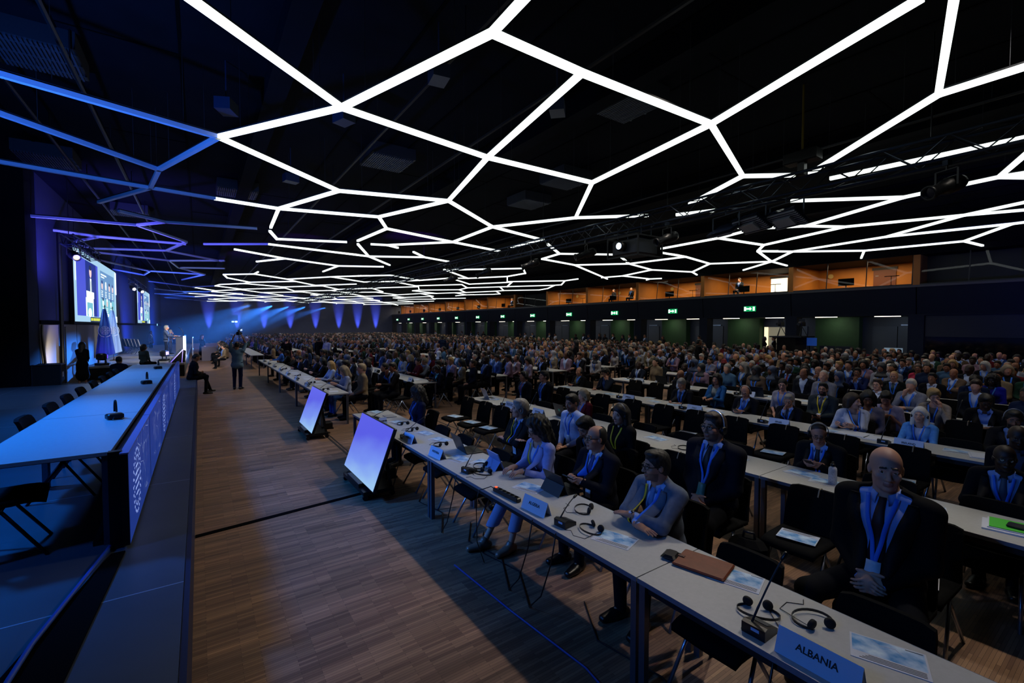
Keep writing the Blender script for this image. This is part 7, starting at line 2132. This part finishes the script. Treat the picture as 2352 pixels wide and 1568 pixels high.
for b, (ya, yb) in enumerate(((9.9, 10.2), (11.6, 24.2), (28.6, 41.0), (44.5, 57.0), (60.0, 71.0))):
    if b == 0: continue
    for r in range(5):
        for dx in (1.15, 1.95):
            y = ya + (.0 if r < 1 else .4)
            while y < yb:
                slots.append((TX[r] + dx, y + rq.uniform(-.08, .08), .80 if b > 1 else .72)); y += .74
for k in range(11):
    x = 15.3 + .97 * k
    y = -2.0
    while y < 70:
        if not (9.6 < y < 10.8 or 25.0 < y < 27.6 or 41.5 < y < 43.8 or 57.5 < y < 59.6):
            slots.append((x, y + rq.uniform(-.08, .08), .94))
        y += .62
for r in (3, 4):
    for dx in (1.15, 1.95):
        y = .6
        while y < 9.3:
            slots.append((TX[r] + dx, y, .7)); y += .74
for k in range(7):
    slots += [(1.15 + rq.uniform(-.15, .15), 29.5 + 1.3 * k, 1.0), (2.0 + rq.uniform(-.1, .1), 41.8 + .9 * k, 1.0)]
sel = []
for x, y, p in slots:
    if rq.random() > p: continue
    if blocked(x, y, .5): continue
    q = to_px((x, y, 1.25))
    if not (q[2] > .3 and -30 < q[0] < 2385): continue
    # keep sight lines to the people placed one by one
    sel.append((math.hypot(x, y), x, y))
sel.sort()
n_single = len([o for o in bpy.data.objects if o.parent is None and o.get('category') == 'person'])
N_IND = max(0, 300 - n_single)
colw = {'0b0e16': 'black', '0d1220': 'navy', '10141c': 'charcoal', '141c30': 'navy', '0a0a0e': 'black', '181c24': 'dark grey', '12203a': 'blue', '20242c': 'dark grey', '8a8c94': 'light grey', 'a4a4aa': 'white', '6a6c78': 'grey', '5a4a3c': 'brown', '7a6a54': 'beige', '1c3a30': 'green', '5a1420': 'dark red', '243a6a': 'blue', '80687a': 'dusty pink', '3a5a78': 'steel blue'}
hw = {'long': 'long hair', 'bob': 'a bob', 'wavy': 'wavy hair', 'tied': 'tied hair', 'short': 'short hair', 'crop': 'cropped hair', 'balding': 'thinning hair', 'bald': 'a bald head', 'hijab': 'a headscarf'}
rowc = {}
def rowname(x):
    rows = sorted({round(TX[r] + d, 2) for r in range(5) for d in (1.15, 1.95)} | {round(15.3 + .97 * k, 2) for k in range(11)})
    return ordw(min(range(len(rows)), key=lambda i: abs(rows[i] - x)))
indiv = sel[:N_IND]
for d, x, y in sorted(indiv, key=lambda t: (round(t[1], 1), t[2])):
    m = rq.randrange(12); P = base_models[m][0]
    tc = rq.choice(TOPS if P['top'] != 'shirt' else TOPS[7:]); sk = rq.choice(SKN)
    hc = rq.choice(HRS) if sk in ('pale', 'fair') else rq.choice(HRS[:3])
    rn = rowname(x); rowc[rn] = rowc.get(rn, 0) + 1
    o = link(low_mesh[m], 'person', None, (x, y, 0), (0, 0, PI + rq.uniform(-.35, .25)))
    s_ = rq.uniform(.95, 1.04); o.scale = (s_, s_, s_)
    for i, mm_ in ((0, cmat('skin', SKIN[sk], .55)), (1, cmat('cloth', tc, .85, noise=.12, nscale=30, spec=.15)), (3, cmat('hair', HAIRCOL[hc] if P['hair'] != 'hijab' else rq.choice(['8a8a90', '3a4a6a', '20242c']), .6))):
        o.material_slots[i].link = 'OBJECT'; o.material_slots[i].material = mm_
    tag(o, 'person in %s top with %s, %s seat along the %s row' % (colw[tc], hw[P['hair']], ordw(rowc[rn] - 1), rn), 'person', 'seated audience')
# everybody farther back is one mass
far_models = [low_model(P, .05) for P, _ in base_models[:9]]
pal = []; key = {}
def pm(m):
    if m.name not in key: key[m.name] = len(pal); pal.append(m)
    return key[m.name]
AV, AQ, AM = [], [], []; n0 = 0
for d, x, y in sel[N_IND:]:
    k = rq.randrange(9); V, Q, M, f = far_models[k]; P = base_models[k][0]
    a = PI + rq.uniform(-.35, .25); c, s_ = math.cos(a), math.sin(a); sc = rq.uniform(.95, 1.04)
    R = np.array([[c, -s_, 0], [s_, c, 0], [0, 0, 1]])
    AV.append((V * sc) @ R.T + np.array([x, y, 0])); AQ.append(Q + n0); n0 += len(V)
    sk = rq.choice(SKN); hc = rq.choice(HRS) if sk in ('pale', 'fair') else 'black'
    lut = np.array([pm(cmat('skin', SKIN[sk], .55)), pm(cmat('cloth', rq.choice(TOPS), .85, noise=.12, nscale=30, spec=.15)), pm(cmat('shirt', '9fb0d0', .8)), pm(cmat('hair', HAIRCOL[hc], .6)), pm(cmat('trousers', '0c0e14', .85, spec=.1)), pm(cmat('lanyard', BL, .6))])
    AM.append(lut[M])
if AV:
    tag(link(np_mesh('distant_crowd', np.concatenate(AV), np.concatenate(AQ), pal, np.concatenate(AM)), 'distant_crowd'), 'mass of seated people filling the far half of the hall', 'crowd', kind='stuff')
print('people', n_single, len(indiv), 'mass', len(sel) - len(indiv), 'chairs', NCH[0])
# ---------------------------------------------------------------- empty chairs
def free(x, y): return not any((x - a) ** 2 + (y - b) ** 2 < .46 ** 2 for a, b in CHAIRS) and not any((x - a) ** 2 + (y - b) ** 2 < .42 ** 2 for a, b in CAST)
for r in range(4):
    for seat, xo, ys in (('tucked under', .43, [.1, .83, 1.55, 2.3, 3.1, 3.8, 4.55, 5.45, 6.15, 7.0]), ('behind', 2.09, [.3, 1.05, 1.83, 2.55, 3.3, 4.05, 4.75, 5.45, 6.2, 7.05, 7.65, 8.35])):
        i = 0
        for y in ys:
            x = TX[r] + xo
            if seat == 'tucked under' and r == 0 and y > 7: continue
            if not free(x, y) or (seat == 'tucked under' and not free(x + .3, y)): continue
            if not in_frame((x, y, .8), 60): continue
            c = chair_at(x, y, PI, 'empty black chair %s the %s row of near tables, %s from the camera' % (seat, rowword[r], ord_[i])); i += 1
            if seat == 'behind' and r < 3:
                hk = empty('hanging_headset', (x + .285, y - .05, .81), 0, 'headset hung over the empty chair behind the %s row, %s from the camera' % (rowword[r], ord_[i - 1]), 'headset', 'headsets hung on chairs')
                MB().tube([(-.05, 0, -.03), (-.02, 0, .035), (.025, 0, .035), (.035, 0, -.02), (.04, 0, -.1)], .006, 6).build('strap', mat('strap_tan', '8a7a60', .5), hk)
                MB().lathe([(.012, -.004), (.026, -.004), (.026, .004), (.012, .004)], 14, (.046, 0, -.13), axis='x').build('ear_piece', mat('earpiece_steel', '5a6a88', .3, .6), hk)
                if r == 0 or i % 2:
                    brochure(x - .02, y, .2 + PI, 'brochure left on the empty chair behind the %s row, %s from the camera' % (rowword[r], ord_[i - 1]), .470)
for r in (0, 1):
    i = 0
    for y in [TB[1][r][0] + .45 + .72 * k for k in range(12)]:
        x = TX[r] + 2.05
        if not free(x, y): continue
        chair_at(x, y, PI, 'empty black chair of the second block behind the %s row, %s from the aisle' % (rowword[r], ord_[i])); i += 1
for pr in (CH0, CH1):
    if pr.name not in _used: bpy.data.objects.remove(pr)
# ================================================================== far stage furniture, flags and technical corner
M_lect = mat('lectern_white', 'a9aab8', .4)
M_lectd = mat('lectern_dark', '14161c', .4)
lx, ly = -.86, 32.35
o = empty('lectern', (lx, ly, .6), -.1, 'tall white-sided lectern with bright front edge on the far stage', 'lectern')
MB().box((-.22, -.34, 0), (.12, -.3, 1.08)).box((-.22, .3, 0), (.12, .34, 1.08)).build('side_panel', mat('lectern_side', '34363f', .45), o)
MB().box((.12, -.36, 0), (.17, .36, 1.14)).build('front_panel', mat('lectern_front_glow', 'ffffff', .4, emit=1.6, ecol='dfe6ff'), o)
MB().box((-.2, -.3, .02), (.12, .3, 1.0)).build('body', M_lectd, o)
MB().prism([(-.3, -.38, 1.06), (.18, -.38, 1.16), (.18, -.38, 1.19), (-.3, -.38, 1.09)], (0, .76, 0)).build('desk_top', M_lectd, o)
MB().box((-.12, -.15, 1.135), (.1, .1, 1.155)).build('paper', M_paper, o)
for sy in (-.12, .12):
    MB().tube([(.1, sy, 1.17), (.08, sy, 1.4), (-.02, sy * .8, 1.58), (-.12, sy * .6, 1.64)], .008, 6).build('microphone_neck', M_lamp, o, True)
def flag(x, y, rz, cols, label, emb):
    o = empty('flag', (x, y, .6), rz, label, 'flag')
    MB().lathe([(.17, 0), (.17, .02), (.03, .05), (.025, .1)], 18).build('base', mat('brass_dark', '4a3c1a', .4, .8), o, True)
    MB().tube([(0, 0, .05), (0, 0, 2.6)], .014, 8).lathe([(.001, 2.58), (.03, 2.6), (.022, 2.64), (.001, 2.7)], 10).build('pole', mat('flag_pole', '50504c', .35, .7), o, True)
    nz, ny = 30, 33
    v = []; f = []
    for i in range(nz):
        t = i / (nz - 1); z = 2.5 - 2.1 * t
        w = .05 + .29 * t ** .8
        for j in range(ny):
            u = j / (ny - 1) * 2 - 1
            fold = math.sin(u * 9 + t * 1.5) * .05 * (1 - .5 * t) + math.cos(u * 4 + 1) * .03
            v.append((.03 + fold + .05 * t, u * w - .02, z - .05 * math.cos(u * 2.5) * t))
    for i in range(nz - 1):
        for j in range(ny - 1):
            a = i * ny + j
            f.append((a, a + 1, a + ny + 1, a + ny))
    N = len(v); v += [(a - .006, b, c) for a, b, c in v]
    f += [tuple(N + q for q in reversed(t)) for t in f[:(nz - 1) * (ny - 1)]]
    fl = MB().add(v, f).build('cloth', cols, o, True)
    e = MB()
    def P(u, z):        # point on the cloth front
        t = (2.5 - z) / 2.1; w = .05 + .29 * t ** .8; uu = max(-1, min(1, u / w))
        fold = math.sin(uu * 9 + t * 1.5) * .05 * (1 - .5 * t) + math.cos(uu * 4 + 1) * .03
        return (.045 + fold + .05 * t, u - .02, z)
    def stroke(pts, wd):
        e.tube([P(*q) for q in pts], wd, 4)
    for r in (.09, .14, .19):
        stroke([(r * math.cos(a) * .85, 1.52 + r * math.sin(a)) for a in [2 * PI * k / 20 for k in range(21)]], .006)
    for a in range(4):
        c, s_ = math.cos(a * PI / 4), math.sin(a * PI / 4)
        stroke([(-.16 * c, 1.52 - .19 * s_), (0, 1.52), (.16 * c, 1.52 + .19 * s_)], .005)
    for sg in (-1, 1):
        stroke([(sg * .03, 1.22), (sg * .15, 1.27), (sg * .22, 1.4), (sg * .235, 1.52), (sg * .2, 1.66)], .014)
    e.build('emblem', emb, o)
    return o
flag(-3.55, 27.75, -1.35, mat('flag_blue', '2f5bb4', .8), 'blue flag with pale round wreath emblem on the far stage', mat('flag_pale', 'b8c4e4', .8))
flag(-3.55, 30.0, -1.2, mat('flag_light', '8fb0e8', .8), 'pale blue-white flag behind the deeper blue one', mat('flag_white', 'd0daf0', .8))
# linked row of chairs against the stage wall
o = empty('beam_seating', (-3.25, 36.6, .6), .35, 'row of five linked dark chairs with pale shiny backs on the far stage', 'bench')
for k in range(5):
    y = -1.3 + .64 * k
    MB().prism([(-.22, y - .28, .42), (.24, y - .28, .46), (.24, y - .28, .49), (-.22, y - .28, .46)], (0, .56, 0)).build('seat', M_uph, o)
    MB().prism([(-.24, y - .27, .44), (-.36, y - .27, .92), (-.33, y - .27, .93), (-.20, y - .27, .47)], (0, .54, 0)).build('backrest', mat('beam_back', '7c7c80', .3, .3), o)
    for sy in (-.2, .2):
        MB().tube([(-.02, y + sy, .44), (.2, y + sy, 0)], .012, 6).tube([(.02, y + sy, .44), (-.26, y + sy, 0)], .012, 6).build('leg', M_chrome, o)
MB().box((-.06, -1.6, .39), (.06, 1.6, .43)).build('beam', M_lamp, o)
# floor lamps
M_viog = mat('lamp_glow_violet', 'ffffff', .3, emit=1.1, ecol='6a34ff')
M_whg = mat('lamp_glow_white', 'ffffff', .3, emit=10, ecol='c8d0ff')
def floor_lamp_(x, y, rz, label, glow, z=.6):
    o = empty('stage_floor_lamp', (x, y, z), rz, label, 'stage light')
    MB().box((-.16, -.2, 0), (.16, .2, .1)).bar((0, -.22, .05), (0, -.22, .42), .05, .03).bar((0, .22, .05), (0, .22, .42), .05, .03).build('yoke', M_lamp, o)
    R = Matrix.Rotation(-.5, 3, 'Y')
    MB().rbox((-.14, -.19, .22), (.12, .19, .52), .05).build('head', M_lamp, o)
    m = MB()
    for k in range(6): m.box((.125, -.16 + k * .055, .3), (.14, -.12 + k * .055, .46))
    m.build('lens', glow, o)
    return o
floor_lamp_(-3.55, 26.6, .7, 'floor lamp with violet-white strip of light beside the blue flag', M_viog)
floor_lamp_(-1.45, 28.2, -.3, 'small floor lamp glowing violet in front of the speaker', M_viog)
o = empty('stage_wedge', (-.9, 27.0, .6), .2, 'black tilted wedge with violet lit edges beside the lectern', 'stage monitor')
MB().prism([(-.3, -.35, 0), (.25, -.35, 0), (.3, -.35, .55), (.18, -.35, .6)], (0, .7, 0)).build('cabinet', M_lamp, o)
MB().bar((-.31, -.36, .02), (.17, -.36, .61), .02, .03).bar((.12, -.36, .0), (.17, -.36, .6), .02, .02).build('lit_edge', M_viog, o)
lamp('flag_violet', 'SPOT', (-3.3, 26.8, .9), (-3.7, 28.6, 2.2), 24, (.4, .12, 1), .05, 80, .8)
# rail and low panel to the far side of the lectern
o = empty('crowd_rail', (-.35, 34.4, 0), 0, 'metal rail with upright posts beyond the lectern', 'rail')
MB().tube([(0, -1.2, 1.6), (0, 1.2, 1.6)], .025, 8).tube([(0, -1.2, .9), (0, 1.2, .9)], .02, 8).build('handrail', mat('rail_steel', 'a0a4b4', .3, .8), o)
for y in (-1.2, -.4, .4, 1.2):
    MB().tube([(0, y, 0), (0, y, 1.6)], .022, 8).build('post', mat('rail_steel', 'a0a4b4', .3, .8), o)
tag(MB().box((.1, 36.4, 0), (1.0, 36.5, .95)).build('low_screen_panel', mat('panel_grey_violet', '5a5468', .6)), 'low grey panel standing on the floor before the person in dark dress', 'panel')
# flight case in the wing
q = at(88, 880, 0) * 1.0
o = empty('flight_case', (-3.72, 19.0, 0), 0, 'black flight case with steel edges in the wing beside the stage', 'case')
MB().box((-.3, -.3, .12), (.3, .28, 1.18)).build('body', M_skirt, o)
e = MB()
for sx in (-.3, .3):
    for sy in (-.3, .28):
        e.bar((sx, sy, .12), (sx, sy, 1.18), .03, .03)
for z in (.12, 1.18):
    for sx in (-.3, .3): e.bar((sx, -.3, z), (sx, .28, z), .03, .03)
    for sy in (-.3, .28): e.bar((-.3, sy, z), (.3, sy, z), .03, .03)
e.build('edge_trim', mat('case_edge', '4a4e55', .35, .8), o)
MB().box((.301, -.1, .8), (.303, .05, .95)).build('paper_label', M_paper, o)
for sx in (-.24, .24):
    for sy in (-.22, .22): MB().lathe([(.001, -.02), (.05, -.02), (.05, .02), (.001, .02)], 12, (sx, sy, .06), axis='y').build('caster', M_mic, o)
# small lit signs on the far walls
def small_sign(p, rz, label):
    o = empty('exit_sign', p, rz, label, 'sign')
    MB().box((-.04, -.4, -.15), (.0, .4, .15)).build('housing', M_lamp, o)
    MB().box((.0, -.34, -.1), (.012, -.05, .1)).box((0, .05, -.1), (.012, .34, .1)).build('lit_panel', mat('sign_cyan', 'ffffff', .4, emit=2, ecol='9fdcff'), o)
q = at_x(361, 745.5, -4.0); small_sign((-4.0, q.y, q.z), 0, 'small pale lit sign on the dark stage wall beyond the second screen')
small_sign((4.05, 73.9, 2.9), -PI / 2, 'small pale lit sign on the far wall between two blue uplights')
for i, x in enumerate(UPL):
    o = empty('uplighter', (x, 73.45, 0), 0, 'floor uplighter at the foot of the far wall, %s from the stage side' % ord_[i], 'uplighter', 'uplighters along the far wall')
    MB().box((-.12, -.12, 0), (.12, .12, .1)).build('housing', M_lamp, o)
# emissive panel painting light in the recess doorway, then the camera platform
q1, q2 = at_x(1757, 770, 29.55), at_x(1803, 770, 29.55)
dw = struct(MB().box((29.5, q2.y, 0), (29.56, q1.y, 2.25)), 'door_60', mat('doorway_glow_warm', 'cfc8a8', .6, emit=.10, ecol='ffeec0'))
MB().box((29.46, q1.y - .22, 0), (29.5, q1.y, 2.25)).build('painted_light_strip', mat('jamb_glow', 'ffffff', .5, emit=1.1, ecol='fff0c0'), dw)
q = at_x(1818, 800, 24.9)
o = empty('camera_platform', (q.x, q.y, 0), 0, 'tall black platform carrying two video cameras below the balcony', 'platform')
MB().box((-.6, -.45, 0), (.6, .45, 1.75)).build('body', M_skirt, o)
MB().box((-.75, -.75, 1.75), (.75, .75, 1.81)).build('deck', M_lamp, o)
for k, dy in enumerate((-.5, .5)):
    c = empty('video_camera', (q.x - .1, q.y + dy, 1.81), PI, 'black video camera on the platform, %s of two' % ('one nearer the camera' if k == 0 else 'one farther off'), 'camera')
    for a in range(3): MB().tube([(0, 0, .5), (.25 * math.cos(a * 2.09), .25 * math.sin(a * 2.09), 0)], .015, 6).build('leg', M_lamp, c)
    MB().rbox((-.25, -.08, .5), (.2, .08, .72), .02).lathe([(.06, .2), (.07, .3), (.07, .38)], 12, (0, 0, .61), axis='x').build('body', M_lamp, c)
    MB().box((-.1, -.16, .72), (-.06, .1, .86)).build('viewfinder', M_lamp, c)
# technicians' desk with screens below the balcony
dk = empty('control_desk', (25.6, 9.0, 0), 0, 'long dark control desk with screens below the balcony', 'desk')
MB().box((-.4, -2.4, .78), (.4, 2.0, .82)).build('desk_top', M_lamp, dk)
MB().box((-.38, -2.38, 0), (-.34, 1.98, .78)).build('front_panel', M_skirt, dk)
for k, (y, c, em, lab) in enumerate(((1.5, '1c3f8a', .5, 'blue-lit screen on a stand above the control desk'), (.7, '0a0c12', 0, 'dark computer screen on the control desk, first after the blue one'), (.0, '0a0c12', 0, 'dark computer screen on the control desk, second after the blue one'), (-1.9, '9fb8c8', .25, 'pale wide computer screen near the end of the control desk'))):
    m = empty('computer_screen', (25.6, 9.0 + y, .82), PI, lab, 'screen')
    MB().box((-.1, -.12, 0), (.1, .12, .015)).bar((0, 0, .01), (0, 0, .18 if k else .55), .04, .03).build('stand', M_lamp, m)
    z = .12 if k else .5
    MB().box((.0, -.33, z), (.03, .33, z + .4)).build('panel', mat('screen_back_%d' % k, c, .4, emit=em, ecol=c), m)
# shapes and glow added behind the studio glass in place of hall reflections
struct(MB().box((28.9, 1.0, 0), (29.0, 6.4, 2.8)), 'wall_studio_back', mat('studio_blue', '10183a', .7))
lamp('reflection_glow_spot', 'SPOT', (28.5, 5.35, .9), (28.9, 5.3, 2.2), 400, (.04, .08, 1), .05, 60, .8)  # added spot for the blue uplight glow mirrored in the glass
tag(MB().tube([(28.0, 4.1 + .35 * math.cos(a), 1.35 + .8 * math.sin(a)) for a in [math.radians(-70 + 14 * k) for k in range(11)]], .03, 6).build('reflection_arc', mat('reflection_arc_blue', 'ffffff', .4, emit=3, ecol='4a5cff'), None, True), 'curved blue tube added behind the dark studio glass for its reflected arcs', 'lamp')
b_ = stand(2305, 790, 0, 'reflected person in pale shirt with folded arms, built behind the dark studio glass', PI, 1.0, wallx=28.0, top='shirt', topcol='9aa4b4', arms=((( .17, .12, .83), (.1, 1, .15), 'flat', (.2, -1, -.4)), ((.20, -.10, .80), (.05, -1, .1), 'flat', (.2, 1, -.4))), hair='crop', haircol='grey', skin='fair')
lamp('studio_lamp', 'POINT', (27.4, 4.4, 2.3), None, 14, (.8, .9, 1), .2)
# people working in the lit booths
for i, (bk, t) in enumerate(((4, .7), (6, .35), (6, .7), (9, .5))):
    y = BAY[bk] + 5.25 * t
    o = link(low_mesh[(0, 4, 8, 1)[i]], 'person', None, (X1 + 1.5, y, 3.98), (0, 0, PI))
    tag(o, 'person seated at the desk in a lit orange booth, %s from the near end' % ord_[i], 'person')
# haze hanging over the far half of the hall
HZ = bpy.data.materials.new('stage_haze'); HZ.use_nodes = True
nt = HZ.node_tree; nt.nodes.remove(nt.nodes['Principled BSDF'])
vs = nt.nodes.new('ShaderNodeVolumeScatter'); vs.inputs['Density'].default_value = .0035; vs.inputs['Anisotropy'].default_value = .72
nt.links.new(vs.outputs[0], nt.nodes['Material Output'].inputs['Volume'])
hz = MB().box((-3.85, 26.5, .75), (14.5, 66.0, 4.95)).build('stage_haze', HZ)
tag(hz, 'thin bluish haze with light beams over the far half of the hall', 'haze', kind='stuff')

import re as _re
_lb = {}
for o in bpy.data.objects:
    if o.parent is None and o.get('label'):
        n = len(_re.findall(r"[A-Za-z0-9][A-Za-z0-9'-]*", o['label']))
        if n > 16 or n < 4: print('LABEL', n, o.name, o['label'])
        _lb.setdefault(o['label'].lower(), []).append(o.name)
    elif o.parent is None and o.type in ('MESH', 'EMPTY') and o.get('kind') is None: print('NOLABEL', o.name)
for k, v in _lb.items():
    if len(v) > 1: print('DUP', k, v)
